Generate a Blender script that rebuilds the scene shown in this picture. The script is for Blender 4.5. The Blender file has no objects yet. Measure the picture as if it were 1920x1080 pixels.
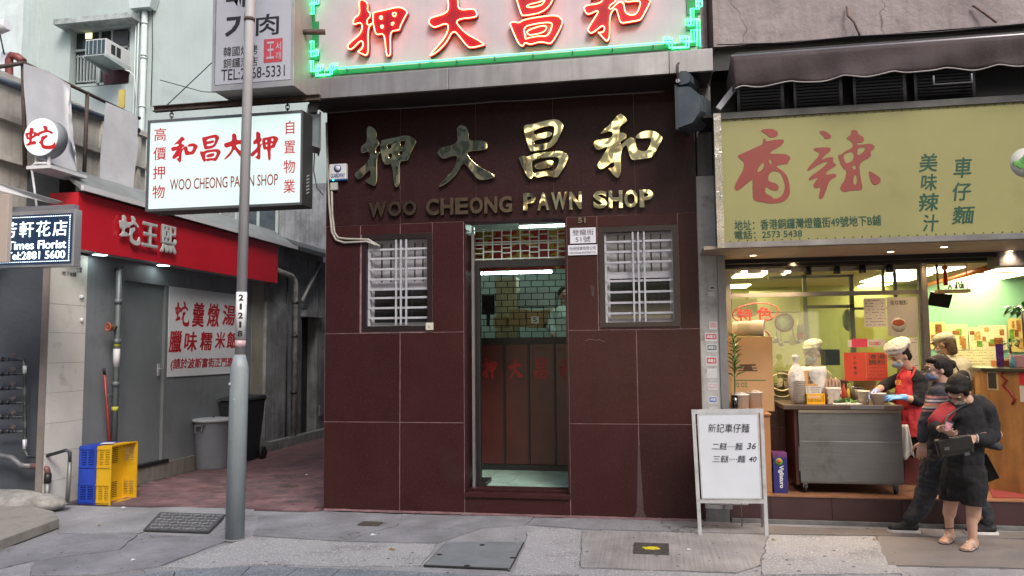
import bpy, bmesh, math, random
import numpy as np
from mathutils import Vector as V, Matrix
random.seed(7)
R = math.radians
S = bpy.context.scene
COL = S.collection
# ------------------------------------------------------------------ camera, sky, sun, exposure
FPX = 1450.0
YAW, PIT, ROL = R(10.3), R(4.55), R(-.54)
cam_d = bpy.data.cameras.new('camera'); cam = bpy.data.objects.new('camera', cam_d); COL.objects.link(cam)
cam_d.sensor_width = 36; cam_d.lens = 36 * FPX / 1920; cam_d.clip_start = .05; cam_d.clip_end = 600
CAM = V((0, -7.752, 1.65))
_r = V((math.cos(YAW), math.sin(YAW), 0)); _f0 = V((-math.sin(YAW), math.cos(YAW), 0))
_f = _f0 * math.cos(PIT) + V((0, 0, 1)) * math.sin(PIT); _u = V((0, 0, 1)) * math.cos(PIT) - _f0 * math.sin(PIT)
CR = _r * math.cos(ROL) + _u * math.sin(ROL); CU = _u * math.cos(ROL) - _r * math.sin(ROL)
cam.matrix_world = Matrix(((CR.x, CU.x, -_f.x, CAM.x), (CR.y, CU.y, -_f.y, CAM.y), (CR.z, CU.z, -_f.z, CAM.z), (0, 0, 0, 1)))
S.camera = cam
W = bpy.data.worlds.new('World'); S.world = W; W.use_nodes = True
wn = W.node_tree.nodes; wl = W.node_tree.links
sky = wn.new('ShaderNodeTexSky'); sky.sky_type = 'NISHITA'; sky.sun_disc = False
sky.sun_elevation = R(46); sky.sun_rotation = R(148); sky.air_density = 1.0; sky.dust_density = 4.0; sky.ozone_density = 1.0
bg = wn['Background']; bg.inputs['Strength'].default_value = .15
wl.new(sky.outputs[0], bg.inputs[0])
sun_d = bpy.data.lights.new('sun', 'SUN'); sun = bpy.data.objects.new('sun', sun_d); COL.objects.link(sun)
sun_d.energy = 1.3; sun_d.angle = R(20); sun_d.color = (1, .97, .94)
sun.rotation_euler = (R(44), 0, R(32))
S.view_settings.view_transform = 'Standard'; S.view_settings.look = 'None'
S.view_settings.exposure = .85; S.view_settings.gamma = 1; S.view_settings.use_curve_mapping = False
S.cycles.use_denoising = True
S.cycles.max_bounces = 6; S.cycles.diffuse_bounces = 3; S.cycles.glossy_bounces = 3; S.cycles.transmission_bounces = 4
S.cycles.transparent_max_bounces = 8; S.cycles.sample_clamp_indirect = 6; S.cycles.caustics_reflective = False; S.cycles.caustics_refractive = False

def ray(px, py): return _f + CR * ((px - 960) / FPX) - CU * ((py - 540) / FPX)
def at(px, py, Y=None, X=None, Z=None):
    d = ray(px, py)
    t = (Y - CAM.y) / d.y if Y is not None else (X - CAM.x) / d.x if X is not None else (Z - CAM.z) / d.z
    return CAM + d * t
def rect(px0, py0, px1, py1, Y):
    mx, my = (px0 + px1) / 2, (py0 + py1) / 2
    return at(px0, my, Y=Y).x, at(px1, my, Y=Y).x, at(mx, py1, Y=Y).z, at(mx, py0, Y=Y).z   # x0,x1,z0,z1

# ------------------------------------------------------------------ materials
MATS = {}
def srgb(h):
    c = [int(h[i:i + 2], 16) / 255 for i in (0, 2, 4)]
    return tuple(x / 12.92 if x <= .04045 else ((x + .055) / 1.055) ** 2.4 for x in c)
def mat(name, col, rough=.6, metal=0, var=.15, vs=3, bump=0, bs=40, dirt=0, ds=1.2, dcol=(.03, .028, .025), streak=0,
        speck=0, sps=150, spcol=(.5, .5, .5), spec=.5, emit=None, es=1, coat=0, rv=0, trans=0, alpha=1, bd=.01, bdet=6):
    if name in MATS: return MATS[name]
    m = bpy.data.materials.new(name); m.use_nodes = True; MATS[name] = m
    if isinstance(col, str): col = srgb(col)
    N = m.node_tree.nodes; L = m.node_tree.links; b = N['Principled BSDF']
    b.inputs['Roughness'].default_value = rough; b.inputs['Metallic'].default_value = metal
    b.inputs['Specular IOR Level'].default_value = spec; b.inputs['Coat Weight'].default_value = coat
    b.inputs['Coat Roughness'].default_value = .15
    if trans: b.inputs['Transmission Weight'].default_value = trans
    if alpha < 1: b.inputs['Alpha'].default_value = alpha
    geo = N.new('ShaderNodeNewGeometry').outputs['Position']
    def noise(scale, detail=5, vec=geo, ro=.6):
        n = N.new('ShaderNodeTexNoise'); n.inputs['Scale'].default_value = scale; n.inputs['Detail'].default_value = detail
        n.inputs['Roughness'].default_value = ro; L.new(vec, n.inputs['Vector']); return n.outputs['Fac']
    def ramp(f, a, c, c0=(0, 0, 0, 1), c1=(1, 1, 1, 1)):
        r = N.new('ShaderNodeValToRGB'); r.color_ramp.elements[0].position = a; r.color_ramp.elements[1].position = c
        r.color_ramp.elements[0].color = c0; r.color_ramp.elements[1].color = c1; L.new(f, r.inputs[0]); return r.outputs[0]
    def mix(fac, a, c, fv=None):
        x = N.new('ShaderNodeMix'); x.data_type = 'RGBA'
        if fac is not None: L.new(fac, x.inputs[0])
        if fv is not None: x.inputs[0].default_value = fv
        for s, i in ((a, 6), (c, 7)):
            if isinstance(s, tuple): x.inputs[i].default_value = (*s[:3], 1)
            else: L.new(s, x.inputs[i])
        return x.outputs[2]
    cur = tuple(col)
    if var:
        lo = tuple(x * (1 - var) for x in col); hi = tuple(min(.95, x * (1 + var)) for x in col)
        cur = mix(ramp(noise(vs), .3, .7), lo, hi)
    if speck:
        cur = mix(ramp(noise(sps, 2), .62 - .12 * speck, .7), cur, tuple(spcol))
    if dirt:
        f = ramp(noise(ds, 8, ro=.7), .62 - .3 * dirt, .8)
        cur = mix(f, cur, tuple(dcol))
    if streak:
        mp = N.new('ShaderNodeMapping'); mp.inputs['Scale'].default_value = (1, 1, .06); L.new(geo, mp.inputs[0])
        f = ramp(noise(14, 4, mp.outputs[0]), .55 - .2 * streak, .85, (0, 0, 0, 1), (streak, streak, streak, 1))
        cur = mix(f, cur, tuple(dcol))
    if isinstance(cur, tuple): b.inputs['Base Color'].default_value = (*cur, 1)
    else: L.new(cur, b.inputs['Base Color'])
    if rv:
        mr = N.new('ShaderNodeMapRange'); mr.inputs[3].default_value = max(.02, rough - rv); mr.inputs[4].default_value = min(1, rough + rv)
        L.new(noise(2.5), mr.inputs[0]); L.new(mr.outputs[0], b.inputs['Roughness'])
    if bump:
        bp = N.new('ShaderNodeBump'); bp.inputs['Strength'].default_value = bump; bp.inputs['Distance'].default_value = bd
        L.new(noise(bs, bdet), bp.inputs['Height']); L.new(bp.outputs[0], b.inputs['Normal'])
    if emit is not None:
        b.inputs['Emission Color'].default_value = (*emit, 1); b.inputs['Emission Strength'].default_value = es
    return m

# ------------------------------------------------------------------ objects
WL = {}
def wloc(o): return WL.get(o.name, V((0, 0, 0))) if o is not None else V((0, 0, 0))
def tag(o, label=None, cat=None, group=None, kind=None):
    if label: o['label'] = label
    if cat: o['category'] = cat
    if group: o['group'] = group
    if kind: o['kind'] = kind
    return o
def thing(name, label, cat, loc=(0, 0, 0), group=None):
    o = bpy.data.objects.new(name, None); COL.objects.link(o); o.location = loc; o.empty_display_size = .1
    WL[o.name] = V(loc); return tag(o, label, cat, group)
def struct_empty(name, loc=(0, 0, 0)):
    o = bpy.data.objects.new(name, None); COL.objects.link(o); o.location = loc; WL[o.name] = V(loc); o['kind'] = 'structure'; return o
def link(name, me, parent=None, origin=None):
    """me holds world coordinates; it is re-based to the parent's place (or its own base)."""
    base = V(origin) if origin is not None else wloc(parent) if parent is not None else V((0, 0, 0))
    if base.length > 0: me.transform(Matrix.Translation(-base))
    o = bpy.data.objects.new(name, me); COL.objects.link(o)
    if parent is not None:
        o.parent = parent; o.location = base - wloc(parent)
    else: o.location = base
    WL[o.name] = V(base); return o

class MB:
    def __init__(s): s.v = []; s.f = []; s.sm = []
    def add(s, vs, fs, smooth=False):
        n = len(s.v); s.v += [tuple(v) for v in vs]; s.f += [tuple(i + n for i in f) for f in fs]; s.sm += [smooth] * len(fs); return s
    def box(s, x0, x1, y0, y1, z0, z1):
        x0, x1 = sorted((x0, x1)); y0, y1 = sorted((y0, y1)); z0, z1 = sorted((z0, z1))
        return s.add([(x0, y0, z0), (x1, y0, z0), (x1, y1, z0), (x0, y1, z0), (x0, y0, z1), (x1, y0, z1), (x1, y1, z1), (x0, y1, z1)],
                     [(0, 3, 2, 1), (4, 5, 6, 7), (0, 1, 5, 4), (1, 2, 6, 5), (2, 3, 7, 6), (3, 0, 4, 7)])
    def cbox(s, c, sx, sy, sz, rz=0, rx=0, ry=0):
        M = Matrix.Translation(c) @ Matrix.Rotation(rz, 4, 'Z') @ Matrix.Rotation(ry, 4, 'Y') @ Matrix.Rotation(rx, 4, 'X')
        vs = [M @ V((a * sx / 2, b * sy / 2, c_ * sz / 2)) for c_ in (-1, 1) for a, b in ((-1, -1), (1, -1), (1, 1), (-1, 1))]
        return s.add(vs, [(0, 3, 2, 1), (4, 5, 6, 7), (0, 1, 5, 4), (1, 2, 6, 5), (2, 3, 7, 6), (3, 0, 4, 7)])
    def prism(s, pts, z0, z1):
        n = len(pts); a = sum(pts[i][0] * pts[(i + 1) % n][1] - pts[(i + 1) % n][0] * pts[i][1] for i in range(n))
        if a < 0: pts = pts[::-1]
        vs = [(p[0], p[1], z0) for p in pts] + [(p[0], p[1], z1) for p in pts]
        return s.add(vs, [tuple(range(n))[::-1], tuple(range(n, 2 * n))] + [(i, (i + 1) % n, (i + 1) % n + n, i + n) for i in range(n)])
    def extr(s, pts, d):
        """planar 3-D polygon pushed by vector d"""
        n = len(pts); d = V(d); vs = [V(p) for p in pts] + [V(p) + d for p in pts]
        return s.add(vs, [tuple(range(n)), tuple(range(2 * n - 1, n - 1, -1))] + [((i + 1) % n, i, i + n, (i + 1) % n + n) for i in range(n)])
    def tube(s, path, r, n=8, closed=False, caps=True):
        P = [V(p) for p in path]; m = len(P); rr = r if isinstance(r, (list, tuple)) else [r] * m
        vs = []; prev = None
        for i, p in enumerate(P):
            a = P[(i - 1) % m] if (closed or i) else p; b = P[(i + 1) % m] if (closed or i < m - 1) else p
            t = (b - a); t = t.normalized() if t.length > 1e-9 else V((0, 0, 1))
            if prev is None:
                q = t.orthogonal().normalized()
            else:
                q = prev - t * prev.dot(t); q = q.normalized() if q.length > 1e-6 else t.orthogonal().normalized()
            prev = q; w = t.cross(q)
            vs += [p + (q * math.cos(2 * math.pi * k / n) + w * math.sin(2 * math.pi * k / n)) * rr[i] for k in range(n)]
        fs = []
        for i in range(m if closed else m - 1):
            j = (i + 1) % m
            fs += [(i * n + k, i * n + (k + 1) % n, j * n + (k + 1) % n, j * n + k) for k in range(n)]
        s.add(vs, fs, True)
        if caps and not closed:
            b = len(s.v) - len(vs)
            s.f += [tuple(b + k for k in range(n))[::-1], tuple(b + (m - 1) * n + k for k in range(n))]; s.sm += [False] * 2
        return s
    def cyl(s, p0, p1, r0, r1=None, n=16): return s.tube([p0, p1], [r0, r0 if r1 is None else r1], n)
    def lathe(s, c, prof, n=24, ax=(0, 0, 1), smooth=True):
        """prof: list of (radius, height along ax)"""
        ax = V(ax).normalized(); q = ax.orthogonal().normalized(); w = ax.cross(q); c = V(c); vs = []
        for r, h in prof: vs += [c + ax * h + (q * math.cos(2 * math.pi * k / n) + w * math.sin(2 * math.pi * k / n)) * max(r, 1e-4) for k in range(n)]
        fs = [(i * n + k, i * n + (k + 1) % n, (i + 1) * n + (k + 1) % n, (i + 1) * n + k) for i in range(len(prof) - 1) for k in range(n)]
        return s.add(vs, fs, smooth)
    def ell(s, c, r, n=16, m=10, M=None):
        vs = []; c = V(c)
        for i in range(m + 1):
            th = math.pi * i / m; rr = max(math.sin(th), 1e-3)
            for k in range(n):
                p = V((r[0] * rr * math.cos(2 * math.pi * k / n), r[1] * rr * math.sin(2 * math.pi * k / n), -r[2] * math.cos(th)))
                vs.append(c + (M @ p if M is not None else p))
        fs = [(i * n + k, i * n + (k + 1) % n, (i + 1) * n + (k + 1) % n, (i + 1) * n + k) for i in range(m) for k in range(n)]
        fs += [tuple(range(n))[::-1], tuple(m * n + k for k in range(n))]
        return s.add(vs, fs, True)
    def mesh(s, name, m=None):
        me = bpy.data.meshes.new(name); me.from_pydata(s.v, [], s.f); me.polygons.foreach_set('use_smooth', s.sm)
        if m is not None: me.materials.append(m)
        me.update(); return me
    def build(s, name, m, parent=None, origin=None, bevel=0):
        o = link(name, s.mesh(name, m), parent, origin)
        if bevel:
            b = o.modifiers.new('bevel', 'BEVEL'); b.width = bevel; b.segments = 2; b.limit_method = 'ANGLE'; b.angle_limit = R(50)
        return o
def box(name, x0, x1, y0, y1, z0, z1, m, parent=None, bevel=0, origin=None): return MB().box(x0, x1, y0, y1, z0, z1).build(name, m, parent, origin, bevel)
def single(o, label, cat, group=None): return tag(o, label, cat, group)

# ------------------------------------------------------------------ lettering
FX, FU = V((1, 0, 0)), V((0, 0, 1))
AX = V((0, 1, 0))      # reading direction on a wall that faces +x
def curve_mesh(cu):
    o = bpy.data.objects.new('tmp', cu); COL.objects.link(o); bpy.context.view_layer.update()
    dg = bpy.context.evaluated_depsgraph_get(); me = bpy.data.meshes.new_from_object(o.evaluated_get(dg))
    bpy.data.objects.remove(o); bpy.data.curves.remove(cu); return me
def place2d(me, name, m, parent, o, ru, rv, w, h, keep, depth, anchor='c'):
    co = np.empty(len(me.vertices) * 3, 'f'); me.vertices.foreach_get('co', co); co = co.reshape(-1, 3)
    lo, hi = co.min(0), co.max(0); sz = np.maximum(hi - lo, 1e-6)
    sx, sy = w / sz[0], h / sz[1]
    if keep: sx = sy = min(sx, sy)
    n = ru.cross(rv)
    off = (w - sz[0] * sx) / 2 if anchor == 'c' else 0
    offy = (h - sz[1] * sy) / 2
    sd = depth / sz[2] if sz[2] > 1e-5 else 0
    P = np.array(o)[None] + np.outer((co[:, 0] - lo[0]) * sx + off, ru) + np.outer((co[:, 1] - lo[1]) * sy + offy, rv) + np.outer((co[:, 2] - lo[2]) * sd, n)
    me.vertices.foreach_set('co', P.astype('f').ravel()); me.materials.clear(); me.materials.append(m); me.update()
    return link(name, me, parent)
def text(s, m, parent, o, ru, rv, w, h, name='lettering', bold=0, depth=.003, keep=False, line=1.0, anchor='c', res=3, align='CENTER', sp=1.0, shear=0, fat=0):
    cu = bpy.data.curves.new('t', 'FONT'); cu.body = s; cu.align_x = align; cu.extrude = .02; cu.offset = bold; cu.space_line = line
    cu.space_character = sp; cu.resolution_u = res; cu.fill_mode = 'BOTH'; cu.shear = shear
    me = curve_mesh(cu)
    if fat:   # brush-weight strokes: shifted copies, each a hair further out
        bm = bmesh.new(); base = me.copy()
        for i, (dx, dy) in enumerate(((-1, -.6), (1, -.6), (-1, .6), (1, .6))):
            t = base.copy(); t.transform(Matrix.Translation((dx * fat, dy * fat, .006 * i))); bm.from_mesh(t); bpy.data.meshes.remove(t)
        bm.to_mesh(me); bm.free(); bpy.data.meshes.remove(base)
    return place2d(me, name, m, parent, V(o), V(ru), V(rv), w, h, keep, depth, anchor)
def ptext(s, px0, py0, px1, py1, Y, m, parent, **k):
    """lettering on a wall facing the street"""
    x0, x1, z0, z1 = rect(px0, py0, px1, py1, Y)
    return text(s, m, parent, (x0, Y, z0), FX, FU, x1 - x0, z1 - z0, **k)
def chaikin(p, it=2, q=.25):
    for _ in range(it):
        o = []
        for i in range(len(p)):
            a, b = p[i], p[(i + 1) % len(p)]
            o += [(a[0] * (1 - q) + b[0] * q, a[1] * (1 - q) + b[1] * q), (a[0] * q + b[0] * (1 - q), a[1] * q + b[1] * (1 - q))]
        p = o
    return p
GL = {
 'ya': [[(255,250),(290,225),(345,260),(372,300),(366,385),(398,408),(400,470),(362,492),(365,560),(405,535),(418,550),(372,605),(380,900),(350,935),(320,925),(250,885),(245,862),(303,830),(300,730),(185,850),(140,840),(118,800),(135,760),(290,640),(290,515),(188,560),(188,455),(262,420),(255,300)],
        [(415,415),(440,400),(560,385),(740,358),(835,440),(800,500),(750,600),(735,655),(700,665),(628,665),(635,900),(630,950),(600,968),(570,940),(550,680),(480,700),(445,670),(430,600),(415,540)],
        [(488,460),(540,455),(538,510),(500,512)],[(635,430),(700,428),(692,492),(650,492)],[(500,575),(550,565),(545,620),(518,625)],[(628,550),(678,545),(662,592),(630,596)]],
 'da': [[(1315,260),(1380,222),(1435,255),(1458,320),(1458,425),(1620,418),(1665,450),(1680,510),(1650,538),(1425,540),(1470,620),(1560,710),(1680,780),(1765,845),(1740,862),(1590,885),(1540,850),(1460,740),(1392,660),(1330,780),(1240,870),(1170,915),(1108,940),(1120,900),(1220,800),(1290,720),(1325,640),(1320,570),(1180,615),(1140,600),(1092,550),(1105,500),(1130,478),(1320,445),(1330,350)]],
 'cheong': [[(140,235),(180,210),(240,210),(440,170),(545,165),(618,235),(610,290),(500,510),(240,540),(212,510)],
        [(270,300),(330,265),(500,240),(508,300),(480,400),(430,445),(275,455),(275,405),(430,385),(482,360),(480,320),(440,305),(300,335),(275,320)],
        [(205,585),(250,560),(400,545),(600,538),(665,605),(655,670),(560,830),(520,858),(460,835),(400,828),(310,850),(262,820),(250,850),(225,860),(180,820),(100,620),(95,590),(130,570),(190,588)],
        [(240,640),(350,615),(555,608),(550,690),(500,775),(400,765),(300,775),(262,790),(250,750)],[(272,690),(330,665),(440,640),(490,650),(495,690),(460,730),(330,750),(280,735)]],
 'wo': [[(1060,320),(1090,280),(1180,215),(1250,130),(1310,92),(1385,170),(1385,200),(1295,250),(1292,320),(1340,318),(1378,350),(1372,390),(1300,425),(1300,465),(1385,388),(1430,375),(1475,405),(1485,510),(1540,545),(1610,540),(1655,430),(1645,400),(1490,405),(1470,380),(1500,340),(1600,308),(1700,320),(1790,395),(1785,430),(1680,610),(1640,630),(1500,640),(1440,645),(1405,620),(1380,510),(1360,460),(1300,540),(1300,780),(1270,835),(1235,835),(1145,725),(1150,715),(1218,715),(1218,640),(1100,725),(1050,732),(1018,690),(1025,655),(1150,480),(1140,475),(1040,512),(1000,490),(975,430),(985,400),(1030,380),(1200,375),(1205,290),(1070,325)]],
 'heung': [[(400,150),(460,130),(540,133),(600,170),(605,200),(580,230),(510,232),(480,205),(440,170)],
        [(430,240),(460,240),(462,275),(560,258),(650,258),(670,275),(650,310),(600,350),(530,380),(490,415),(640,420),(700,435),(732,470),(700,530),(660,540),(580,545),(570,565),(650,620),(700,700),(712,850),(690,910),(630,960),(485,970),(400,945),(330,935),(298,905),(298,800),(305,690),(280,700),(130,820),(95,790),(100,740),(240,515),(140,425),(150,410),(400,315),(430,300)],
        [(435,500),(435,570),(365,618),(355,600),(385,540)],[(487,470),(510,475),(525,520),(500,535)],
        [(510,615),(570,605),(620,640),(655,740),(655,820),(610,900),(530,925),(500,880),(435,855),(440,790),(455,775),(500,820),(570,832),(595,790),(560,745),(470,720),(480,650)]],
 'laat': [[(1065,155),(1100,140),(1150,155),(1210,205),(1205,235),(1130,240),(1125,205)],
        [(995,330),(1180,330),(1200,355),(1180,390),(1140,410),(1075,475),(1150,445),(1230,440),(1210,500),(1250,525),(1245,545),(1140,600),(1125,640),(1200,630),(1250,635),(1240,670),(1165,700),(1130,800),(1090,890),(1060,905),(1035,890),(1070,760),(1020,785),(990,770),(985,730),(1060,650),(950,695),(935,685),(940,655),(1080,570),(1160,500),(1150,485),(1060,515),(930,590),(918,575),(950,530),(1090,395),(1010,360)],
        [(1425,150),(1500,160),(1505,205),(1550,225),(1570,260),(1560,295),(1490,300),(1488,325),(1600,315),(1650,318),(1685,350),(1670,385),(1625,405),(1648,462),(1500,520),(1510,680),(1530,800),(1510,828),(1400,820),(1330,842),(1280,810),(1285,770),(1340,700),(1365,600),(1330,585),(1295,520),(1268,415),(1300,430),(1350,385),(1440,350),(1445,300),(1400,260),(1365,240),(1435,205)],
        [(1325,420),(1445,385),(1445,490),(1365,525),(1345,500)],[(1488,370),(1530,350),(1585,350),(1560,400),(1488,450)],[(1425,548),(1468,550),(1462,595),(1430,590)],[(1440,655),(1470,655),(1470,740),(1445,770),(1425,740)],
        [(1595,610),(1650,640),(1730,700),(1730,745),(1685,775),(1630,770)]],
 'se': [[(300,405),(405,405),(390,308),(450,312),(480,345),(462,395),(520,400),(545,430),(590,400),(650,385),(690,375),(640,290),(700,285),(750,330),(735,370),(800,395),(850,425),(845,460),(790,450),(770,420),(700,420),(600,450),(575,500),(550,470),(480,510),(445,525),(445,600),(480,560),(535,590),(530,640),(440,640),(370,665),(325,635),(400,600),(400,530),(350,540),(330,470)],
        [(370,440),(392,440),(395,490),(375,500)],[(450,430),(480,420),(475,465),(450,480)],
        [(620,490),(680,490),(730,460),(755,510),(690,550),(665,590),(670,650),(720,680),(830,680),(880,640),(885,590),(915,700),(890,740),(810,755),(700,745),(640,710),(625,640),(570,610),(625,570)]],
}
def glyph_pts(key, it=2):
    polys = [chaikin(p, it) for p in GL[key]]
    xs = [x for p in polys for x, y in p]; ys = [y for p in polys for x, y in p]
    x0, x1, y0, y1 = min(xs), max(xs), min(ys), max(ys)
    return [[((x - x0) / (x1 - x0), (y1 - y) / (y1 - y0)) for x, y in p] for p in polys], (x1 - x0) / (y1 - y0)
def glyph(key, m, parent, o, ru, rv, w, h, name='character', depth=.003, bevel=0):
    P, asp = glyph_pts(key)
    cu = bpy.data.curves.new('g', 'CURVE'); cu.dimensions = '2D'; cu.fill_mode = 'BOTH'; cu.extrude = max(depth / 2 - bevel, 1e-4); cu.bevel_depth = bevel; cu.bevel_resolution = 1
    if bevel: cu.offset = -bevel
    for p in P:
        s = cu.splines.new('POLY'); s.points.add(len(p) - 1); s.use_cyclic_u = True
        for i, (x, y) in enumerate(p): s.points[i].co = (x * w, y * h, 0, 1)
    return place2d(curve_mesh(cu), name, m, parent, V(o), V(ru), V(rv), w, h, False, depth)
def pglyph(key, px0, py0, px1, py1, Y, m, parent, **k):
    x0, x1, z0, z1 = rect(px0, py0, px1, py1, Y)
    return glyph(key, m, parent, (x0, Y, z0), FX, FU, x1 - x0, z1 - z0, **k)
# ------------------------------------------------------------------ setting: ground
def brushed(m, sc, fs, strength=.5, tint=.35):
    N = m.node_tree.nodes; L = m.node_tree.links; b = N['Principled BSDF']
    g = N.new('ShaderNodeNewGeometry'); mp = N.new('ShaderNodeMapping'); mp.inputs['Scale'].default_value = sc; L.new(g.outputs['Position'], mp.inputs[0])
    n = N.new('ShaderNodeTexNoise'); n.inputs['Scale'].default_value = fs; n.inputs['Detail'].default_value = 6; L.new(mp.outputs[0], n.inputs['Vector'])
    bp = N.new('ShaderNodeBump'); bp.inputs['Strength'].default_value = strength; bp.inputs['Distance'].default_value = .01
    L.new(n.outputs['Fac'], bp.inputs['Height'])
    old = b.inputs['Normal'].links
    if old: L.new(old[0].from_socket, bp.inputs['Normal'])
    L.new(bp.outputs[0], b.inputs['Normal'])
    if tint and b.inputs['Base Color'].links:
        src = b.inputs['Base Color'].links[0].from_socket
        r = N.new('ShaderNodeValToRGB'); r.color_ramp.elements[0].position = .3; r.color_ramp.elements[1].position = .7
        r.color_ramp.elements[0].color = (1 - tint,) * 3 + (1,); L.new(n.outputs['Fac'], r.inputs[0])
        x = N.new('ShaderNodeMix'); x.data_type = 'RGBA'; x.blend_type = 'MULTIPLY'; x.inputs[0].default_value = 1
        L.new(src, x.inputs[6]); L.new(r.outputs[0], x.inputs[7]); L.new(x.outputs[2], b.inputs['Base Color'])
    return m
def voro_crack(m, scale=2.0, width=.02, col=(.03, .03, .03), warp=.25):
    N = m.node_tree.nodes; L = m.node_tree.links; b = N['Principled BSDF']
    g = N.new('ShaderNodeNewGeometry'); n = N.new('ShaderNodeTexNoise'); n.inputs['Scale'].default_value = 3; n.inputs['Detail'].default_value = 5; L.new(g.outputs['Position'], n.inputs['Vector'])
    a = N.new('ShaderNodeVectorMath'); a.operation = 'MULTIPLY_ADD'; L.new(n.outputs['Color'], a.inputs[0]); a.inputs[1].default_value = (warp * 2,) * 3; L.new(g.outputs['Position'], a.inputs[2])
    v = N.new('ShaderNodeTexVoronoi'); v.feature = 'DISTANCE_TO_EDGE'; v.inputs['Scale'].default_value = scale; L.new(a.outputs[0], v.inputs['Vector'])
    r = N.new('ShaderNodeValToRGB'); r.color_ramp.elements[0].position = 0; r.color_ramp.elements[1].position = width
    r.color_ramp.elements[0].color = (1, 1, 1, 1); r.color_ramp.elements[1].color = (0, 0, 0, 1); L.new(v.outputs['Distance'], r.inputs[0])
    # only some cracks show
    n2 = N.new('ShaderNodeTexNoise'); n2.inputs['Scale'].default_value = 1.1; L.new(g.outputs['Position'], n2.inputs['Vector'])
    r2 = N.new('ShaderNodeValToRGB'); r2.color_ramp.elements[0].position = .5; r2.color_ramp.elements[1].position = .56; L.new(n2.outputs['Fac'], r2.inputs[0])
    mu = N.new('ShaderNodeMath'); mu.operation = 'MULTIPLY'; L.new(r.outputs[0], mu.inputs[0]); L.new(r2.outputs[0], mu.inputs[1])
    x = N.new('ShaderNodeMix'); x.data_type = 'RGBA'; L.new(mu.outputs[0], x.inputs[0])
    if b.inputs['Base Color'].links: L.new(b.inputs['Base Color'].links[0].from_socket, x.inputs[6])
    x.inputs[7].default_value = (*col, 1); L.new(x.outputs[2], b.inputs['Base Color']); return m

concrete = voro_crack(mat('pavement concrete', (.25, .25, .265), .85, var=.25, vs=1.5, bump=1, bs=45, dirt=.6, dcol=(.15, .15, .155), ds=1.7, speck=.5, sps=90, spcol=(.42, .42, .44)), .8, .007)
aggreg = mat('worn aggregate', (.29, .29, .30), .9, var=.4, vs=2.5, bump=1, bs=70, speck=.7, sps=60, spcol=(.55, .55, .57), dirt=.45, dcol=(.19, .19, .2), ds=2.5)
smoothc = voro_crack(mat('trowelled concrete', (.205, .205, .225), .75, var=.3, vs=2.5, bump=.6, bs=60, dirt=.65, dcol=(.12, .12, .13), ds=2.2, speck=.4, spcol=(.4, .4, .4)), .7, .006)
brushc = brushed(mat('brushed concrete', (.27, .26, .26), .85, var=.3, vs=1.8, bump=.3, bs=90, speck=.3, sps=120, spcol=(.4, .4, .4)), (1, .04, 1), 45, .5, .22)
brownc = mat('stained concrete', (.16, .145, .14), .8, var=.3, vs=1.5, bump=.4, bs=70, dirt=.3, dcol=(.14, .11, .085), ds=1.5)
asphalt = mat('asphalt', (.05, .05, .055), .9, var=.3, bump=.8, bs=120, speck=.4, spcol=(.14, .14, .14))
kerbm = mat('kerb stone', (.14, .16, .185), .8, var=.3, vs=4, bump=.6, bs=60, speck=.6, sps=90, spcol=(.4, .42, .44))

def kind(o, k='structure'): o['kind'] = k; return o
kind(box('ground', -60, 60, -60, 80, -.35, -.135, asphalt))
kind(MB().box(-60, 60, -12.2, -2.62, -.134, -.13).build('road', asphalt))
kp = [at(x, y, Z=0) for x, y in ((150, 1092), (329, 1070), (471, 1062), (560, 1065), (640, 1067), (790, 1073), (950, 1082), (1250, 1100), (1700, 1120), (2300, 1120))]
pav = kind(MB().prism([(-40, kp[0].y)] + [(q.x, q.y) for q in kp] + [(40, kp[-1].y), (40, 40), (-40, 40)], -.13, -.008).build('pavement', concrete))
def slab(pts, m, h=.0, lift=.004):
    P0_ = [at(x, y, Z=0) for x, y in pts]; P = []
    for i, p in enumerate(P0_):
        n_ = P0_[(i + 1) % len(P0_)]; k_ = max(2, int((n_ - p).length / .12))
        P += [p.lerp(n_, j / k_) + (V((random.uniform(-.012, .012), random.uniform(-.012, .012), 0)) if j else V((0, 0, 0))) for j in range(k_)]
    return MB().prism([(p.x, p.y) for p in P], -.007, lift).build('slab', m, pav)
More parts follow.
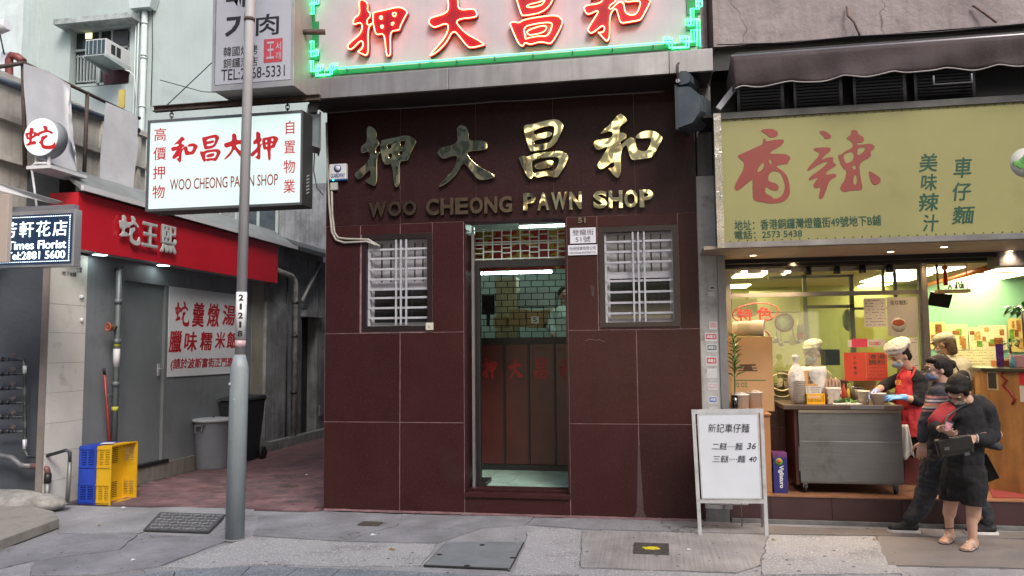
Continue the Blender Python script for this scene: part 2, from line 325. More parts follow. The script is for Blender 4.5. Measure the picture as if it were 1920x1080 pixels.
SL = [([(486,967),(609,959),(755,965),(745,985),(640,1014),(474,1004)], smoothc, .003),
      ([(758,965),(1000,970),(985,984),(905,990),(840,1012),(822,1018),(645,1015),(748,986)], smoothc, .0045),
      ([(1003,971),(1310,976),(1440,986),(1440,1001),(1092,992),(990,984)], smoothc, .0035),
      ([(473,1007),(640,1017),(818,1021),(788,1061),(640,1062),(476,1058),(390,1066),(300,1064)], aggreg, .004),
      ([(992,987),(1090,995),(1086,1078),(960,1079),(985,1020)], aggreg, .0045),
      ([(1093,995),(1440,1003),(1425,1060),(1380,1074),(1090,1064)], brushc, .003),
      ([(1443,1003),(1640,1006),(1690,1075),(1430,1078),(1428,1060)], aggreg, .0035),
      ([(1643,1006),(1985,1014),(2010,1068),(1665,1060)], brownc, .005),
      ([(1443,987),(1960,1000),(1980,1012),(1640,1004),(1443,1001)], brownc, .004),
      ([(1088,1067),(1380,1077),(1426,1063),(1426,1080),(1440,1096),(955,1094),(958,1082),(1086,1081)], aggreg, .0035),
      ([(1692,1078),(1670,1063),(2010,1071),(2030,1110),(1700,1105)], concrete, .003),
      ([(120,962),(300,952),(470,948),(480,966),(300,984),(262,1000),(110,1000)], concrete, .0045),
      ([(0,1030),(110,1002),(258,1002),(225,1030),(60,1052),(-40,1075)], smoothc, .0035),
      ([(228,1032),(260,1004),(440,1008),(300,1062),(180,1079),(60,1079),(64,1054)], smoothc, .005),
      ([(58,1056),(58,1085),(-60,1110),(-60,1080)], concrete, .004)]
for p, m, l in SL: slab(p, m, 0, l)
# skim of pink mortar along the shop foot
mort = mat('pink mortar', (.16, .085, .09), .9, var=.35, vs=6, bump=.8, bs=30, dirt=.4, dcol=(.13, .13, .14), ds=5)
mb = MB(); xs = np.linspace(-3.41, .4, 90); vs = []
for i, x in enumerate(xs): vs += [(x, .02, .035 + .014 * random.random()), (x, -.012 - .012 * random.random(), .02), (x, -.05 - .035 * random.random(), .0055)]
mb.add(vs, [(3 * i + k, 3 * i + k + 1, 3 * i + k + 4, 3 * i + k + 3) for i in range(89) for k in range(2)]); mb.build('mortar_fillet', mort, pav)
gm = MB()
for k in range(90):
    q = at(random.uniform(20, 1900), random.uniform(985, 1075), Z=.007); r_ = random.uniform(.006, .017)
    gm.prism([(q.x + r_ * math.cos(a) * random.uniform(.8, 1.2), q.y + r_ * math.sin(a) * random.uniform(.8, 1.2)) for a in np.linspace(0, 6.28, 8)[:-1]], .0052, .0068)
kind(gm.build('gum_spots', mat('trodden gum', (.11, .11, .115), .8, var=.4, vs=6), pav), 'stuff')
# kerb stones, gently curved
kerb = struct_empty('kerb', (-1, -2.4, 0))
kp = [V((-14, kp[0].y, 0))] + kp
cum = []
for i in range(len(kp) - 1):
    n = max(1, round((kp[i + 1] - kp[i]).length / .75)); cum += [kp[i].lerp(kp[i + 1], k / n) for k in range(n)]
cum.append(kp[-1]); nq = []
for i in range(len(cum)):
    t = (cum[min(i + 1, len(cum) - 1)] - cum[max(i - 1, 0)]).normalized(); nq.append(V((t.y, -t.x, 0)))
for i in range(len(cum) - 1):
    a, b = cum[i], cum[i + 1]; e_ = (b - a).normalized() * .005
    MB().prism([(p.x, p.y) for p in (a + e_, b - e_, b - e_ + nq[i + 1] * .3, a + e_ + nq[i] * .3)], -.13, .004).build('kerb_stone', kerbm, kerb)
# alley paving: red bricks
alley = kind(MB().box(-6.42, -3.42, -.12, 16, -.008, -.004).build('alley_paving', mat('brick bed', (.05, .04, .042), .9, bump=.5)))
brick_ms = [mat('paving brick %d' % i, c, .8, var=.3, vs=3, bump=.5, bs=70, dirt=.35, dcol=(.05, .045, .05), ds=1.6) for i, c in enumerate([(.175, .095, .10), (.145, .082, .088), (.195, .11, .115), (.13, .085, .09)])]
protos = [MB().box(-.097, .097, -.047, .047, -.004, .012).mesh('brick', m) for m in brick_ms]
cells = []
for j in range(160):
    y = -.05 + j * .1
    for i in range(17):
        x = -6.35 + (i + (.5 if j % 2 else 0)) * .2
        if -6.33 < x < -3.5: cells.append((x, y))
cells.sort(key=lambda c: c[1])
far = MB()
for k, (x, y) in enumerate(cells):
    tz = random.uniform(-.002, .003)
    if k < 300:
        o = bpy.data.objects.new('brick', random.choice(protos)); COL.objects.link(o); o.parent = alley; o.location = (x, y, tz); o.rotation_euler = (random.uniform(-.012, .012), random.uniform(-.008, .008), random.uniform(-.01, .01))
    else: far.box(x - .097, x + .097, y - .047, y + .047, -.004, .011 + tz)
kind(far.build('paving', brick_ms[0], alley), 'stuff')

# ------------------------------------------------------------------ pawn shop
granite = mat('maroon granite', (.038, .0125, .0125), .30, var=.14, vs=2.2, bump=.03, bs=12, speck=.3, sps=110, spcol=(.07, .03, .03), streak=.25, dirt=.12, dcol=(.042,.022,.024), ds=1.3, rv=.06, spec=.17)
granite2 = mat('maroon granite, darker lot', (.033, .0112, .0117), .33, var=.14, vs=2.2, bump=.03, bs=12, speck=.3, sps=110, spcol=(.07, .03, .03), streak=.25, dirt=.12, dcol=(.04,.022,.024), ds=1.3, rv=.06, spec=.17)
granite3 = mat('maroon granite, fascia lot', (.026, .0095, .011), .33, var=.14, vs=2.2, bump=.03, bs=12, speck=.5, sps=110, spcol=(.06, .03, .03), streak=.2, rv=.06, spec=.17)  # darker version of the stone colour for the top row of panels
grout = mat('pink grout', (.22, .14, .15), .9, var=.4, vs=9)
blackm = mat('black metal', (.012, .012, .013), .45, var=.2, bump=.1)
X0, X1 = at(611, 600, Y=0).x, at(1312, 600, Y=0).x
zr = [0, at(960, 793, Y=0).z, at(960, 621, Y=0).z, at(960, 412, Y=0).z, at(960, 190, Y=0).z]
shop = thing('pawn_shop', 'pawn shop front clad in dark maroon granite with two barred windows and a central doorway', 'building', ((X0 + X1) / 2, 0, 0))
DX0, DX1 = at(871, 650, Y=0).x, at(1066, 650, Y=0).x
DZ0, DZ1 = at(968, 922, Y=0).z, zr[3]
W1 = rect(680, 439, 812, 621, 0); W2 = rect(1124, 424, 1273, 613, 0)
vL, vR = at(751, 790, Y=0).x, at(1197, 790, Y=0).x
vP = at(1121, 500, Y=0).x
# core wall (behind the cladding) built in blocks round the openings
core = mat('core wall', (.06, .035, .035), .9)
def blk(x0, x1, z0, z1, y0=.0, y1=.24, m=None, name='wall'): return box(name, x0, x1, -.0185, y1, z0, z1, m or grout, shop)
blk(X0, DX0, 0, W1[2]); blk(X0, W1[0], W1[2], W1[3]); blk(W1[1], DX0, W1[2], W1[3]); blk(X0, DX0, W1[3], DZ1)
blk(DX1, X1, 0, W2[2]); blk(DX1, W2[0], W2[2], W2[3]); blk(W2[1], X1, W2[2], W2[3]); blk(DX1, X1, W2[3], DZ1)
blk(X0, X1, DZ1, 9.5); blk(DX0, DX1, 0, DZ0 - .06)
g = .0045
def panel(x0, x1, z0, z1, m=None, y=-.022, g=.0038):
    j = random.uniform(-.0015, .0015)
    return box('granite_panel', x0 + g, x1 - g, y + j, -.001, z0 + g, z1 - g, m or random.choice((granite, granite, granite2)), shop)
for a, b in ((X0, vL), (vL, DX0), (DX1, vR), (vR, X1)):
    for k in range(2): panel(a, b, zr[k] + (.012 if k == 0 else 0), zr[k + 1])
panel(X0, W1[0] - .02, zr[2], zr[3]); panel(W1[1] + .0, DX0, zr[2], zr[3])
panel(W1[0] - .02, vL, W1[3], zr[3]); panel(vL, W1[1], W1[3], zr[3])
panel(DX1, vP, zr[2], zr[3]); panel(W2[1], X1, zr[2], zr[3]); panel(vP, W2[1], W2[3], zr[3]); panel(vP, W2[1], zr[2], W2[2])
panel(vP, W2[0], W2[2], W2[3])
tv = [X0, at(752, 300, Y=0).x, at(893, 300, Y=0).x, at(1038, 300, Y=0).x, at(1190, 300, Y=0).x, X1]
for a, b in zip(tv, tv[1:]): panel(a, b, zr[3], zr[4], granite3, g=.0014)
# splash of repair mortar on the right joint
MB().extr([at(x, y, Y=-.0245) for x, y in ((1196, 835), (1199, 835), (1207, 958), (1213, 972), (1188, 972), (1194, 958))], (0, .003, 0)).build('repair_strip', mat('repair mortar', (.07, .042, .044), .85, var=.3, bump=.5), shop)
MB().tube([at(x, y, Y=-.0235) for x, y in ((1096, 639), (1106, 636), (1117, 638), (1124, 637), (1134, 641))], .0025, 4).build('scratch', grout, shop)
for x, y, w_, h_ in ((1111, 545, 9, 22),): MB().extr([at(x + a, y + b, Y=-.0236) for a, b in ((-w_ / 2, -h_ / 2), (w_ / 2, -h_ / 2 + 3), (w_ / 2 - 2, h_ / 2), (-w_ / 2 + 3, h_ / 2 - 2))], (0, .001, 0)).build('rub_mark', mat('rubbed granite', (.045, .02, .022), .5, var=.4, vs=20), shop)
# doorstep
panel(DX0, DX1, .012, DZ0 - .06)
box('doorstep', DX0 + .004, DX1 - .004, -.045, .3, DZ0 - .058, DZ0 - .012, granite, shop, .004)
box('threshold', DX0 + .01, DX1 - .01, .06, .24, DZ0 - .011, DZ0 + .012, granite2, shop, .003)
# jambs, soffit of the overhang, building above
box('jamb', DX0 + .0015, DX0 + .02, -.017, .3, DZ0, DZ1 - .003, granite2, shop); box('jamb', DX1 - .02, DX1 - .0015, -.017, .3, DZ0, DZ1 - .003, granite2, shop)
sz = zr[4] + .002
soffm = mat('dark soffit', (.03, .02, .022), .55, var=.3)
FA = rect(572, 160, 1337, 115, -.5)
fx0, fx1 = at(572, 165, Y=-.5).x, at(1337, 115, Y=-.5).x
fz0, fz1 = at(960, 159, Y=-.5).z, at(960, 119, Y=-.5).z
box('soffit', fx0 + .02, fx1 - .02, -.48, -.001, fz0 + .004, fz0 + .03, soffm, shop)
box('upper_wall', X0, X1, -.02, .0 - .002, fz0 + .04, 9.5, mat('upper render', (.25, .24, .23), .9, var=.2, streak=.5), shop)
steel = mat('weathered stainless steel', (.36, .35, .36), .38, metal=.75, var=.18, vs=3, bump=.08, bs=6, streak=.45, dcol=(.16, .13, .12), rv=.1)
led = thing('canopy_ledge', 'grey weathered stainless steel ledge under the neon sign', 'canopy', ((fx0 + fx1) / 2, -.5, fz0))
ex = [fx0] + [at(x, 140, Y=-.5).x for x in (840, 1255)] + [fx1]
for a, b in zip(ex, ex[1:]): box('sheet', a + .002, b - .002, -.5, -.46, fz0, fz1, steel, led, .004)
box('top_sheet', fx0, fx1, -.455, -.03, fz1 - .03, fz1 - .004, steel, led); box('end_cap', fx1 - .012, fx1 - .001, -.455, -.03, fz0, fz1 - .035, steel, led)
box('end_cap', fx0 + .001, fx0 + .012, -.455, -.03, fz0, fz1 - .035, steel, led)

# windows of the pawn shop
alum = mat('grey painted window metal', (.37, .37, .41), .5, var=.15, vs=5, dirt=.2, dcol=(.2, .2, .21), ds=4, bump=.1)
dglass = mat('dim window glass', (.02, .022, .022), .08, var=.3, vs=2, spec=.8)
frost = mat('frosted pane', (.33, .33, .36), .3, var=.25, vs=6)
def shop_window(Wr, inner, glassy, rows_px, cols_px, hor_px, name='window'):
    x0, x1, z0, z1 = Wr
    fm = MB()  # black reveal frame
    t = .055
    fm.box(x0 + .001, x1 - .001, -.03, .1, z1 - t, z1 - .001).box(x0 + .001, x1 - .001, -.03, .1, z0 + .001, z0 + t * .8).box(x0 + .001, x0 + t, -.03, .1, z0 + t * .8, z1 - t).box(x1 - t, x1 - .001, -.03, .1, z0 + t * .8, z1 - t)
    fr = fm.build(name, mat('dark reveal granite', (.02, .012, .013), .3), shop)
    a0, a1, b0, b1 = rect(*inner, .06)
    m = MB(); s = .035
    m.box(a0, a1, .06, .1, b1 - s, b1).box(a0, a1, .06, .1, b0, b0 + s).box(a0, a0 + s, .06, .1, b0 + s, b1 - s).box(a1 - s, a1, .06, .1, b0 + s, b1 - s)
    m.build('frame', alum, fr)
    zs = [at((inner[0] + inner[2]) / 2, y, Y=.08).z for y in glassy]
    MB().box(a0 + s, a1 - s, .062, .095, zs[0] - .02, zs[0] + .045).build('transom', alum, fr)
    MB().box(a0 + s, a1 - s, .075, .08, b0 + s, zs[0] - .02).build('pane', dglass, fr)
    MB().box(a0 + s, a1 - s, .075, .08, zs[0] + .045, b1 - s).build('pane', frost, fr)
    for px in cols_px[1]:   # inner uprights behind
        x = at(px, (inner[1] + inner[3]) / 2, Y=.07).x; MB().box(x - .006, x + .006, .066, .074, zs[0] + .045, b1 - s).build('glazing_bar', blackm, fr)
    for i, y in enumerate(hor_px):
        z = at((inner[0] + inner[2]) / 2, y, Y=.0).z; MB().box(a0 - .005, a1 + .005, -.004, .022, z - .0105, z + .0105).build('bar', alum, fr)
    for px in cols_px[0]:
        x = at(px, (inner[1] + inner[3]) / 2, Y=-.012).x; MB().box(x - .009, x + .009, -.024, -.006, b0 + .005, b1 - .005).build('bar', alum, fr)
    for xx in (a0 - .002, a1 + .002): MB().box(xx - .012, xx + .012, -.0, .055, b0, b1).build('side_post', alum, fr)
shop_window(W1, (696, 450, 808, 611), (537,), None, ((743, 752, 762), (716, 733, 778, 793)), (467, 484, 504, 523, 542, 558, 577, 596))
shop_window(W2, (1137, 433, 1262, 604), (518,), None, ((1188, 1198, 1209), (1160, 1172, 1222, 1240)), (452, 471, 491, 526, 547, 567, 587))

# door opening: steel edge, black frame, transom lattice
fy = .22
def pbox(name, px0, py0, px1, py1, y0, y1, m, parent, **k):
    x0, x1, z0, z1 = rect(px0, py0, px1, py1, y0); return box(name, x0, x1, y0, y1, z0, z1, m, parent, **k)
gate = thing('door_frame', 'black steel door frame with a transom bar in the pawn shop doorway', 'door frame', (at(975, 920, Y=fy).x, fy, DZ0))
pbox('post', 885, 426, 890, 919, .1, .14, mat('brushed steel post', (.4, .4, .42), .3, metal=.9), gate)
x0, x1, z0, z1 = rect(889, 487, 1068, 500, fy)
box('transom_bar', x0, DX1 - .022, fy, fy + .06, z0, z1, blackm, gate)
box('mullion', x0, x0 + .06, fy, fy + .06, DZ0 + .015, z0 - .002, blackm, gate)
box('post_foot', x0, x0 + .11, fy + .001, fy + .3, DZ0 + .014, DZ0 + .05, blackm, gate)
lat = thing('transom_lattice', 'pale green painted metal lattice above the black transom bar', 'lattice', (at(975, 487, Y=fy).x, fy, z1))
latm = mat('pale green lattice paint', (.42, .5, .46), .4, var=.1)
lx0, lx1, lz0, lz1 = rect(889, 427, 1068, 486, fy); lx1 = DX1 - .022
cw = (lx1 - lx0) / 10.0
for i in range(11): box('bar', lx0 + i * cw - .005, lx0 + i * cw + .005, fy, fy + .02, lz0, lz1, latm, lat)
hh = (lz1 - lz0)
for z in (.03, .50, .57, .97): box('bar', lx0, lx1, fy + .002, fy + .018, lz0 + hh * z - .006, lz0 + hh * z + .006, latm, lat)
for i in range(10):
    for z in ((.27,) if i % 3 else (.22, .38)) + ((.78,) if i % 2 else (.7,)):
        box('bar', lx0 + i * cw + .006, lx0 + (i + 1) * cw - .006, fy + .003, fy + .017, lz0 + hh * z - .005, lz0 + hh * z + .005, latm, lat)

# interior room of the pawn shop
rm = mat('pawn shop inner wall', (.40, .47, .42), .7, var=.08)
fz = DZ0 + .004
IX0, IX1, IY1 = X0 + .15, X1 - .1, 5.2
room = thing('pawn_shop_interior', 'pale green room behind the pawn shop doorway', 'room', ((X0 + X1) / 2, 2.5, fz))
box('floor_bed', IX0, IX1, .245, IY1, fz - .05, fz - .008, mat('floor bed', (.1, .16, .13), .7), room)
tl = mat('green floor tile', (.30, .46, .38), .35, var=.25, vs=5, speck=.7, sps=60, spcol=(.5, .62, .55), bump=.1)
tm = MB().box(-.143, .143, -.143, .143, -.008, 0).mesh('tile', tl)
for i in range(9):
    for j in range(5):
        x, y = DX0 - .35 + i * .29, .39 + j * .29
        if x > IX0 + .15 and x < IX1 - .15:
            o = bpy.data.objects.new('tile', tm.copy() if False else tm); COL.objects.link(o); o.parent = room; o.location = V((x, y, fz)) - wloc(room)
box('wall', IX0, IX1, IY1, IY1 + .05, fz, 4.2, rm, room); box('wall', IX0 - .05, IX0, .25, IY1, fz, 4.2, rm, room); box('wall', IX1, IX1 + .05, .25, IY1, fz, 4.2, rm, room)
box('ceiling', IX0, IX1, .25, IY1, 3.3, 3.35, mat('pawn shop ceiling', (.6, .65, .62), .8), room)
tubm = mat('cool fluorescent tube', (.9, 1, .95), emit=(.72, 1, .86), es=10)
tg = 'fluorescent tubes on the pawn shop ceiling'
for (x, y, l, lab) in ((-2.6, 3.9, 2.2, 'lit fluorescent tube on the left of the pawn shop ceiling'), (-.9, 2.6, 1.2, 'lit fluorescent tube nearer the counter in the pawn shop'), (-1.2, 1.9, .9, 'lit fluorescent tube right behind the barred counter screen')):
    L_ = thing('fluorescent_light', lab, 'ceiling light', (x, y, 3.2), tg); zt = at(945, 512, Y=y).z if y > 3 else 3.2
    MB().cyl((x - l / 2, y, zt), (x + l / 2, y, zt), .018).build('tube', tubm, L_); box('fitting', x - l / 2, x + l / 2, y - .04, y + .04, zt + .025, zt + .06, mat('white fitting', (.7, .7, .7), .5), L_)
# red board with golden characters, seen through the lattice
rb = thing('red_name_board', 'red board with golden characters hanging behind the transom lattice', 'sign', (at(975, 480, Y=.75).x, .75, at(975, 500, Y=.75).z))
redp = mat('red lacquer', (.42, .02, .022), .35, var=.1); goldp = mat('gold paint', (.42, .34, .06), .4, metal=.4, var=.2)
bx = rect(860, 432, 1110, 506, .8); box('board', bx[0], bx[1], .8, .83, bx[2], bx[3], redp, rb)
for kx, key in ((900, 'ya'), (978, 'da'), (1052, 'cheong')): pglyph(key, kx - 30, 428, kx + 30, 466, .79, goldp, rb, depth=.01)
for kx, key in ((905, 'cheong'), (978, 'da'), (1055, 'wo')): pglyph(key, kx - 30, 468, kx + 30, 504, .787, goldp, rb, depth=.01)
# counter screen
cs = thing('counter_screen', 'tall red-brown counter screen with brick pattern black grille on top', 'counter', (at(975, 882, Y=1.35).x, 1.35, fz))
cy = 1.35
wood = mat('red brown lacquered wood', (.075, .02, .018), .35, var=.2, vs=4, bump=.05)
sx0, sx1 = at(880, 760, Y=cy).x - .25, at(1070, 760, Y=cy).x + .35
pz0, pz1 = at(975, 871, Y=cy).z, at(975, 645, Y=cy).z
box('skirting', sx0, sx1, cy - .02, cy + .05, fz, pz0, blackm, cs)
edges = [sx0] + [at(x, 760, Y=cy).x for x in (898, 946, 992, 1041, 1090)] + [sx1]
for a, b in zip(edges, edges[1:]):
    box('panel', a + .012, b - .012, cy, cy + .03, pz0 + .002, pz1, wood, cs, .003)
    box('batten', b - .011, b + .011, cy - .012, cy + .02, pz0 + .002, pz1, blackm, cs)
box('top_rail', sx0, sx1, cy - .02, cy + .05, pz1 + .001, pz1 + .07, blackm, cs)
redg = mat('red painted characters', (.3, .016, .016), .5)
for px, key in ((918, 'ya'), (967, 'da'), (1014, 'cheong'), (1062, 'wo')):
    pglyph(key, px - 14, 671, px + 14, 711, cy - .0035, redg, cs, depth=.003)
for px, w_ in ((920, 'WOO'), (969, 'CHEONG'), (1016, 'PAWN'), (1062, 'SHOP')):
    ptext(w_, px - 15, 651, px + 15, 660, cy - .003, mat('faded red lettering', (.12, .02, .02), .5), cs, depth=.002)
gz0, gz1 = pz1 + .072, at(975, 503, Y=cy).z
nr = 11; rh = (gz1 - gz0) / nr; bw = .145
for k in range(nr + 1): box('grille_bar', sx0, sx1, cy, cy + .012, gz0 + k * rh - .0045, gz0 + k * rh + .0045, blackm, cs)
for k in range(nr):
    n = int((sx1 - sx0) / bw)
    for i in range(n + 1):
        x = sx0 + (i + (.5 if k % 2 else 0)) * bw
        if x < sx1: box('grille_bar', x - .0045, x + .0045, cy + .001, cy + .011, gz0 + k * rh + .005, gz0 + (k + 1) * rh - .005, blackm, cs)
# pale second lattice behind the grille
# things in the back room
def carton(name, lab, px0, py0, px1, py1, Y, d, m, cat='box', group=None):
    x0, x1, z0, z1 = rect(px0, py0, px1, py1, Y)
    o = box(name, x0, x1, Y, Y + d, z0, z1, m, None, 0, ((x0 + x1) / 2, Y + d / 2, z0)); return single(o, lab, cat, group)
card = mat('cardboard', (.42, .27, .13), .85, var=.12, bump=.1); cream = mat('cream panel', (.55, .5, .36), .6, var=.1)
t = thing('shelf_cabinet', 'tall cream cabinet at the back of the pawn shop', 'cabinet', at(945, 600, Y=3.6))
pbox('body', 930, 520, 968, 640, 3.6, 3.9, cream, t); pbox('door', 932, 524, 949, 636, 3.585, 3.598, mat('cabinet door', (.5, .42, .25), .5), t); pbox('door', 951, 524, 966, 636, 3.585, 3.598, mat('cabinet door', (.5, .42, .25), .5), t)
carton('filing_cabinet', 'grey filing cabinet below the long shelf in the pawn shop', 972, 545, 1040, 575, 3.7, .4, mat('filing grey', (.4, .45, .43), .5), 'cabinet')
for i, (a, b, c, d) in enumerate(((955, 580, 985, 612), (988, 582, 1018, 614), (1020, 580, 1045, 606), (925, 594, 948, 614))):
    carton('storage_box', ['cardboard box below the cream cabinet', 'cardboard box left of the number five card', 'cardboard box right of the number five card', 'small cardboard box by the monitor'][i], a, b, c, d, 3.0, .3, card, 'box', 'boxes stacked behind the pawn counter')
mn = thing('monitor', 'black computer monitor behind the pawn counter grille', 'monitor', at(915, 610, Y=2.6)); pbox('screen', 903, 553, 927, 590, 2.6, 2.64, blackm, mn, bevel=.005); pbox('stand', 912, 590, 918, 612, 2.62, 2.64, blackm, mn)
nc = thing('number_card', 'white card with a green number 5 in the grille', 'card', at(1003, 604, Y=1.33)); pbox('card', 996, 593, 1010, 606, 1.325, 1.33, mat('white card', (.75, .8, .76), .6), nc)
ptext('5', 999, 595, 1007, 604, 1.3245, mat('green print', (.01, .2, .05), .6), nc, bold=.02, depth=.001)
# ------------------------------------------------------------------ signs of the pawn shop
neonred = mat('red neon tube', (1, .5, .4), .3, var=0, emit=(1, .125, .05), es=9)
neongreen = mat('green neon tube', (.4, 1, .7), .3, var=0, emit=(.02, 1, .3), es=2.0)
nb_y = -.42
ns = thing('neon_sign', 'big white neon sign with red characters and green key pattern border over the shop', 'neon sign', (at(940, 110, Y=nb_y).x, nb_y, fz1))
boardm = mat('off white sign board', (.44, .41, .44), .5, var=.1, vs=2, streak=.25, dcol=(.3, .28, .28), bump=.05, bs=5)
n0x, n1x = at(577, 80, Y=nb_y).x, at(1314, 50, Y=nb_y).x
n0z, n1z = fz1 + .002, at(940, -75, Y=nb_y).z
box('board', n0x, n1x, nb_y, nb_y + .18, n0z, n1z, boardm, ns)
greenp = mat('green sign paint', (.015, .22, .075), .45, var=.15)
bt = .05; by = nb_y - .012
bi = n0z + .045
# painted green border strips, stepped at the corners
box('border', n0x + .2, n1x - .2, by, nb_y - .001, bi, bi + bt, greenp, ns); box('border', n0x + .2, n1x - .2, by, nb_y - .001, n1z - bi + n0z - bt, n1z - bi + n0z, greenp, ns)
box('border', n0x + .03, n0x + .03 + bt, by, nb_y - .001, n0z + .2, n1z - .2, greenp, ns); box('border', n1x - .03 - bt, n1x - .03, by, nb_y - .001, n0z + .2, n1z - .2, greenp, ns)
def key_pts(cx, cz, sx, sz, s=1.0):
    """key pattern of square hooks leading both ways out of a corner"""
    u = .052 * s
    A = [(0, 0), (0, 3), (1, 3), (1, 1), (3, 1), (3, 2), (2, 2), (2, 0), (5, 0), (5, 2), (6, 2), (6, 1), (4.2, 1)]
    B = [(0, 3), (0, 5), (2, 5), (2, 4), (1, 4), (1, 7), (0, 7), (0, 9)]
    return [[V((cx + sx * a * u, 0, cz + sz * b * u)) for a, b in P] for P in (A, B)]
for cx, sx in ((n0x + .015, 1), (n1x - .015, -1)):
    for cz, sz in ((n0z + .02, 1), (n1z - .02, -1)):
        pm = MB()
        for P in key_pts(cx, cz, sx, sz):
            for a, b in zip(P, P[1:]):
                w = .013; pm.box(min(a.x, b.x) - w, max(a.x, b.x) + w, by - .0008 - .004 * random.random(), nb_y - .001, min(a.z, b.z) - w, max(a.z, b.z) + w)
        pm.build('key_pattern', greenp, ns)
        tb = MB()
        for off in (0, .5):
            for P in key_pts(cx + sx * off * .03, cz + sz * .012, sx, sz):
                q = [(p.x + sx * off * .02, by - .045, p.z + sz * off * .02) for p in P]
                tb.tube(q, .0065, 8)
        if sz > 0 or True: tb.build('green_tube', neongreen, ns)
for sx, xx in ((1, n0x + .015), (-1, n1x - .015)):
    MB().tube([(xx, by - .045, n0z + .42), (xx, by - .045, n1z - .42)], .0065, 8).build('green_tube', neongreen, ns)
    for zc in (n0z + .42, (n0z + n1z) / 2):
        MB().tube([(xx - .02, by - .045, zc), (xx + .03 * 1, by - .045, zc), (xx + .03, by - .045, zc + .05), (xx - .02, by - .045, zc + .05)], .0065, 8, closed=True).build('green_tube', neongreen, ns)
        MB().box(xx + sx * .02, xx + sx * .11, by - .004, nb_y - .001, zc - .05, zc + .08).build('border', greenp, ns)
MB().tube([(n0x + .26, by - .05, bi + bt + .0), (n1x - .26, by - .05, bi + bt + .0)], .008, 8).build('green_tube', neongreen, ns)
MB().tube([(n0x + .26, by - .05, n1z - .1), (n1x - .26, by - .05, n1z - .1)], .008, 8).build('green_tube', neongreen, ns)
for k in range(9):
    x = n0x + .45 + k * (n1x - n0x - .9) / 8; MB().cyl((x, by - .05, bi + bt), (x, by, bi + bt - .02), .006, n=6).build('tube_clip', alum, ns)
redp2 = mat('red sign lacquer', (.28, .005, .013), .35, var=.1)
def neon_char(key, px0, py0, px1, py1):
    Y = nb_y - .001
    x0, x1, z0, z1 = rect(px0, py0, px1, py1, Y)
    c = pglyph(key, px0, py0, px1, py1, Y, redp2, ns, name='red_character', depth=.05)
    P, _ = glyph_pts(key, 2)
    cm = MB()
    for p in P:
        q = [V((x0 + x * (x1 - x0), 0, z0 + y * (z1 - z0))) for x, y in p]; n = len(q)
        area = sum(q[i].x * q[(i + 1) % n].z - q[(i + 1) % n].x * q[i].z for i in range(n))
        ins = []
        for i in range(n):
            t = (q[(i + 1) % n] - q[i - 1]).normalized(); nn = V((-t.z, 0, t.x)) * (1 if area > 0 else -1)
            ins.append(V((q[i].x + nn.x * .008, Y - .062, q[i].z + nn.z * .008)))
        cm.tube(ins, .0055, 6, closed=True)
    cm.build('neon_outline', neonred, c)
for key, a, b, c_, d in (('ya', 655, 0, 768, 112), ('da', 806, -8, 911, 106), ('cheong', 957, -30, 1057, 90), ('wo', 1095, -36, 1221, 81)): neon_char(key, a, b, c_, d)

brass = mat('polished brass', (.95, .80, .46), .07, metal=1, var=.08, vs=6, bump=.45, bs=4.5, bd=.03, bdet=1)
bl = thing('brass_character_sign', 'large polished brass characters on the maroon granite wall', 'sign', (at(955, 360, Y=-.03).x, -.03, at(955, 345, Y=-.03).z))
for key, a, b, c_, d in (('ya', 668, 236, 782, 353), ('da', 822, 235, 929, 349), ('cheong', 974, 226, 1066, 336), ('wo', 1113, 214, 1243, 334)):
    pglyph(key, a, b, c_, d, -.03, brass, bl, depth=.035, bevel=.004)
brown = mat('brown brass letter', (.22, .165, .12), .3, metal=1, var=.2, bump=.2, bs=9)  # darker brown metal for the two left words
be = thing('english_name_lettering', 'brass capital letters spelling the shop name under the big characters', 'sign', (at(960, 400, Y=-.03).x, -.03, at(960, 405, Y=-.03).z))
import itertools
def letters(word, px0, px1, yl, yr, h, m):
    wts = {'W': 1.35, 'I': .5}; tot = sum(wts.get(c, 1) for c in word); x = px0; gap = 3.0
    un = (px1 - px0 - gap * (len(word) - 1)) / tot
    for c in word:
        w = un * wts.get(c, 1); yb = yl + (yr - yl) * ((x + w / 2) - px0) / (px1 - px0)
        ptext(c, x, yb - h, x + w, yb, -.03, m, be, name='letter', bold=.035, depth=.03); x += w + gap
letters('WOO', 693, 782, 409, 404, 28, brown); letters('CHEONG', 800, 961, 405, 399, 31, brown)
letters('PAWN', 982, 1091, 396, 393, 33, brass); letters('SHOP', 1113, 1225, 392, 389, 33, brass)

# hanging light box
LY = -.62
white_face = mat('lit white acrylic', (.2, .22, .22), .3, var=0, emit=(.8, 1.0, .95), es=.46)
lbx = rect(281, 222, 564, 386, LY)
dk = mat('dark sign casing', (.03, .03, .032), .5, var=.2)
lb = thing('hanging_light_box', 'glowing white light box of the pawn shop hanging by the alley', 'light box', ((lbx[0] + lbx[1]) / 2, LY, lbx[2]))
box('casing', lbx[0] - .03, lbx[1] + .02, LY + .002, LY + .24, lbx[2] - .025, lbx[3] + .03, dk, lb, .006)
box('face', lbx[0], lbx[1], LY - .004, LY + .001, lbx[2], lbx[3], white_face, lb)
for a, b, c_, d in ((lbx[0] - .03, lbx[1] + .02, lbx[3], lbx[3] + .03), (lbx[0] - .03, lbx[1] + .02, lbx[2] - .025, lbx[2]), (lbx[0] - .03, lbx[0], lbx[2], lbx[3]), (lbx[1], lbx[1] + .02, lbx[2], lbx[3])):
    box('trim', a, b, LY - .012, LY + .0015, c_, d, mat('sign trim', (.2, .21, .21), .35, metal=.7), lb)
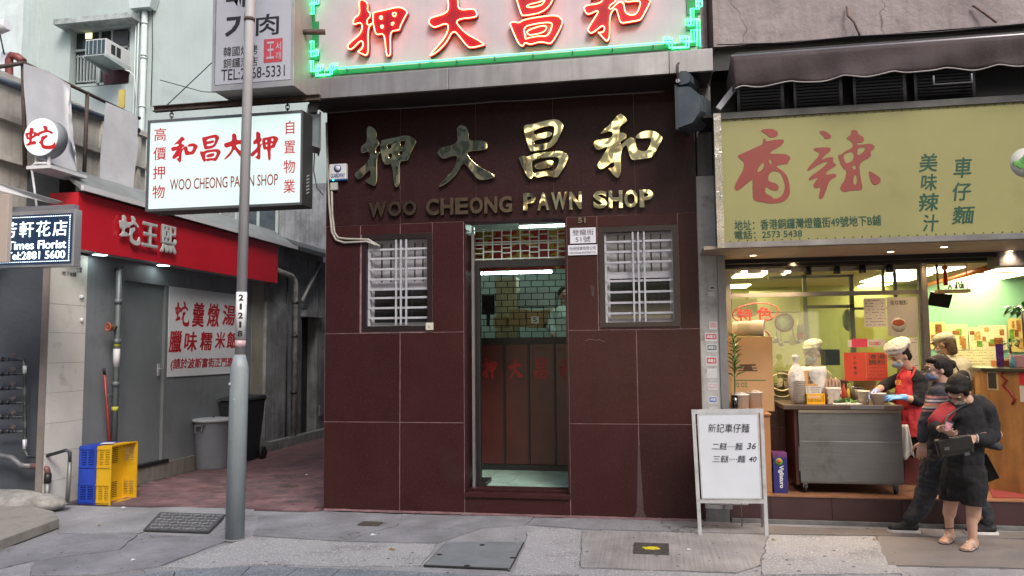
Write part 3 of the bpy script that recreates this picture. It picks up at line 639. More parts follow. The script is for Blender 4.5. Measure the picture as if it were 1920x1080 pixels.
for k in range(6): MB().cbox(V((lbx[1] + .021, LY + .12, lbx[2] + .12 + k * .035)), .004, .07, .012, rx=.4).build('vent_slot', alum, lb)
redt = mat('red sign print', (.5, .012, .02), .5, var=0)
for key, a, b, c_, d in (('wo', 321, 256, 371, 304), ('cheong', 375, 253, 414, 303), ('da', 420, 250, 463, 298), ('ya', 470, 246, 522, 301)):
    pglyph(key, a, b, c_, d, LY - .0045, redt, lb, depth=.002)
ptext('高\n價\n押\n物', 287, 240, 311, 372, LY - .0045, redt, lb, bold=.005, depth=.002, line=1.35)
ptext('自\n置\n物\n業', 532, 226, 554, 362, LY - .0045, redt, lb, bold=.005, depth=.002, line=1.35)
brt = mat('brown sign print', (.25, .03, .02), .5, var=0)
ptext('WOO CHEONG PAWN SHOP', 319, 331, 521, 352, LY - .0045, brt, lb, bold=.004, depth=.002)
# carrying beam, hooks, guy wires
rust = mat('rusty iron', (.07, .05, .042), .8, var=.4, vs=12, bump=.6, bs=60)
beam = thing('sign_beam', 'rusty iron beam that carries the glowing light box', 'beam', at(600, 186, Y=LY + .1))
ba = at(289, 205, Y=LY + .1); bb_ = at(600, 186, Y=LY + .1); bb_.z = ba.z
MB().box(ba.x, bb_.x, LY + .07, LY + .13, ba.z - .03, ba.z - .022).box(ba.x, bb_.x, LY + .096, LY + .104, ba.z - .022, ba.z + .022).box(ba.x, bb_.x, LY + .07, LY + .13, ba.z + .022, ba.z + .03).build('flange', rust, beam)
for px in (322, 539):
    x = at(px, 210, Y=LY + .1).x; hz = lbx[3] + .03
    MB().tube([(x, LY + .1, ba.z - .03), (x, LY + .1, (ba.z + hz) / 2 + .01)], .008, 6).build('hook', rust, beam)
    MB().tube([(x + .02 * math.cos(a), LY + .1, (ba.z + hz) / 2 + .03 * math.sin(a)) for a in np.linspace(0, 6.0, 12)], .006, 6).build('hook', rust, beam)
    MB().tube([(x, LY + .1, hz), (x, LY + .1, (ba.z + hz) / 2 - .01)], .008, 6).build('hook', rust, beam)
wirem = mat('black wire', (.012, .012, .012), .5)
for (a, b, lab) in (((311, 199), (532, -10), 'thin black guy wire rising from the left end of the sign beam'), ((447, 193), (600, -50), 'thin black guy wire rising from the middle of the sign beam')):
    p0 = at(*a, Y=LY + .1); p1 = at(*b, Y=LY + .3); single(MB().tube([p0, p1], .005, 6).build('guy_wire', wirem, None, p0), lab, 'wire', 'guy wires of the light box')

# upper left vertical sign of the grill restaurant
KY = -.85
kx0, kx1, kz0, kz1 = rect(402, -120, 551, 160, KY)
kz0 = at(478, 165, Y=KY).z
ks = thing('vertical_box_sign', 'grey-white box sign with black Korean lettering behind the lamp post', 'sign', ((kx0 + kx1) / 2, KY, kz0))
kface = mat('pale grey sign face', (.36, .37, .42), .4, var=.06, vs=1.5)
box('casing', kx0 - .0, kx1 + .0, KY + .002, KY + .42, kz0, kz1, mat('beige sign casing', (.24, .23, .22), .5, var=.15, streak=.3), ks, .006)
box('face', kx0 + .025, kx1 - .02, KY - .004, KY + .0015, kz0 + .06, kz1 - .03, kface, ks)
for a, b, c_, d in ((kx0 - .008, kx1 + .008, kz0 - .006, kz0 + .05), (kx0 - .008, kx0 + .02, kz0 + .05, kz1), (kx1 - .014, kx1 + .008, kz0 + .05, kz1)): box('trim', a, b, KY - .012, KY + .0018, c_, d, mat('sign trim light', (.42, .42, .43), .35, metal=.5), ks)
blk_t = mat('black sign print', (.012, .01, .014), .5, var=0)
ptext('기', 422, 26, 466, 76, KY - .0045, blk_t, ks, bold=.02, fat=.012, depth=.002); ptext('肉', 480, 26, 523, 66, KY - .0045, blk_t, ks, fat=.012, depth=.002)
ptext('래', 424, -40, 462, 14, KY - .0045, blk_t, ks, bold=.04, depth=.002)
ptext('韓國燒烤', 419, 86, 483, 104, KY - .0045, blk_t, ks, depth=.002); ptext('銅鑼灣店', 419, 108, 483, 126, KY - .0045, blk_t, ks, depth=.002)
ptext('TEL:2668-5331', 415, 126, 534, 147, KY - .0045, blk_t, ks, depth=.002)
sealx = rect(495, 73, 530, 117, KY); box('seal', sealx[0], sealx[1], KY - .006, KY - .0045, sealx[2], sealx[3], mat('dull red seal', (.4, .05, .07), .5), ks)
ptext('王', 500, 78, 514, 110, KY - .0065, kface, ks, bold=.01, depth=.001); ptext('서', 517, 78, 527, 94, KY - .0065, kface, ks, depth=.001); ptext('래', 517, 97, 527, 111, KY - .0065, kface, ks, depth=.001)
# brackets
single(MB().tube([at(556, 60, Y=KY + .2), at(610, 60, Y=KY + .3)], .03, 8).build('sign_bracket', rust, None, at(556, 60, Y=KY + .2)), 'rusty bracket pipe between the vertical sign and the neon sign', 'bracket')

# flood lights
floodm = mat('grey flood light casing', (.10, .12, .135), .4, metal=.3, var=.2, vs=5, dirt=.25, dcol=(.17, .18, .18), ds=5)
def flood(px, py, Y, lab, rz, s=1.0):
    c = at(px, py, Y=Y); t = thing('flood_light', lab, 'flood light', c, 'flood lights under the canopy ledge')
    Mx = Matrix.Translation(c) @ Matrix.Rotation(rz, 4, 'Z') @ Matrix.Scale(s, 4)
    def T(mb): mb.v = [tuple(Mx @ V(v)) for v in mb.v]; return mb
    # curved back housing (half lathe profile swept across) facing +y side plate
    prof = [(-.0, .2), (.13, .18), (.21, .1), (.235, 0), (.22, -.1), (.15, -.19), (0, -.22)]
    m = MB(); n = len(prof)
    for x in (-.16, .16): m.add([(x, -p[0], p[1]) for p in prof], [tuple(range(n)) if x < 0 else tuple(range(n))[::-1]])
    m.add([(x, -p[0], p[1]) for x in (-.16, .16) for p in prof], [(i, i + n, i + 1 + n, i + 1) for i in range(n - 1)], True)
    T(m).build('housing', floodm, t)
    T(MB().box(-.18, .18, .0, .02, -.24, .22)).build('front_frame', mat('flood frame', (.07, .075, .08), .5, metal=.3), t)
    m = MB(); m.add([(x, -p[0], p[1]) for x in (-.15, .15) for p in [(.02, .36), (.1, .35), (.14, .3), (.13, .24), (.1, .22), (.02, .22)]], [(i, i + 6, (i + 1) % 6 + 6, (i + 1) % 6) for i in range(6)] + [(0, 1, 2, 3, 4, 5), (11, 10, 9, 8, 7, 6)], False)
    T(m).build('gear_box', floodm, t)
    for k in range(6): T(MB().box(-.12 + k * .045, -.105 + k * .045, -.25, -.2, -.08, .08)).build('cooling_fin', floodm, t)
    T(MB().tube([(-.19, -.02, .24), (-.19, -.02, .42), (-.12, -.02, .47), (.12, -.02, .47), (.19, -.02, .42), (.19, -.02, .24)], .012, 6)).build('bracket', rust, t)
    T(MB().cyl((-.2, -.02, .25), (-.17, -.02, .25), .02, n=10)).build('hinge_bolt', alum, t)
    return t
flood(597, 250, -.25, 'grey flood light at the left corner of the pawn shop', R(-62), .85)
flood(1281, 207, -.36, 'dark flood light at the right corner of the pawn shop', R(68), .93)

# alarm box, junction box, conduits, door bell, plaques
whitep = mat('white plastic', (.62, .63, .66), .35, var=.05)
ab = thing('alarm_box', 'white alarm bell box with a round blue emblem', 'alarm box', at(633, 335, Y=-.03))
pbox('case', 617, 307, 649, 336, -.075, -.024, whitep, ab, bevel=.008); pbox('blue_base', 618, 334, 649, 338, -.07, -.024, mat('blue plastic', (.02, .08, .3), .4), ab)
p = at(633, 316, Y=-.0765); MB().lathe(p, [(0, 0), (.042, 0), (.042, .0015), (0, .0015)], ax=(0, -1, 0)).build('emblem', mat('blue emblem', (.03, .07, .3), .5), ab)
MB().lathe(p + V((0, -.0016, .004)), [(0, 0), (.028, 0), (.028, .001), (0, .001)], ax=(0, -1, 0)).build('emblem_centre', whitep, ab)
ptext('GUARDWAY', 620, 325, 647, 333, -.0765, mat('blue print', (.02, .04, .2), .5), ab, bold=.02, depth=.001)
jb = thing('junction_box', 'small grey junction box with a green light under the alarm box', 'junction box', at(625, 355, Y=-.03)); pbox('case', 619, 342, 632, 356, -.06, -.024, mat('grey plastic', (.4, .4, .38), .5), jb, bevel=.004)
p = at(625, 337, Y=-.074); MB().ell(p - V((0, 0, .006)), (.006, .006, .006), 8, 6).build('green_lamp', mat('green led', (.1, 1, .6), emit=(.05, 1, .6), es=6), jb)
cond = mat('cream conduit', (.34, .32, .29), .6, var=.2, dirt=.3, ds=4)
pA = [at(x, y, Y=-.045) for x, y in ((612, 230), (614, 300), (617, 380), (622, 435), (630, 450), (645, 455), (688, 453), (706, 460))]
pB = [at(x, y, Y=-.04) for x, y in ((622, 358), (623, 400), (627, 436), (634, 446), (650, 448), (690, 449), (712, 462))]
single(MB().tube(pA, .012, 8).build('conduit', cond, None, pA[0]), 'cream cable conduit running down from the flood light, outer one', 'conduit', 'conduits by the left window')
single(MB().tube(pB, .012, 8).build('conduit', cond, None, pB[0]), 'cream cable conduit running from the junction box to the left window', 'conduit', 'conduits by the left window')
db = thing('door_bell', 'small cream door bell at the foot of the left barred window', 'door bell', at(805, 612, Y=-.04)); pbox('plate', 798, 605, 812, 619, -.05, -.026, mat('cream plastic', (.55, .53, .42), .4), db, bevel=.004)
p = at(805, 612, Y=-.051); MB().lathe(p, [(0, .004), (.01, .004), (.012, 0)], 12, (0, -1, 0)).build('button', alum, db)
plaq = mat('white enamel', (.6, .6, .66), .3, var=.05); navy = mat('dark print', (.03, .02, .05), .5, var=0)
p1 = thing('street_plaque', 'white plaque reading 登龍街 51號 right of the doorway', 'plaque', at(1093, 456, Y=-.03)); pbox('plate', 1069, 427, 1117, 456, -.034, -.0245, plaq, p1)
ptext('登龍街', 1073, 430, 1113, 441, -.0345, navy, p1, depth=.001); ptext('51號', 1079, 443, 1107, 454, -.0345, navy, p1, depth=.001)
p2 = thing('company_plaque', 'smaller white company plaque below the street plaque', 'plaque', at(1093, 477, Y=-.03)); pbox('plate', 1065, 459, 1120, 478, -.034, -.0245, plaq, p2)
ptext('怡保投資有限公司', 1068, 462, 1117, 469, -.0345, navy, p2, depth=.001); ptext('SURE FORTUNE INVESTMENT LTD.', 1068, 472, 1117, 475.5, -.0345, navy, p2, depth=.001)
n51 = thing('house_number', 'little metal house number 51 above the street plaque', 'number', at(1090, 416, Y=-.03)); ptext('51', 1084, 408, 1098, 418, -.027, mat('dull metal number', (.2, .17, .14), .4, metal=.8), n51, bold=.03, depth=.008)
# thin cable stapled under the soffit
pc = [at(x, y + random.uniform(-1, 1), Y=-.03) for x, y in [(616 + k * 45, 211 - k * 2.85) for k in range(15)]]
single(MB().tube(pc, .006, 6).build('wall_cable', mat('dusty cable', (.2, .19, .2), .7), None, pc[0]), 'thin dusty cable stapled along the top of the granite', 'cable')
# ------------------------------------------------------------------ alley and left buildings
WX = -6.45
def ay(px, X=WX, py=700): return at(px, py, X=X).y
def wrect(px0, py0, px1, py1, X):
    return at(px0, (py0 + py1) / 2, X=X).y, at(px1, (py0 + py1) / 2, X=X).y, at((px0 + px1) / 2, py1, X=X).z, at((px0 + px1) / 2, py0, X=X).z
def wtext(s, px0, py0, px1, py1, X, m, parent, **k):
    y0, y1, z0, z1 = wrect(px0, py0, px1, py1, X); return text(s, m, parent, (X, y0, z0), AX, FU, y1 - y0, z1 - z0, **k)
sb = thing('snake_soup_building', 'low grey painted building along the alley with a red fascia', 'building', (WX - .5, 3, 0))
greyp = mat('blue grey wall paint', (.19, .205, .22), .55, var=.12, vs=2, bump=.12, bs=20, dirt=.3, dcol=(.11, .115, .12), ds=1.5, streak=.35)
grime = mat('grimy render', (.25, .26, .27), .85, var=.35, vs=1.6, bump=.6, bs=18, dirt=.55, dcol=(.045, .045, .05), ds=1.8, streak=.7)
beige = mat('beige wall tile', (.28, .26, .22), .6, var=.15, vs=3, dirt=.2, dcol=(.14, .13, .12))
yd0, yd1 = ay(228), ay(306)
yA, yB, yC, yD = ay(158), ay(470), ay(492), 15.0
topz = 3.42
dz = at(265, 530, X=WX).z
def wall(y0, y1, z0, z1, m, x=WX, name='wall', th=.3): return box(name, x - th, x, y0, y1, z0, z1, m, sb)
wall(yA, yd0 - .04, 0, topz, greyp); wall(yd0 - .04, yd1 + .06, dz + .04, topz, greyp); wall(yd1 + .06, yB, 0, topz, greyp)
wall(yB, yC, 0, topz, beige, WX + .005)
yE = ay(566); yF = ay(594)
wall(yC, ay(530), 0, 2.5, grime, WX + .06, 'pier'); wall(yC, yE, 0, topz, grime, WX - .01); wall(yE, yF, 2.3, topz, grime, WX - .01); wall(yF, yD, 0, topz, grime)
wall(yE, yF, 0, 2.3, mat('dark recess', (.03, .03, .032), .9, var=.3), WX - .2, 'recess')
box('door_hood', WX, WX + .12, yE - .1, yF + .1, 2.3, 2.42, grime, sb)
for k in range(3): box('ledge', WX, WX + .03 + .05 * k, yF + .1 + .3 * k, yF + .35 + .3 * k, .4, .6 + .2 * k, grime, sb)
box('plinth', WX - .0, WX + .035, yA + .45, yB + .2, 0, .2, mat('stained plinth', (.23, .21, .18), .85, var=.3, bump=.6, dirt=.45, dcol=(.06, .05, .045), ds=3, streak=.6), sb)
box('plinth', WX + .06, WX + .2, yC, yF + .5, 0, .16, grime, sb)
dr = box('door', WX - .07, WX - .03, yd0, yd1, .24, dz, mat('grey steel door', (.16, .175, .185), .4, var=.1, bump=.05), sb)
yh = ay(296, WX - .03); zh = at(296, 692, X=WX).z
MB().box(WX - .029, WX - .015, yh - .02, yh + .02, zh - .09, zh + .07).build('handle_plate', alum, dr); MB().tube([(WX - .015, yh, zh), (WX + .03, yh, zh), (WX + .03, yh - .1, zh)], .009, 6).build('handle', alum, dr)
fm = MB().box(WX - .08, WX + .012, yd0 - .04, yd0 - .001, .2, dz).box(WX - .08, WX + .012, yd1 + .001, yd1 + .06, .2, dz).box(WX - .08, WX + .012, yd0 - .04, yd1 + .06, dz + .001, dz + .045)
fm.build('door_frame', mat('door frame paint', (.17, .185, .19), .45, var=.1), sb)
box('threshold', WX - .1, WX + .05, yd0 - .3, yd1 + .1, .2, .24, blackm, sb)
# tiled pillar at the street corner
tp = mat('ivory wall tile', (.62, .60, .55), .35, var=.12, vs=2, bump=.06, dirt=.15, dcol=(.2, .19, .17), ds=2)
yP0 = ay(88); box('pillar_core', WX - .05, WX - .012, yP0 + .01, yA - .003, 0, 2.78, mat('brown edge', (.2, .17, .15), .8, var=.2, bump=.4, streak=.3), sb)
zj = [0] + [at(120, y, X=WX).z for y in (897, 845, 791, 735, 680, 624, 571)] + [2.78]
for a, b in zip(zj, zj[1:]): box('tile', WX - .011, WX, yP0, yA - .004, a + .002, b - .002, tp, sb)
for (y_, sy) in ((557, 1), (600, .7)):
    p = at(152, y_, X=WX); MB().ell(p + V((.01, 0, 0)), (.02, .03 * sy, .025), 8, 6).build('wall_stud', whitep, sb)
wtext('七號', 143, 500, 154, 511, WX + .002, blk_t, sb, depth=.001); wtext('地下B鋪', 116, 509, 143, 518, WX + .002, blk_t, sb, depth=.001)
# roof and upper structure
box('roof', -12, WX - .01, .1, 6.7, topz + .002, topz + .12, mat('roof concrete', (.2, .2, .2), .9, var=.3), sb)
# red fascia
fred = mat('glossy red fascia sheet', (.55, .014, .028), .25, var=.06, vs=1)
FXX = -6.2
fy0, fy1 = ay(150, FXX, 400), ay(520, FXX, 490)
rf = thing('red_fascia_sign', 'long glossy red fascia with white raised characters 蛇王熙 along the alley', 'sign', (FXX, fy0, 2.8))
box('panel', FXX - .03, FXX, fy0, fy1, 2.8, 3.43, fred, rf)
box('end_panel', FXX - .36, FXX - .001, fy0 - .03, fy0 - .001, 2.8, 3.43, fred, rf)
box('underside', WX + .001, FXX - .032, fy0 + .001, fy1, 2.81, 2.83, mat('pale soffit sheet', (.5, .52, .53), .4, var=.1), rf)
box('end_panel', WX + .001, FXX - .001, fy1 + .001, fy1 + .02, 2.8, 3.43, fred, rf)
wch = mat('white raised character', (.5, .53, .53), .45, var=.05)
y0, y1, z0, z1 = wrect(218, 404, 257, 458, FXX); glyph('se', wch, rf, (FXX + .03, y0, z0), AX, FU, y1 - y0, z1 - z0, depth=.02)
wtext('王', 265, 418, 294, 464, FXX + .03, wch, rf, fat=.03, depth=.02, name='character'); wtext('熙', 300, 423, 329, 475, FXX + .03, wch, rf, fat=.025, depth=.02, name='character')
for px in (240, 280, 315):
    y = ay(px, FXX, 440); MB().cyl((FXX, y, 3.1), (FXX + .03, y, 3.1), .008, n=6).build('stand_off', blackm, rf)
lampw = mat('lit downlight disc', (1, 1, 1), emit=(.85, 1, .98), es=9)
for i, (x, y) in enumerate(((172, 477), (296, 497), (392, 512))):
    if i == 2: continue
    p = at(x, y, Z=2.80); p.x = -6.3
    d = thing('downlight', ['round lit downlight by the tiled pillar under the red fascia', 'round lit downlight above the grey alley door'][i], 'downlight', (p.x, p.y, 2.8), 'downlights under the red fascia')
    MB().lathe((p.x, p.y, 2.79), [(0, 0), (.075, 0), (.08, .01), (.08, .018)], 20).build('lamp_disc', lampw, d); MB().lathe((p.x, p.y, 2.789), [(.081, .0), (.095, .0), (.095, .02), (.081, .02)], 20).build('rim', whitep, d)
# flashing
fl = thing('roof_flashing', 'white and grey metal flashing sloping above the red fascia', 'flashing', (FXX, fy0, 3.44))
MB().extr([(FXX + .05, fy0 - .06, 3.45), (FXX + .05, fy0 - .06, 3.5), (FXX - .35, fy0 - .06, 3.78), (FXX - .35, fy0 - .06, 3.74)], (0, 5.2, 0)).build('sheet', mat('grey flashing metal', (.24, .26, .26), .5, metal=.3, var=.2, streak=.3), fl)
box('lip', FXX + .051, FXX + .08, fy0 - .06, fy1 + .6, 3.44, 3.5, whitep, fl)
MB().extr([(WX + .3, fy0 + 5.2, 3.44), (WX + .3, fy0 + 5.2, 3.52), (WX - .05, fy0 + 5.2, 3.7), (WX - .05, fy0 + 5.2, 3.64)], (0, 4, 0)).build('eave', mat('dark eave', (.06, .065, .07), .6), fl)
# alley poster
pz = wrect(316, 545, 452, 703, WX + .012)
po = thing('alley_menu_board', 'pale board with red brushed soup names on the grey alley wall', 'sign board', (WX + .012, pz[0], pz[2]))
box('board', WX + .001, WX + .012, pz[0], pz[1], pz[2], pz[3], mat('pale board', (.66, .69, .72), .4, var=.06), po)
redb = mat('red brushed print', (.4, .012, .018), .5, var=0)
XX = WX + .0125
y0, y1, z0, z1 = wrect(328, 565, 355, 612, XX); glyph('se', redb, po, (XX, y0, z0), AX, FU, y1 - y0, z1 - z0, depth=.002)
for c, a, b, c_, d in (('羹', 360, 567, 383, 613), ('燉', 388, 569, 412, 613), ('湯', 417, 572, 441, 610), ('臘', 316, 620, 341, 661), ('味', 345, 622, 369, 659), ('糯', 375, 622, 398, 657), ('米', 403, 622, 422, 654), ('飯', 425, 622, 447, 653)):
    wtext(c, a, b, c_, d, XX, redb, po, depth=.003, name='character', shear=.12, fat=.022)
wtext('(請於波斯富街正門進入)', 320, 671, 450, 692, XX, redb, po, depth=.003, shear=.1, fat=.015)

# dark corner wall with valves
ow = thing('dark_corner_building', 'dark grey painted wall at the left edge with a row of water valves', 'building', (-9, 0, 0))
darkw = mat('dark grey wall paint', (.065, .072, .085), .6, var=.25, vs=2, bump=.35, bs=25, dirt=.3, dcol=(.03, .03, .033), ds=2)
wy = -.22
wxr = at(80, 700, Y=wy).x
wxr = WX - .085; box('wall', -16, wxr, wy, wy + .25, 0, at(50, 322, Y=wy).z, darkw, ow)
box('pillar_edge', wxr + .001, WX - .001, yP0 - .012, yP0 + .006, 0, 2.78, mat('brown edge', (.2, .17, .15), .8), ow)
vp = thing('water_pipe_rack', 'vertical black water pipe with six branch valves on the dark wall', 'pipes', at(46, 860, Y=wy - .06))
pipem = mat('black painted pipe', (.035, .037, .04), .45, metal=.4, var=.3, bump=.3, dirt=.35, dcol=(.25, .25, .26), ds=9)
MB().tube([at(x, y, Y=wy - .13) for x, y in ((30, 674), (44, 674), (46, 690), (47, 845), (52, 856), (80, 857), (124, 844), (131, 848), (131, 870))], .018, 8).build('pipe', pipem, vp)
MB().tube([at(x, y, Y=wy - .13) for x, y in ((131, 866), (129, 905), (126, 942))], .022, 8).build('pipe', mat('galvanised pipe', (.2, .2, .2), .5, metal=.5, var=.3, dirt=.4, ds=6), vp)
for y0_, y1_ in ((686, 700), (824, 842)): MB().tube([at(46.5, y0_, Y=wy - .13), at(46.5, y1_, Y=wy - .13)], .021, 8).build('white_sleeve', whitep, vp)
for k in range(6):
    y = 674 + k * 27; q = [at(x, y, Y=wy - .13) for x in (-20, 44)]
    vb = MB().tube(q, .011, 6).build('branch', pipem, vp)
    for px, r_ in ((2, .026), (14, .022), (26, .018)): p = at(px, y, Y=wy - .13); MB().cyl(p - V((.022, 0, 0)), p + V((.022, 0, 0)), r_, n=8).build('coupling', pipem, vb)
    p = at(24, y - 9, Y=wy - .16); MB().tube([p + V((.03 * math.cos(a), .0, .012 * math.sin(a))) for a in np.linspace(0, 6.28, 9)[:-1]], .006, 5, closed=True).cyl(p - V((0, 0, .04)), p, .006, n=6).build('valve_handle', mat('brown valve handle', (.12, .08, .07), .6), vb)
lp = thing('waste_pipe', 'old grey and red-brown elbowed waste pipe by the tiled pillar', 'pipe', at(88, 950, Y=-.42))
MB().tube([at(x, y, Y=-.36) for x, y in ((-10, 852), (8, 856), (22, 858), (32, 866), (40, 873), (60, 874))], .03, 10).build('pipe', mat('galvanised pipe', (.2, .2, .2), .5), lp)
MB().tube([at(x, y, Y=-.36) for x, y in ((60, 874), (78, 874), (88, 879), (90, 888))], .03, 10).build('elbow', mat('red brown pipe', (.18, .08, .07), .6, var=.3), lp)
MB().tube([at(x, y, Y=-.36) for x, y in ((90, 888), (89, 905))], .036, 10).build('sleeve', blackm, lp); MB().tube([at(x, y, Y=-.36) for x, y in ((89, 905), (87, 952))], .028, 10).build('pipe', mat('galvanised pipe', (.2, .2, .2), .5), lp)
pts = [at(x, y, Z=.09) for x, y in ((-60, 1040), (0, 1012), (111, 972), (100, 958), (60, 948), (-60, 950))]
single(MB().prism([(p.x, p.y) for p in pts], 0, .09).build('concrete_step', mat('grey brown step concrete', (.24, .225, .2), .9, var=.3, bump=.8, bs=40, dirt=.3, dcol=(.1, .09, .08), ds=3), None, (pts[1].x, pts[1].y, 0), .008), 'low concrete step at the left edge in front of the dark wall', 'step')
mm = MB(); c0 = at(40, 948, Z=.05)
mm.ell((c0.x - .25, -.42, .07), (.75, .26, .13), 18, 8); mm.build('rubble_mound', mat('rough cement', (.26, .25, .23), .95, var=.4, vs=8, bump=1.5, bs=20), None, (c0.x, -.42, 0)); single(bpy.data.objects['rubble_mound'], 'rough grey cement mound below the water valves', 'mound')

# florist LED sign and its neighbours
LYf = -1.25
a0, a1, b0, b1 = rect(-60, 404, 135, 496, LYf)
le = thing('led_sign', 'dark florist LED sign with white glowing dotted lettering at the left edge', 'LED sign', ((a0 + a1) / 2, LYf, b0))
sv = mat('silver sign casing', (.42, .42, .44), .35, metal=.6, var=.1)
box('casing', a0 - .02, a1 + .02, LYf + .002, LYf + .1, b0 - .03, b1 + .04, sv, le, .005)
box('screen', a0, a1, LYf - .006, LYf + .001, b0, b1, mat('blue black LED screen', (.008, .014, .03), .25, var=.1, emit=(.01, .025, .06), es=.6), le)
ledm = mat('white LED dots', (.9, .95, 1), emit=(.7, .88, 1), es=1.2)
n = 56; mb = MB()
for i in range(n):
    x = a0 + .02 + (a1 - a0 - .04) * i / (n - 1)
    for z in (b0 + .022, b1 - .022): mb.box(x - .0035, x + .0035, LYf - .012, LYf - .006, z - .0035, z + .0035)
for i in range(26):
    z = b0 + .03 + (b1 - b0 - .06) * i / 25; mb.box(a1 - .026, a1 - .02, LYf - .012, LYf - .006, z - .0035, z + .0035)
kind(mb.build('led_dots', ledm, le), 'stuff')
ptext('芳軒花店', 6, 415, 126, 444, LYf - .0065, ledm, le, bold=.003, depth=.004, sp=1.2); ptext('Times Florist', 14, 451, 124, 467, LYf - .0065, ledm, le, bold=.008, depth=.004); ptext('Tel:2881 5600', 12, 471, 122, 486, LYf - .0065, ledm, le, bold=.008, depth=.004)
box('hood', a0 - .03, a1 - .01, LYf + .02, LYf + .09, b1 + .045, b1 + .09, mat('grey hood', (.18, .18, .2), .5), le)
q = rect(-40, 365, 14, 492, -1.6); single(box('cream_panel', q[0], q[1], -1.6, -1.55, q[2], q[3], mat('cream sheet', (.42, .35, .31), .6, var=.06), None, .004, ((q[0] + q[1]) / 2, -1.58, q[2])), 'blank cream panel at the left edge in front of the LED sign', 'panel')
pa, pb_ = at(-30, 335, Y=-1.5), at(112, 377, Y=-1.1)
single(MB().extr([pa, pb_, pb_ - V((.1, 0, .02)), pa - V((0, 0, .075))], (0, .05, .0)).build('canopy_edge', whitep, None, pa), 'white slanting canopy edge above the LED sign', 'canopy')
# round snake sign
rc = at(77, 257, Y=-.75); rs = thing('round_sign', 'round glowing white sign with the red character 蛇', 'light box', rc - V((0, 0, .3)))
MB().lathe(rc, [(0, .012), (.198, .012), (.2, .01), (.2, 0)], 40, (0, -1, 0)).build('face', mat('lit white acrylic disc', (.3, .32, .32), emit=(.92, 1, 1), es=.5, var=0), rs)
MB().lathe(rc, [(.2, 0), (.205, .0), (.207, -.005), (.207, -.14), (0, -.14)], 40, (0, -1, 0)).build('casing', mat('grey light box casing', (.3, .32, .34), .5), rs)
pglyph('se', 47, 236, 105, 281, -.763, redt, rs, depth=.002)
for px in (68, 92): MB().box(at(px, 300, Y=-.7).x - .012, at(px, 300, Y=-.7).x + .012, -.71, -.69, at(px, 312, Y=-.7).z, at(px, 292, Y=-.7).z).build('foot', whitep, rs)
MB().tube([at(x, y, Y=-.72) for x, y in ((88, 306), (66, 306), (59, 312), (64, 350), (70, 398))], .012, 8).build('bracket_pipe', whitep, rs)
box('bracket_plate', at(55, 312, Y=-.7).x, at(100, 312, Y=-.7).x, -.74, -.2, at(70, 318, Y=-.7).z, at(70, 312, Y=-.7).z, whitep, rs)

# upper ledged concrete wall behind the sheets
HX = -6.95
hw = thing('ledged_parapet', 'stained concrete parapet wall with horizontal ledges above the low roof', 'parapet', (HX, 1, topz))
ruw = mat('stained cream concrete', (.5, .48, .44), .85, var=.25, vs=2, bump=.4, bs=20, dirt=.35, dcol=(.14, .13, .12), ds=2, streak=.5)
hy1 = ay(273, HX, 300); ptop = at(45, 150, X=HX).z
box('wall', HX - .2, HX, -3, hy1, topz - .4, ptop, ruw, hw)
for z in (3.75, 4.2, ptop - .1): box('ledge', HX + .001, HX + .07, -3, hy1 + .02, z, z + .06, ruw, hw)
for y in (-.9, 0, .9, 1.6): box('rib', HX + .001, HX + .05, y, y + .06, topz - .3, ptop - .12, ruw, hw)
fr = thing('scaffold_rail', 'rusty steel posts and rail that carry the torn white sheets', 'railing', at(45, 312, X=-6.6))
SX = -6.6
for a, b in (((43, 118), (47, 312)), ((164, 172), (158, 325)), ((-5, 126), (45, 118)), ((45, 118), (262, 222))): MB().tube([at(*a, X=SX), at(*b, X=SX)], .022, 6).build('post' if a[0] == 43 or a[0] == 164 else 'rail', rust, fr)
single(MB().tube([at(-10, 146, X=-6.75), at(260, 215, X=-6.75) - V((0, 0, .22))], .04, 10).build('blue_pipe', mat('blue grey pipe', (.05, .07, .1), .5, var=.2), None, at(0, 146, X=-6.75)), 'long blue-grey pipe behind the torn white sheets', 'pipe')
shm = mat('grey white plastic sheet', (.60, .61, .65), .6, var=.12, vs=3, bump=.2, bs=5)
def sheet(pts, lab, X, wave=.018):
    P = [at(x, y, X=X) for x, y in pts]
    ys = [p.y for p in P]; zs = [p.z for p in P]
    bm = bmesh.new(); f = bm.faces.new([bm.verts.new(p) for p in P]); bmesh.ops.triangulate(bm, faces=[f])
    bmesh.ops.subdivide_edges(bm, edges=bm.edges[:], cuts=4, use_grid_fill=True)
    for v in bm.verts: v.co.x += wave * math.sin((v.co.y * 5 + v.co.z * 2)) + wave * .5 * math.sin(v.co.z * 7 + v.co.y * 3)
    me = bpy.data.meshes.new('hanging_sheet'); bm.to_mesh(me); bm.free(); me.materials.append(shm)
    for p in me.polygons: p.use_smooth = True
    o = link('hanging_sheet', me, None, P[0]); single(o, lab, 'sheet', 'torn sheets on the rail')
sheet([(47, 119), (85, 132), (129, 160), (126, 200), (127, 240), (141, 322), (100, 308), (60, 290), (52, 240), (49, 180)], 'white torn sheet hanging behind the round snake sign', -6.52)
sheet([(199, 191), (230, 205), (258, 216), (255, 285), (250, 356), (187, 334), (193, 260)], 'smaller grey-white sheet between the round sign and the light box', -6.52, .012)
redpipe = mat('dull red pipe', (.19, .05, .045), .5, var=.25)
pr = [at(x, y, Y=-.1) for x, y in ((38, 162), (35, 172), (24, 172), (17, 160), (17, 112), (22, 104), (32, 106), (44, 116))]
single(MB().tube(chaikin([tuple(p) [:2] for p in []], 0) or pr, .045, 10).build('red_pipe', redpipe, None, pr[0]), 'dull red U-shaped pipe at the upper left edge', 'pipe')
wpp = [at(x, y, Y=-.1) for x, y in ((8, 250), (6, 180), (10, 100))]
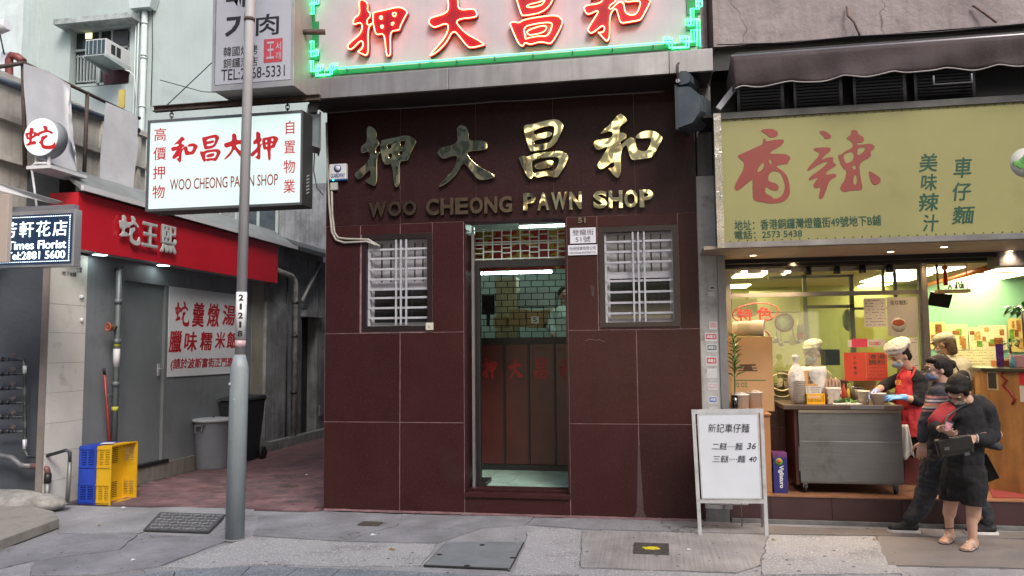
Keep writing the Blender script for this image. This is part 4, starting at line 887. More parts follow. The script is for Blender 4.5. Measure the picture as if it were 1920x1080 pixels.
single(MB().tube(wpp, .04, 10).build('white_pipe', whitep, None, wpp[0]), 'white pipe behind the red pipe at the left edge', 'pipe')
wl_ = [at(x, y, Y=-.3) for x, y in ((-20, 62), (8, 48), (14, 46))]; single(MB().tube(wl_, [.06, .075, .06], 12).build('white_lamp_housing', whitep, None, wl_[0]), 'white cylindrical lamp housing at the upper left edge', 'lamp')
wr = [at(x, y, Y=-.3) for x, y in ((0, 65), (8, 102))]; single(MB().tube(wr, .008, 6).build('hanging_wire', wirem, None, wr[0]), 'short black wire below the white lamp housing', 'wire')

# pale green apartment block behind the low building
GY = 7.0
gb = thing('pale_green_building', 'tall pale green rendered building behind the low roof, window with air conditioner', 'building', (-10, GY, 0))
green = mat('pale green render', (.36, .425, .415), .85, var=.12, vs=.6, bump=.25, bs=8, dirt=.22, dcol=(.27, .31, .31), ds=.6, streak=.35)
Wg = rect(131, 52, 243, 161, GY)
xs_l, xs_r = -22, -3.5
for a, b, c_, d in ((xs_l, Wg[0], 0, 14), (Wg[1], xs_r, 0, 14), (Wg[0], Wg[1], 0, Wg[2]), (Wg[0], Wg[1], Wg[3], 14)): box('wall', a, b, GY, GY + .4, c_, d, green, gb)
xl = at(42, 60, Y=GY - .5).x; box('wing', xs_l, xl, GY - .5, GY - .003, 0, 14, mat('paler green render', (.5, .57, .56), .85, var=.1, streak=.2), gb)
xb = at(250, 40, Y=GY - .3).x
MB().extr([(at(103, 45, Y=GY - .3).x, GY - .35, Wg[3] + .0), (xb, GY - .35, Wg[3] + .0), (xb, GY - .35, Wg[3] + .12), (at(103, 45, Y=GY - .3).x, GY - .35, Wg[3] + .12)], (0, .349, 0)).build('window_hood', mat('mossy hood render', (.33, .37, .36), .9, var=.3, dirt=.5, dcol=(.08, .08, .08), ds=4, bump=.8, bs=30), gb)
gw = box('window', Wg[0], Wg[1], GY + .19, GY + .2, Wg[2], Wg[3], mat('dark window glass', (.035, .045, .045), .12, var=.5, vs=3), gb)
al2 = mat('pale window frame', (.33, .38, .37), .5, var=.1)
m = MB()
def vbar(m, px, py0, py1, Y, w=.03):
    p = at(px, (py0 + py1) / 2, Y=Y); m.box(p.x - w / 2, p.x + w / 2, Y - .02, Y + .02, at(px, py1, Y=Y).z, at(px, py0, Y=Y).z)
def hbar(m, px0, px1, py, Y, w=.04):
    z = at((px0 + px1) / 2, py, Y=Y).z; m.box(at(px0, py, Y=Y).x, at(px1, py, Y=Y).x, Y - .02, Y + .02, z - w / 2, z + w / 2)
for px in (133, 187, 210, 242): vbar(m, px, 54, 160, GY + .16, .05)
for py in (57, 92, 158): hbar(m, 132, 243, py, GY + .16, .05)
m.build('frame', al2, gw)
m = MB()
for px in range(146, 184, 6): vbar(m, px, 104, 155, GY + .13, .015)
hbar(m, 144, 180, 106, GY + .13, .02); hbar(m, 144, 180, 153, GY + .13, .02); m.build('grille', al2, gw)
pbox('louvre_blind', 213, 58, 240, 84, GY + .1, GY + .12, mat('dark blind', (.06, .06, .065), .6), gw)
pbox('lit_patch', 160, 62, 172, 72, GY + .17, GY + .185, mat('lit room behind glass', (.7, .6, .3), emit=(1, .85, .45), es=1.0), gw)
pbox('red_curtain', 195, 128, 241, 156, GY + .12, GY + .14, mat('dark red curtain', (.09, .03, .035), .7, var=.4, vs=6), gw)
acx = rect(160, 73, 199, 104, GY - .75)
ac = thing('air_conditioner', 'white window air conditioner sticking out of the green building', 'air conditioner', ((acx[0] + acx[1]) / 2, GY - .3, acx[2]))
acm = mat('off white enamel', (.5, .5, .5), .5, var=.12, dirt=.15)
box('case', acx[0], acx[1], GY - .75, GY + .1, acx[2], acx[3], acm, ac, .01)
box('coil', acx[0] + .03, acx[1] - .03, GY - .762, GY - .751, acx[2] + .03, acx[3] - .03, mat('dark teal coil', (.03, .06, .07), .5), ac)
for k in range(1, 5): x = acx[0] + (acx[1] - acx[0]) * k / 5; box('guard_bar', x - .004, x + .004, GY - .772, GY - .763, acx[2] + .03, acx[3] - .03, acm, ac)
for k in range(2): box('side_vent', acx[1] + .001, acx[1] + .004, GY - .6 + k * .17, GY - .47 + k * .17, acx[2] + .08, acx[3] - .07, blackm, ac)
MB().extr([(acx[0] - .02, GY - .8, acx[2] - .02), (acx[0] - .02, GY - .8, acx[2] - .05), (acx[0] - .02, GY, acx[2] - .12), (acx[0] - .02, GY, acx[2] - .02)], (.03, 0, 0)).extr([(acx[1], GY - .8, acx[2] - .02), (acx[1], GY - .8, acx[2] - .05), (acx[1], GY, acx[2] - .12), (acx[1], GY, acx[2] - .02)], (.03, 0, 0)).box(acx[0] - .02, acx[1] + .03, GY - .8, GY, acx[2] - .02, acx[2] - .003).build('shelf', al2, ac)
dm = [at(x, y, Y=GY - .15) for x, y in ((175, 108), (205, 120), (243, 134), (252, 142), (258, 215))]; MB().tube(dm, .012, 6).build('drain_hose', whitep, ac)
pale = mat('pale green pipe', (.46, .53, .52), .5, var=.08, streak=.2)
for px, r_, lab in ((269, .062, 'thick pale green drainpipe on the green building'), (258, .018, 'thin pale pipe just left of the thick drainpipe'), (253, .014, 'thinnest pale pipe beside the window edge')):
    a, b = at(px, 20, Y=GY - .09), at(px - 1, 240, Y=GY - .09); a.x = b.x = (a.x + b.x) / 2; b.z = topz + .1
    if px == 269:
        t = thing('drainpipe', lab, 'drainpipe', b, 'pipes on the green building'); MB().cyl(a, b, r_).build('pipe', pale, t)
        for py in (44, 104, 109, 200): q = at(269, py, Y=GY - .09); MB().cyl((a.x, a.y, q.z - .02), (a.x, a.y, q.z + .02), r_ + .012).build('collar', pale, t)
        MB().extr([(a.x - .25, GY - .25, a.z), (a.x + .22, GY - .25, a.z), (a.x + .3, GY - .25, a.z + .25), (a.x - .3, GY - .25, a.z + .25)], (0, .24, 0)).build('hopper', pale, t)
    else: a.z += 1; single(MB().cyl(a, b, r_, n=8).build('drainpipe', pale, None, b), lab, 'drainpipe', 'pipes on the green building')
q = rect(222, 168, 233, 202, 4.5); single(box('yellow_board', q[0], q[1], 4.5, 4.53, q[2], q[3], mat('dull yellow', (.45, .36, .1), .6, var=.15), None, 0, (q[0], 4.5, q[2])), 'narrow dull yellow board below the air conditioner window', 'board')
# windows behind the light box
for i, (a, b, c_, d, lab) in enumerate(((384, 388, 444, 428, 'light grey framed window partly behind the light box'), (450, 388, 520, 445, 'dark glazed window right of the lamp post behind the light box'))):
    Yw = GY - .12; q = rect(a, b, c_, d + 10, Yw)
    w = thing('wall_window', lab, 'window', ((q[0] + q[1]) / 2, Yw, q[2]), 'windows behind the light box')
    box('pane', q[0], q[1], Yw, Yw + .02, q[2], q[3], mat('window glass %d' % i, ((.2, .22, .2), (.04, .05, .055))[i], .15, var=.5, vs=4), w)
    m = MB()
    for x in (q[0], (q[0] + q[1]) / 2, q[1]): m.box(x - .03, x + .03, Yw - .03, Yw - .001, q[2], q[3])
    m.box(q[0] - .03, q[1] + .03, Yw - .032, Yw - .002, q[3], q[3] + .06).build('frame', al2, w)
q = rect(522, 372, 612, 500, GY - .1); box('stained_wall', q[0], xs_r, GY - .08, GY - .004, 0, q[3] + .3, grime, gb)
# alley drainpipes
p = at(548, 832, X=WX + .12); yq = p.y
d1 = thing('alley_drainpipe', 'old white drainpipe covered in stickers down the alley wall', 'drainpipe', (WX + .12, yq, 0))
zt = at(556, 520, X=WX + .12).z
MB().tube([(WX + .14, yq - 1.3, zt + .1), (WX + .14, yq - .15, zt), (WX + .14, yq, zt - .08), (WX + .14, yq, .02)], .05, 12).build('pipe', mat('stickered pipe', (.36, .37, .37), .6, var=.4, vs=9, dirt=.45, dcol=(.1, .09, .09), ds=6), d1)
for z in (.9, 1.9, 2.5): MB().cyl((WX + .14, yq, z), (WX + .14, yq, z + .05), .06, n=12).build('collar', pipem, d1)
MB().tube([(WX + .05, yq - .12, .1), (WX + .05, yq - .12, 3.0)], .016, 6).build('pipe', pipem, d1)
a, b = at(566, 565, X=WX + .1), at(603, 490, X=WX + .1); single(MB().tube([a, b], .03, 8).build('slanting_pipe', mat('grey pipe', (.3, .31, .32), .5, var=.2), None, a), 'grey pipe slanting up the alley wall above the dark doorway', 'pipe')
# closing block at the alley's end and the shop's flank
single(box('alley_end_building', -7, -3, 15, 15.4, 0, 14, grime, None, 0, (-5, 15, 0)), 'grimy building closing the far end of the alley', 'building')
box('flank_wall', X0, X0 + .2, .245, 15, 0, 9.5, mat('upper render', (.25, .24, .23), .9), shop)

# standpipe, broom
sp = thing('standpipe', 'grey standpipe with a red valve wheel beside the alley door', 'standpipe', (WX + .12, ay(219, WX + .12, 830), 0))
yy = ay(219, WX + .12, 650); XS = WX + .12
pg_ = mat('grey painted pipe', (.13, .15, .155), .45, metal=.2, var=.2, vs=6, dirt=.2, ds=6)
zT = at(219, 503, X=XS).z
MB().tube([(WX - .0, yy + .12, zT), (XS, yy + .04, zT), (XS, yy, zT - .03), (XS, yy, .2)], .036, 12).build('pipe', pg_, sp)
for z in (at(219, 565, X=XS).z, at(219, 640, X=XS).z, at(219, 720, X=XS).z): MB().cyl((XS, yy, z - .03), (XS, yy, z + .03), .046, n=12).build('coupling', pg_, sp)
zv = at(200, 613, X=XS).z
vv = MB().cyl((XS, yy, zv), (XS + .03, yy - .2, zv), .022, n=8).cyl((XS + .015, yy - .08, zv), (XS + .02, yy - .12, zv), .035, n=10).build('valve_body', mat('bronze valve', (.16, .1, .06), .5, metal=.5, var=.3), sp)
wc = V((XS + .03, yy - .2, zv)); MB().tube([wc + V((.035 * math.cos(a) , 0, .045 * math.sin(a))) for a in np.linspace(0, 2 * math.pi, 13)[:-1]], .009, 6, closed=True).box(wc.x - .03, wc.x + .03, wc.y - .005, wc.y + .005, wc.z - .005, wc.z + .005).build('valve_wheel', mat('red valve wheel', (.4, .07, .03), .5), vv)
for py0, py1, m_ in ((640, 650, mat('yellow tape', (.5, .5, .05), .5)), (654, 688, mat('white tag', (.6, .6, .62), .5)), (762, 770, mat('yellow tape', (.5, .5, .05), .5))):
    MB().cyl((XS, yy, at(219, py1, X=XS).z), (XS, yy, at(219, py0, X=XS).z), .0385, n=12).build('tape_band', m_, sp)
for py in (620, 740): z = at(208, py, X=XS).z; MB().cyl((XS, yy, z), (XS, yy - .16, z), .006, n=6).build('bracket', pg_, sp)
ba_, bb2 = at(214, 826, X=XS - .04), at(196, 702, X=XS - .04)
br = thing('broom', 'broom with a red handle leaning by the standpipe', 'broom', (ba_.x, ba_.y, 0))
MB().tube([ba_ - V((0, 0, .5)), bb2], .014, 8).build('handle', mat('red broom handle', (.33, .025, .03), .35), br); MB().tube([bb2, bb2 + (bb2 - ba_).normalized() * .07], .017, 8).build('grip', blackm, br); MB().cbox(V((ba_.x, ba_.y + .04, .05)), .06, .3, .1).build('brush_head', blackm, br)

# ------------------------------------------------------------------ street furniture and bins
lb0 = at(440, 1012, Z=0); lt = at(469, 0, Y=lb0.y)
lpst = thing('lamp_post', 'grey two-stage lamp post with the number sticker 21218', 'lamp post', lb0)
tilt = (lt - lb0).normalized()
galv = mat('grey painted lamp post', (.26, .30, .32), .5, metal=.0, var=.12, vs=2, bump=.1, bs=30, dirt=.12, dcol=(.12, .12, .12), ds=5, streak=.3)
def lpp(z): return lb0 + tilt * (z / tilt.z)
zs_, zn = at(447, 690, Y=lb0.y).z, at(450, 665, Y=lb0.y).z
MB().tube([lpp(-.02), lpp(zs_), lpp(zn)], [.082, .08, .047], 28).build('base_column', galv, lpst)
MB().tube([lpp(-.0), lpp(.015)], .088, 28).build('cement_collar', concrete, lpst)
MB().tube([lpp(zn + .001), lpp(8.5)], [.046, .040], 24).build('shaft', mat('paler lamp shaft', (.46, .45, .47), .45, metal=.0, var=.1, vs=2, streak=.2), lpst)
MB().tube([lpp(at(468, 40, Y=lb0.y).z), lpp(at(468, 34, Y=lb0.y).z)], .05, 24).build('strap', rust, lpst)
z_a, z_b = at(453, 636, Y=lb0.y).z, at(453, 548, Y=lb0.y).z
MB().tube([lpp(z_a), lpp(z_b)], .0475, 24).build('number_sticker', mat('sticker white', (.66, .66, .66), .5), lpst)
MB().tube([lpp(z_a - .075), lpp(z_a - .01)], .0473, 24).build('paper_scrap', mat('pink scrap', (.5, .35, .35), .7, var=.3, vs=30), lpst)
# digits printed round the shaft, bent on to it
zz = np.linspace(z_b - .05, z_a + .05, 5)
for ch, zc in zip('21218', zz):
    c = lpp(zc); o = text(ch, blk_t, None, (0, 0, 0), FX, FU, .042 if ch != '1' else .02, .056, name='digit', bold=.04, depth=.001)
    me = o.data; bm = bmesh.new(); bm.from_mesh(me); bmesh.ops.triangulate(bm, faces=bm.faces[:]); bmesh.ops.subdivide_edges(bm, edges=bm.edges[:], cuts=3, use_grid_fill=True); bm.to_mesh(me); bm.free()
    co = np.empty(len(me.vertices) * 3, 'f'); me.vertices.foreach_get('co', co); co = co.reshape(-1, 3)
    ang = (co[:, 0] - (.021 if ch != '1' else .01)) / .049 + .42; rr = .0488 + np.abs(co[:, 1]); P = np.stack([c.x + rr * np.sin(ang), c.y - rr * np.cos(ang), c.z + co[:, 2] - .029], 1)
    me.vertices.foreach_set('co', P.astype('f').ravel()); bpy.data.objects.remove(o); link('digit', me, lpst)
for z, px in ((at(452, 720, Y=lb0.y).z, 432), (at(450, 748, Y=lb0.y).z, 446)):
    q = lpp(z); MB().ell(q + V((-.05 if px < 440 else .0, -.072, 0)), (.012, .012, .016), 8, 6).build('screw_cap', alum, lpst)

def crate(lab, x0, x1, y0, y1, z1, m, col):
    """stackable crate standing on its end, open side towards +x"""
    t = thing('plastic_crate', lab, 'crate', ((x0 + x1) / 2, (y0 + y1) / 2, 0), 'plastic crates on end in the alley')
    w = .008
    box('base', x0, x0 + w, y0, y1, .006, z1, m, t)
    # the two long walls (facing the street and the alley)
    for ya_, nm in ((y0, 'side_wall'), (y1 - w, 'side_wall')):
        mb = MB()
        for a, b in ((.006, .05), (z1 * .32, z1 * .36), (z1 * .62, z1 * .66), (z1 - .05, z1)): mb.box(x0 + w, x1, ya_, ya_ + w, a, b)
        mb.box(x0 + w + .0007, x0 + .03, ya_ + .0008, ya_ + w - .0008, .05, z1 - .05).box(x1 - .03, x1 - .0008, ya_ + .0008, ya_ + w - .0008, .05, z1 - .05)
        mb.box(x0 + .03, x1 - .03, ya_ + .002, ya_ + w, z1 * .36, z1 * .62)
        for zb, ze in ((.05, z1 * .32), (z1 * .66, z1 - .05)):
            k = int((ze - zb) / .018)
            for i in range(k): z = zb + (i + .5) * (ze - zb) / k; mb.box(x0 + .03, x1 - .03, ya_ + .001, ya_ + w - .001, z - .005, z + .005)
            mb.box((x0 + x1) / 2 - .01, (x0 + x1) / 2 + .01, ya_ + .0004, ya_ + w - .0004, zb, ze)
        # stacking ribs stand proud
        for z in (.03, z1 * .34, z1 * .64, z1 - .03): mb.box(x0 + .0005, x1 - .014, ya_ - .008 if ya_ == y0 else ya_ + w, ya_ if ya_ == y0 else ya_ + w + .008, z - .006, z + .006)
        mb.build(nm, m, t)
    for za in (.006, z1 - w):
        mb = MB().box(x0 + w, x1, y0 + w, y0 + .04, za, za + w).box(x0 + w, x1, y1 - .04, y1 - w, za, za + w).box(x0 + w, x0 + .04, y0 + .04, y1 - .04, za, za + w).box(x1 - .035, x1, y0 + .04, y1 - .04, za, za + w)
        for i in range(14): y = y0 + .05 + i * (y1 - y0 - .1) / 13; mb.box(x0 + .04, x1 - .035, y - .006, y + .006, za + .001, za + w - .001)
        mb.build('end_wall', m, t)
    mb = MB()
    for a in (y0 - .012, y1): mb.box(x1 - .012, x1 + .004, a, a + .012, .0, z1 + .0)
    mb.box(x1 - .012, x1 + .004, y0, y1, z1, z1 + .01); mb.build('rim', m, t)
    # pierced floor of the crate, seen from inside
    mb = MB()
    for zc in (z1 * .2, z1 * .8):
        for i in range(9):
            for j in (-1, 1): y = (y0 + y1) / 2 + j * .07; mb.box(x0 + w, x0 + w + .002, y - .045, y + .045, zc - .09 + i * .02, zc - .082 + i * .02)
    kind(mb.build('drain_slots', blackm, t), 'stuff')
    return t
cb = at(145, 946, Z=0); cyel = at(179, 947, Z=0)
bluep = mat('blue plastic', (.02, .055, .42), .42, var=.12, vs=4, bump=.05); bluep = mat('blue crate plastic', (.022, .06, .42), .45, var=.15, vs=4, dirt=.1, ds=4)
yelp = mat('yellow crate plastic', (.62, .36, .012), .42, var=.12, vs=4, dirt=.12, dcol=(.3, .2, .03), ds=4)
cz = at(195, 836, Y=cyel.y).z
xb0 = cb.x; xb1 = cyel.x - .008; xy1 = at(213, 946, Z=0).x
crate('blue plastic crate standing on end against the yellow one', xb0, xb1, cb.y, cb.y + .42, cz - .005, bluep, 0)
crate('yellow plastic crate standing on end beside the blue one', cyel.x, xy1 + .0, cb.y, cb.y + .42, cz - .005, yelp, 1)
p = at(205, 832, Y=cb.y + .15); single(MB().cbox(V((p.x - .02, cb.y + .15, cz + .012)), .13, .1, .002, .3, .05).build('paper_slip', whitep, None, (p.x - .02, cb.y + .15, cz + .01)), 'white paper slip lying on top of the yellow crate', 'paper')
# round bin
bc = at(390, 884, Z=0) + V((-.09, .26, 0)); rbn = .262
zt_ = at(388, 786, Y=bc.y).z
tb = thing('round_bin', 'round grey plastic bin with a pale lid in the alley', 'bin', bc)
gpl = mat('grey bin plastic', (.20, .22, .26), .5, var=.12, vs=3, dirt=.15, dcol=(.1, .1, .11), ds=3)
MB().lathe(bc, [(0, .005), (rbn * .83, .005), (rbn * .85, .03), (rbn, zt_ - .03), (rbn, zt_)], 32).build('body', gpl, tb)
MB().lathe(bc + V((0, 0, zt_)), [(rbn + .025, -.02), (rbn + .03, -.005), (rbn + .02, .012), (rbn * .7, .022), (0, .028)], 32).build('lid', mat('pale lid plastic', (.42, .45, .48), .45, var=.1), tb)
MB().ell(bc + V((0, 0, zt_ + .03)), (.02, .02, .01), 8, 6).build('lid_knob', blackm, tb)
hx = at(375, 800, Y=bc.y - rbn)
MB().tube([hx + V((-.05, -.03, .0)), hx + V((-.05, -.045, -.08)), hx + V((.05, -.045, -.08)), hx + V((.05, -.03, 0))], .007, 6).box(hx.x - .07, hx.x + .07, hx.y - .035, hx.y + .04, hx.z + .0, hx.z + .025).build('handle', mat('wire handle', (.2, .2, .22), .4, metal=.5), tb)
# wheelie bin
wb = at(458, 869, Z=0); Yb = wb.y
wx0, wx1 = at(414, 760, Y=Yb).x, at(466, 760, Y=Yb).x; wz = at(450, 752, Y=Yb).z
wbn = thing('wheelie_bin', 'dark wheeled rubbish bin behind the lamp post', 'bin', ((wx0 + wx1) / 2, Yb, 0))
dp = mat('dark bin plastic', (.022, .026, .03), .45, var=.15)
m = MB(); b0_, t0_ = .045, .0
vs = [(wx0 + .06, Yb + .02, .03), (wx1 - .06, Yb + .02, .03), (wx1 - .05, Yb + .42, .03), (wx0 + .06, Yb + .42, .03), (wx0, Yb - .06, wz), (wx1, Yb - .06, wz), (wx1, Yb + .52, wz), (wx0, Yb + .52, wz)]
m.add(vs, [(0, 3, 2, 1), (4, 5, 6, 7), (0, 1, 5, 4), (1, 2, 6, 5), (2, 3, 7, 6), (3, 0, 4, 7)]).build('body', dp, wbn, bevel=.015)
MB().add([(wx0 - .02, Yb - .1, wz + .005), (wx1 + .02, Yb - .1, wz + .005), (wx1 + .02, Yb + .55, wz + .005), (wx0 - .02, Yb + .55, wz + .005), (wx0, Yb - .07, wz + .04), (wx1, Yb - .07, wz + .04), (wx1, Yb + .52, wz + .07), (wx0, Yb + .52, wz + .07)], [(0, 3, 2, 1), (4, 5, 6, 7), (0, 1, 5, 4), (1, 2, 6, 5), (2, 3, 7, 6), (3, 0, 4, 7)]).build('lid', dp, wbn, bevel=.01)
MB().cyl((wx1 + .01, Yb + .5, wz + .0), (wx1 - .3, Yb + .5, wz + .0), .015, n=8).build('handle', dp, wbn)
wc = at(489, 857, Y=Yb + .2)
for dx in (.0, -.5): o = MB().lathe((wx1 - .02 + dx, Yb + .44, .1), [(0, 0), (.05, 0), (.06, .008), (.1, .008), (.1, .045), (.06, .045), (.05, .05), (0, .05)], 24, (1, 0, 0)).build('wheel', blackm, wbn)
# manhole covers
iron = brushed(mat('cast iron cover', (.11, .115, .125), .6, metal=.1, var=.3, vs=8, bump=.3), (1, 1, 1), 30, .6, .4)
P = [at(x, y, Z=0) for x, y in ((300, 962), (426, 966), (392, 1000), (268, 996))]
mh = thing('manhole_cover', 'patterned square iron manhole cover left of the lamp post', 'manhole cover', (P[0] + P[2]) / 2)
cen = (P[0] + P[2]) / 2
MB().prism([(p.x, p.y) for p in P], .001, .010).build('frame', mat('cover frame', (.05, .052, .055), .6, metal=.3), mh)
MB().prism([(cen.x + (p.x - cen.x) * .95, cen.y + (p.y - cen.y) * .94) for p in P], .0105, .013).build('plate', iron, mh)
m = MB()
for i in range(11):
    for j in range(6):
        u, v = (i + .5) / 11, (j + .5) / 6; q = (P[3] * (1 - u) + P[2] * u) * (1 - v) + (P[0] * (1 - u) + P[1] * u) * v; q = cen + (q - cen) * .9
        m.cbox(V((q.x, q.y, .0155)), .05, .018, .006, rz=(.8 if (i + j) % 2 else -.8))
kind(m.build('raised_tread', mat('worn iron tread', (.22, .225, .235), .5, var=.3, vs=10), mh), 'stuff')
P = [at(x, y, Z=0) for x, y in ((838, 1017), (983, 1018), (957, 1069), (794, 1062))]; cen = (P[0] + P[2]) / 2
mp_ = thing('steel_cover_plate', 'plain grey steel access plate with four lifting holes before the doorway', 'cover plate', cen)
MB().prism([(p.x, p.y) for p in P], .001, .008).build('frame', mat('plate gap', (.025, .025, .028), .8), mp_)
MB().prism([(cen.x + (p.x - cen.x) * .975, cen.y + (p.y - cen.y) * .96) for p in P], .0085, .012).build('plate', mat('blue grey steel plate', (.19, .205, .22), .55, metal=.1, var=.15, vs=5, dirt=.15, dcol=(.15, .15, .14), ds=4), mp_)
for x, y in ((904, 1022), (824, 1040), (961, 1046), (876, 1061)):
    q = at(x, y, Z=.012); MB().lathe((q.x, q.y, .0122), [(0, 0), (.012, 0), (.014, .003), (.022, .003), (.024, 0)], 12).build('lifting_hole', blackm, mp_)
P = [at(x, y, Z=0) for x, y in ((1189, 1019), (1254, 1021), (1255, 1042), (1187, 1039))]; cen = (P[0] + P[2]) / 2
yc = thing('valve_cover', 'small iron valve cover splashed with yellow paint near the signboard', 'valve cover', cen)
MB().prism([(p.x, p.y) for p in P], .001, .01).build('plate', mat('dark iron', (.06, .056, .052), .6, metal=.1, var=.4, vs=20, bump=.8, bs=50), yc)
m = MB(); mc = at(1221, 1030, Z=0)
m.prism([(mc.x + .075 * r_ * math.cos(a), mc.y + .055 * r_ * math.sin(a)) for a, r_ in zip(np.linspace(0, 2 * math.pi, 15)[:-1], [1, .8, 1.1, .9, 1, .7, 1.1, .95, .8, 1.1, .8, 1, .9, 1.1])], .0103, .0115).build('yellow_paint', mat('yellow road paint', (.6, .52, .02), .6, var=.25, vs=30), yc)
for i, (x, y, lab) in enumerate(((694, 984, 'small brown drain cover in the pavement left of the doorway'), (541, 914, 'small iron cover sunk in the red alley bricks'))):
    q = at(x, y, Z=0); t = thing('drain_cover', lab, 'drain cover', q); MB().prism([(q.x - .1, q.y - .07), (q.x + .1, q.y - .07), (q.x + .1, q.y + .07), (q.x - .1, q.y + .07)], .005, .0165).build('plate', mat('brown iron', (.08, .065, .05), .7, metal=.2, var=.3, vs=20, bump=.8), t)
    MB().box(q.x - .07, q.x + .07, q.y - .004, q.y + .004, .0166, .02).build('rib', rust, t)
# ------------------------------------------------------------------ noodle shop
def clear_glass(name='clear shop glass', tint=(.93, .97, .94), refl=.055):
    if name in MATS: return MATS[name]
    m = bpy.data.materials.new(name); m.use_nodes = True; MATS[name] = m; N = m.node_tree.nodes; L = m.node_tree.links
    N.clear(); o = N.new('ShaderNodeOutputMaterial'); t = N.new('ShaderNodeBsdfTransparent'); t.inputs[0].default_value = (*tint, 1)
    g = N.new('ShaderNodeBsdfGlossy'); g.inputs['Roughness'].default_value = .03; f = N.new('ShaderNodeFresnel'); f.inputs[0].default_value = 1.5
    a = N.new('ShaderNodeMath'); a.operation = 'ADD'; a.inputs[1].default_value = refl - .04; L.new(f.outputs[0], a.inputs[0])
    x = N.new('ShaderNodeMixShader'); L.new(a.outputs[0], x.inputs[0]); L.new(t.outputs[0], x.inputs[1]); L.new(g.outputs[0], x.inputs[2]); L.new(x.outputs[0], o.inputs[0]); return m
glass = clear_glass()
NX0 = X1 + .003; NX1 = 7.0
pxl = at(1313, 600, Y=-.01).x; pxr = at(1357, 600, Y=-.01).x
noo = thing('noodle_shop', 'noodle shop front with a pinkish rough wall above, kitchen window and open doorway', 'building', (2.6, 0, 0))
pinkw = voro_crack(mat('pinkish rough render', (.27, .228, .23), .9, var=.18, vs=1.2, bump=1.1, bs=16, dirt=.4, dcol=(.13, .11, .11), ds=2.2, streak=.45), .7, .006, (.08, .06, .06))
uz = at(1630, 66, Y=-.02).z
box('upper_wall', NX0 + .02, NX1, -.02, .3, uz, 9.5, pinkw, noo)
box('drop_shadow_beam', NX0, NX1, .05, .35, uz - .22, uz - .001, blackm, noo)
ux = at(1331, 40, Y=-.08).x
single(MB().cyl((ux, -.08, fz1 + .1), (ux, -.08, 9.4), .03, n=10).build('downpipe', mat('dark brown pipe', (.08, .06, .065), .5), None, (ux, -.08, fz1)), 'dark brown pipe between the neon sign and the pinkish wall', 'pipe')
rustm = mat('rust streak iron', (.12, .07, .06), .8, var=.4, vs=15)
for i, pts in enumerate((((1588, 12), (1590, 30), (1602, 42), (1612, 66)), ((1824, 10), (1845, 24), (1868, 42)))):
    P = [at(x, y, Y=-.05 - .03 * k) for k, (x, y) in enumerate(pts)]
    single(MB().tube(P, .011, 6).build('wall_bracket', rustm, None, P[0]), ['bent rusty bracket on the pinkish wall above the awning', 'second bent rusty bracket at the right end of the pinkish wall'][i], 'bracket')
# recessed dark strip with louvres above the sign
sgz1 = at(1636, 205, Y=-.55).z
box('recess_back', NX0 + .02, NX1, .36, .42, 2.5, uz, mat('very dark recess', (.008, .008, .009), .8, var=.3), noo)
dkf = mat('dark window frame', (.02, .02, .022), .7, spec=.2)
louv = mat('shade black louvre', (.008, .008, .009), .9, var=.2, spec=.1)  # near-black colour puts the awning's shade into the slats
for a, b in ((1382, 1470), (1488, 1580), (1600, 1700), (1715, 1830)):
    q = rect(a, 148, b, 206, .2); w = box('louvre_window', q[0], q[1], .2, .24, q[2] - .1, q[3] + .15, dkf, noo)
    m = MB()
    for k in range(16): z = q[2] - .07 + k * (q[3] - q[2] + .2) / 16; m.extr([(q[0] + .03, .19, z), (q[0] + .03, .2, z + .02), (q[0] + .03, .2, z + .012), (q[0] + .03, .19, z - .008)], (q[1] - q[0] - .06, 0, 0))
    kind(m.build('slats', louv, w), 'stuff')
q = rect(1750, 150, 1825, 157, .1); box('pale_bracket', q[0], q[1], .1, .13, q[2], q[2] + .012, alum, noo); 
for x in (q[0], q[1] - .015): box('pale_bracket', x, x + .012, .1, .13, q[2] + .0125, q[2] + .09, alum, noo)
box('sign_back_ledge', NX0 + .05, NX1, -.5, .35, sgz1 + .03, sgz1 + .06, dkf, noo)
# awning
aw = thing('awning', 'rolled-up dark maroon awning with a wavy valance over the noodle shop sign', 'awning', at(1640, 100, Y=-.75))
awm = mat('maroon awning cloth', (.036, .022, .025), .8, var=.2, vs=2, bump=.3, bs=40, dirt=.35, dcol=(.075, .06, .065), ds=1.5, streak=.3)
Ya = -.75
ax0, ax1 = at(1372, 120, Y=Ya).x, 5.6
zt0 = at(1640, 86, Y=Ya).z; zb0 = at(1640, 137, Y=Ya).z
box('hood', ax0 + .05, ax1, Ya + .1, -.022, zt0 + .03, zt0 + .07, blackm, aw); MB().cyl((ax0 + .02, Ya + .08, zt0), (ax1, Ya + .08, zt0), .05, n=16).build('roller', awm, aw); MB().cyl((ax0, Ya + .03, zt0 + .01), (ax1, Ya + .03, zt0 + .01), .016, n=8).build('front_rail', mat('silver rail', (.3, .29, .3), .4, metal=.6), aw)  # hood added to block sky light from the recessed louvres
nx = 150; nz = 7; vs = []
for i in range(nx + 1):
    x = ax0 + (ax1 - ax0) * i / nx; t = i / nx
    wav = .012 * math.sin(x * 21) + .01 * math.sin(x * 9.3 + 1)
    drop = (zt0 - zb0) + .03 * abs(math.sin(x * 7.5)) - .01 * math.sin(x * 3) + (.05 * max(0, 1 - i / 14))
    for k in range(nz + 1):
        f_ = k / nz; fold = .03 * math.sin(x * 4 + f_ * 3) * f_ + wav * f_
        vs.append((x + (-.0 if i else .02 * f_), Ya + fold, zt0 - drop * f_))
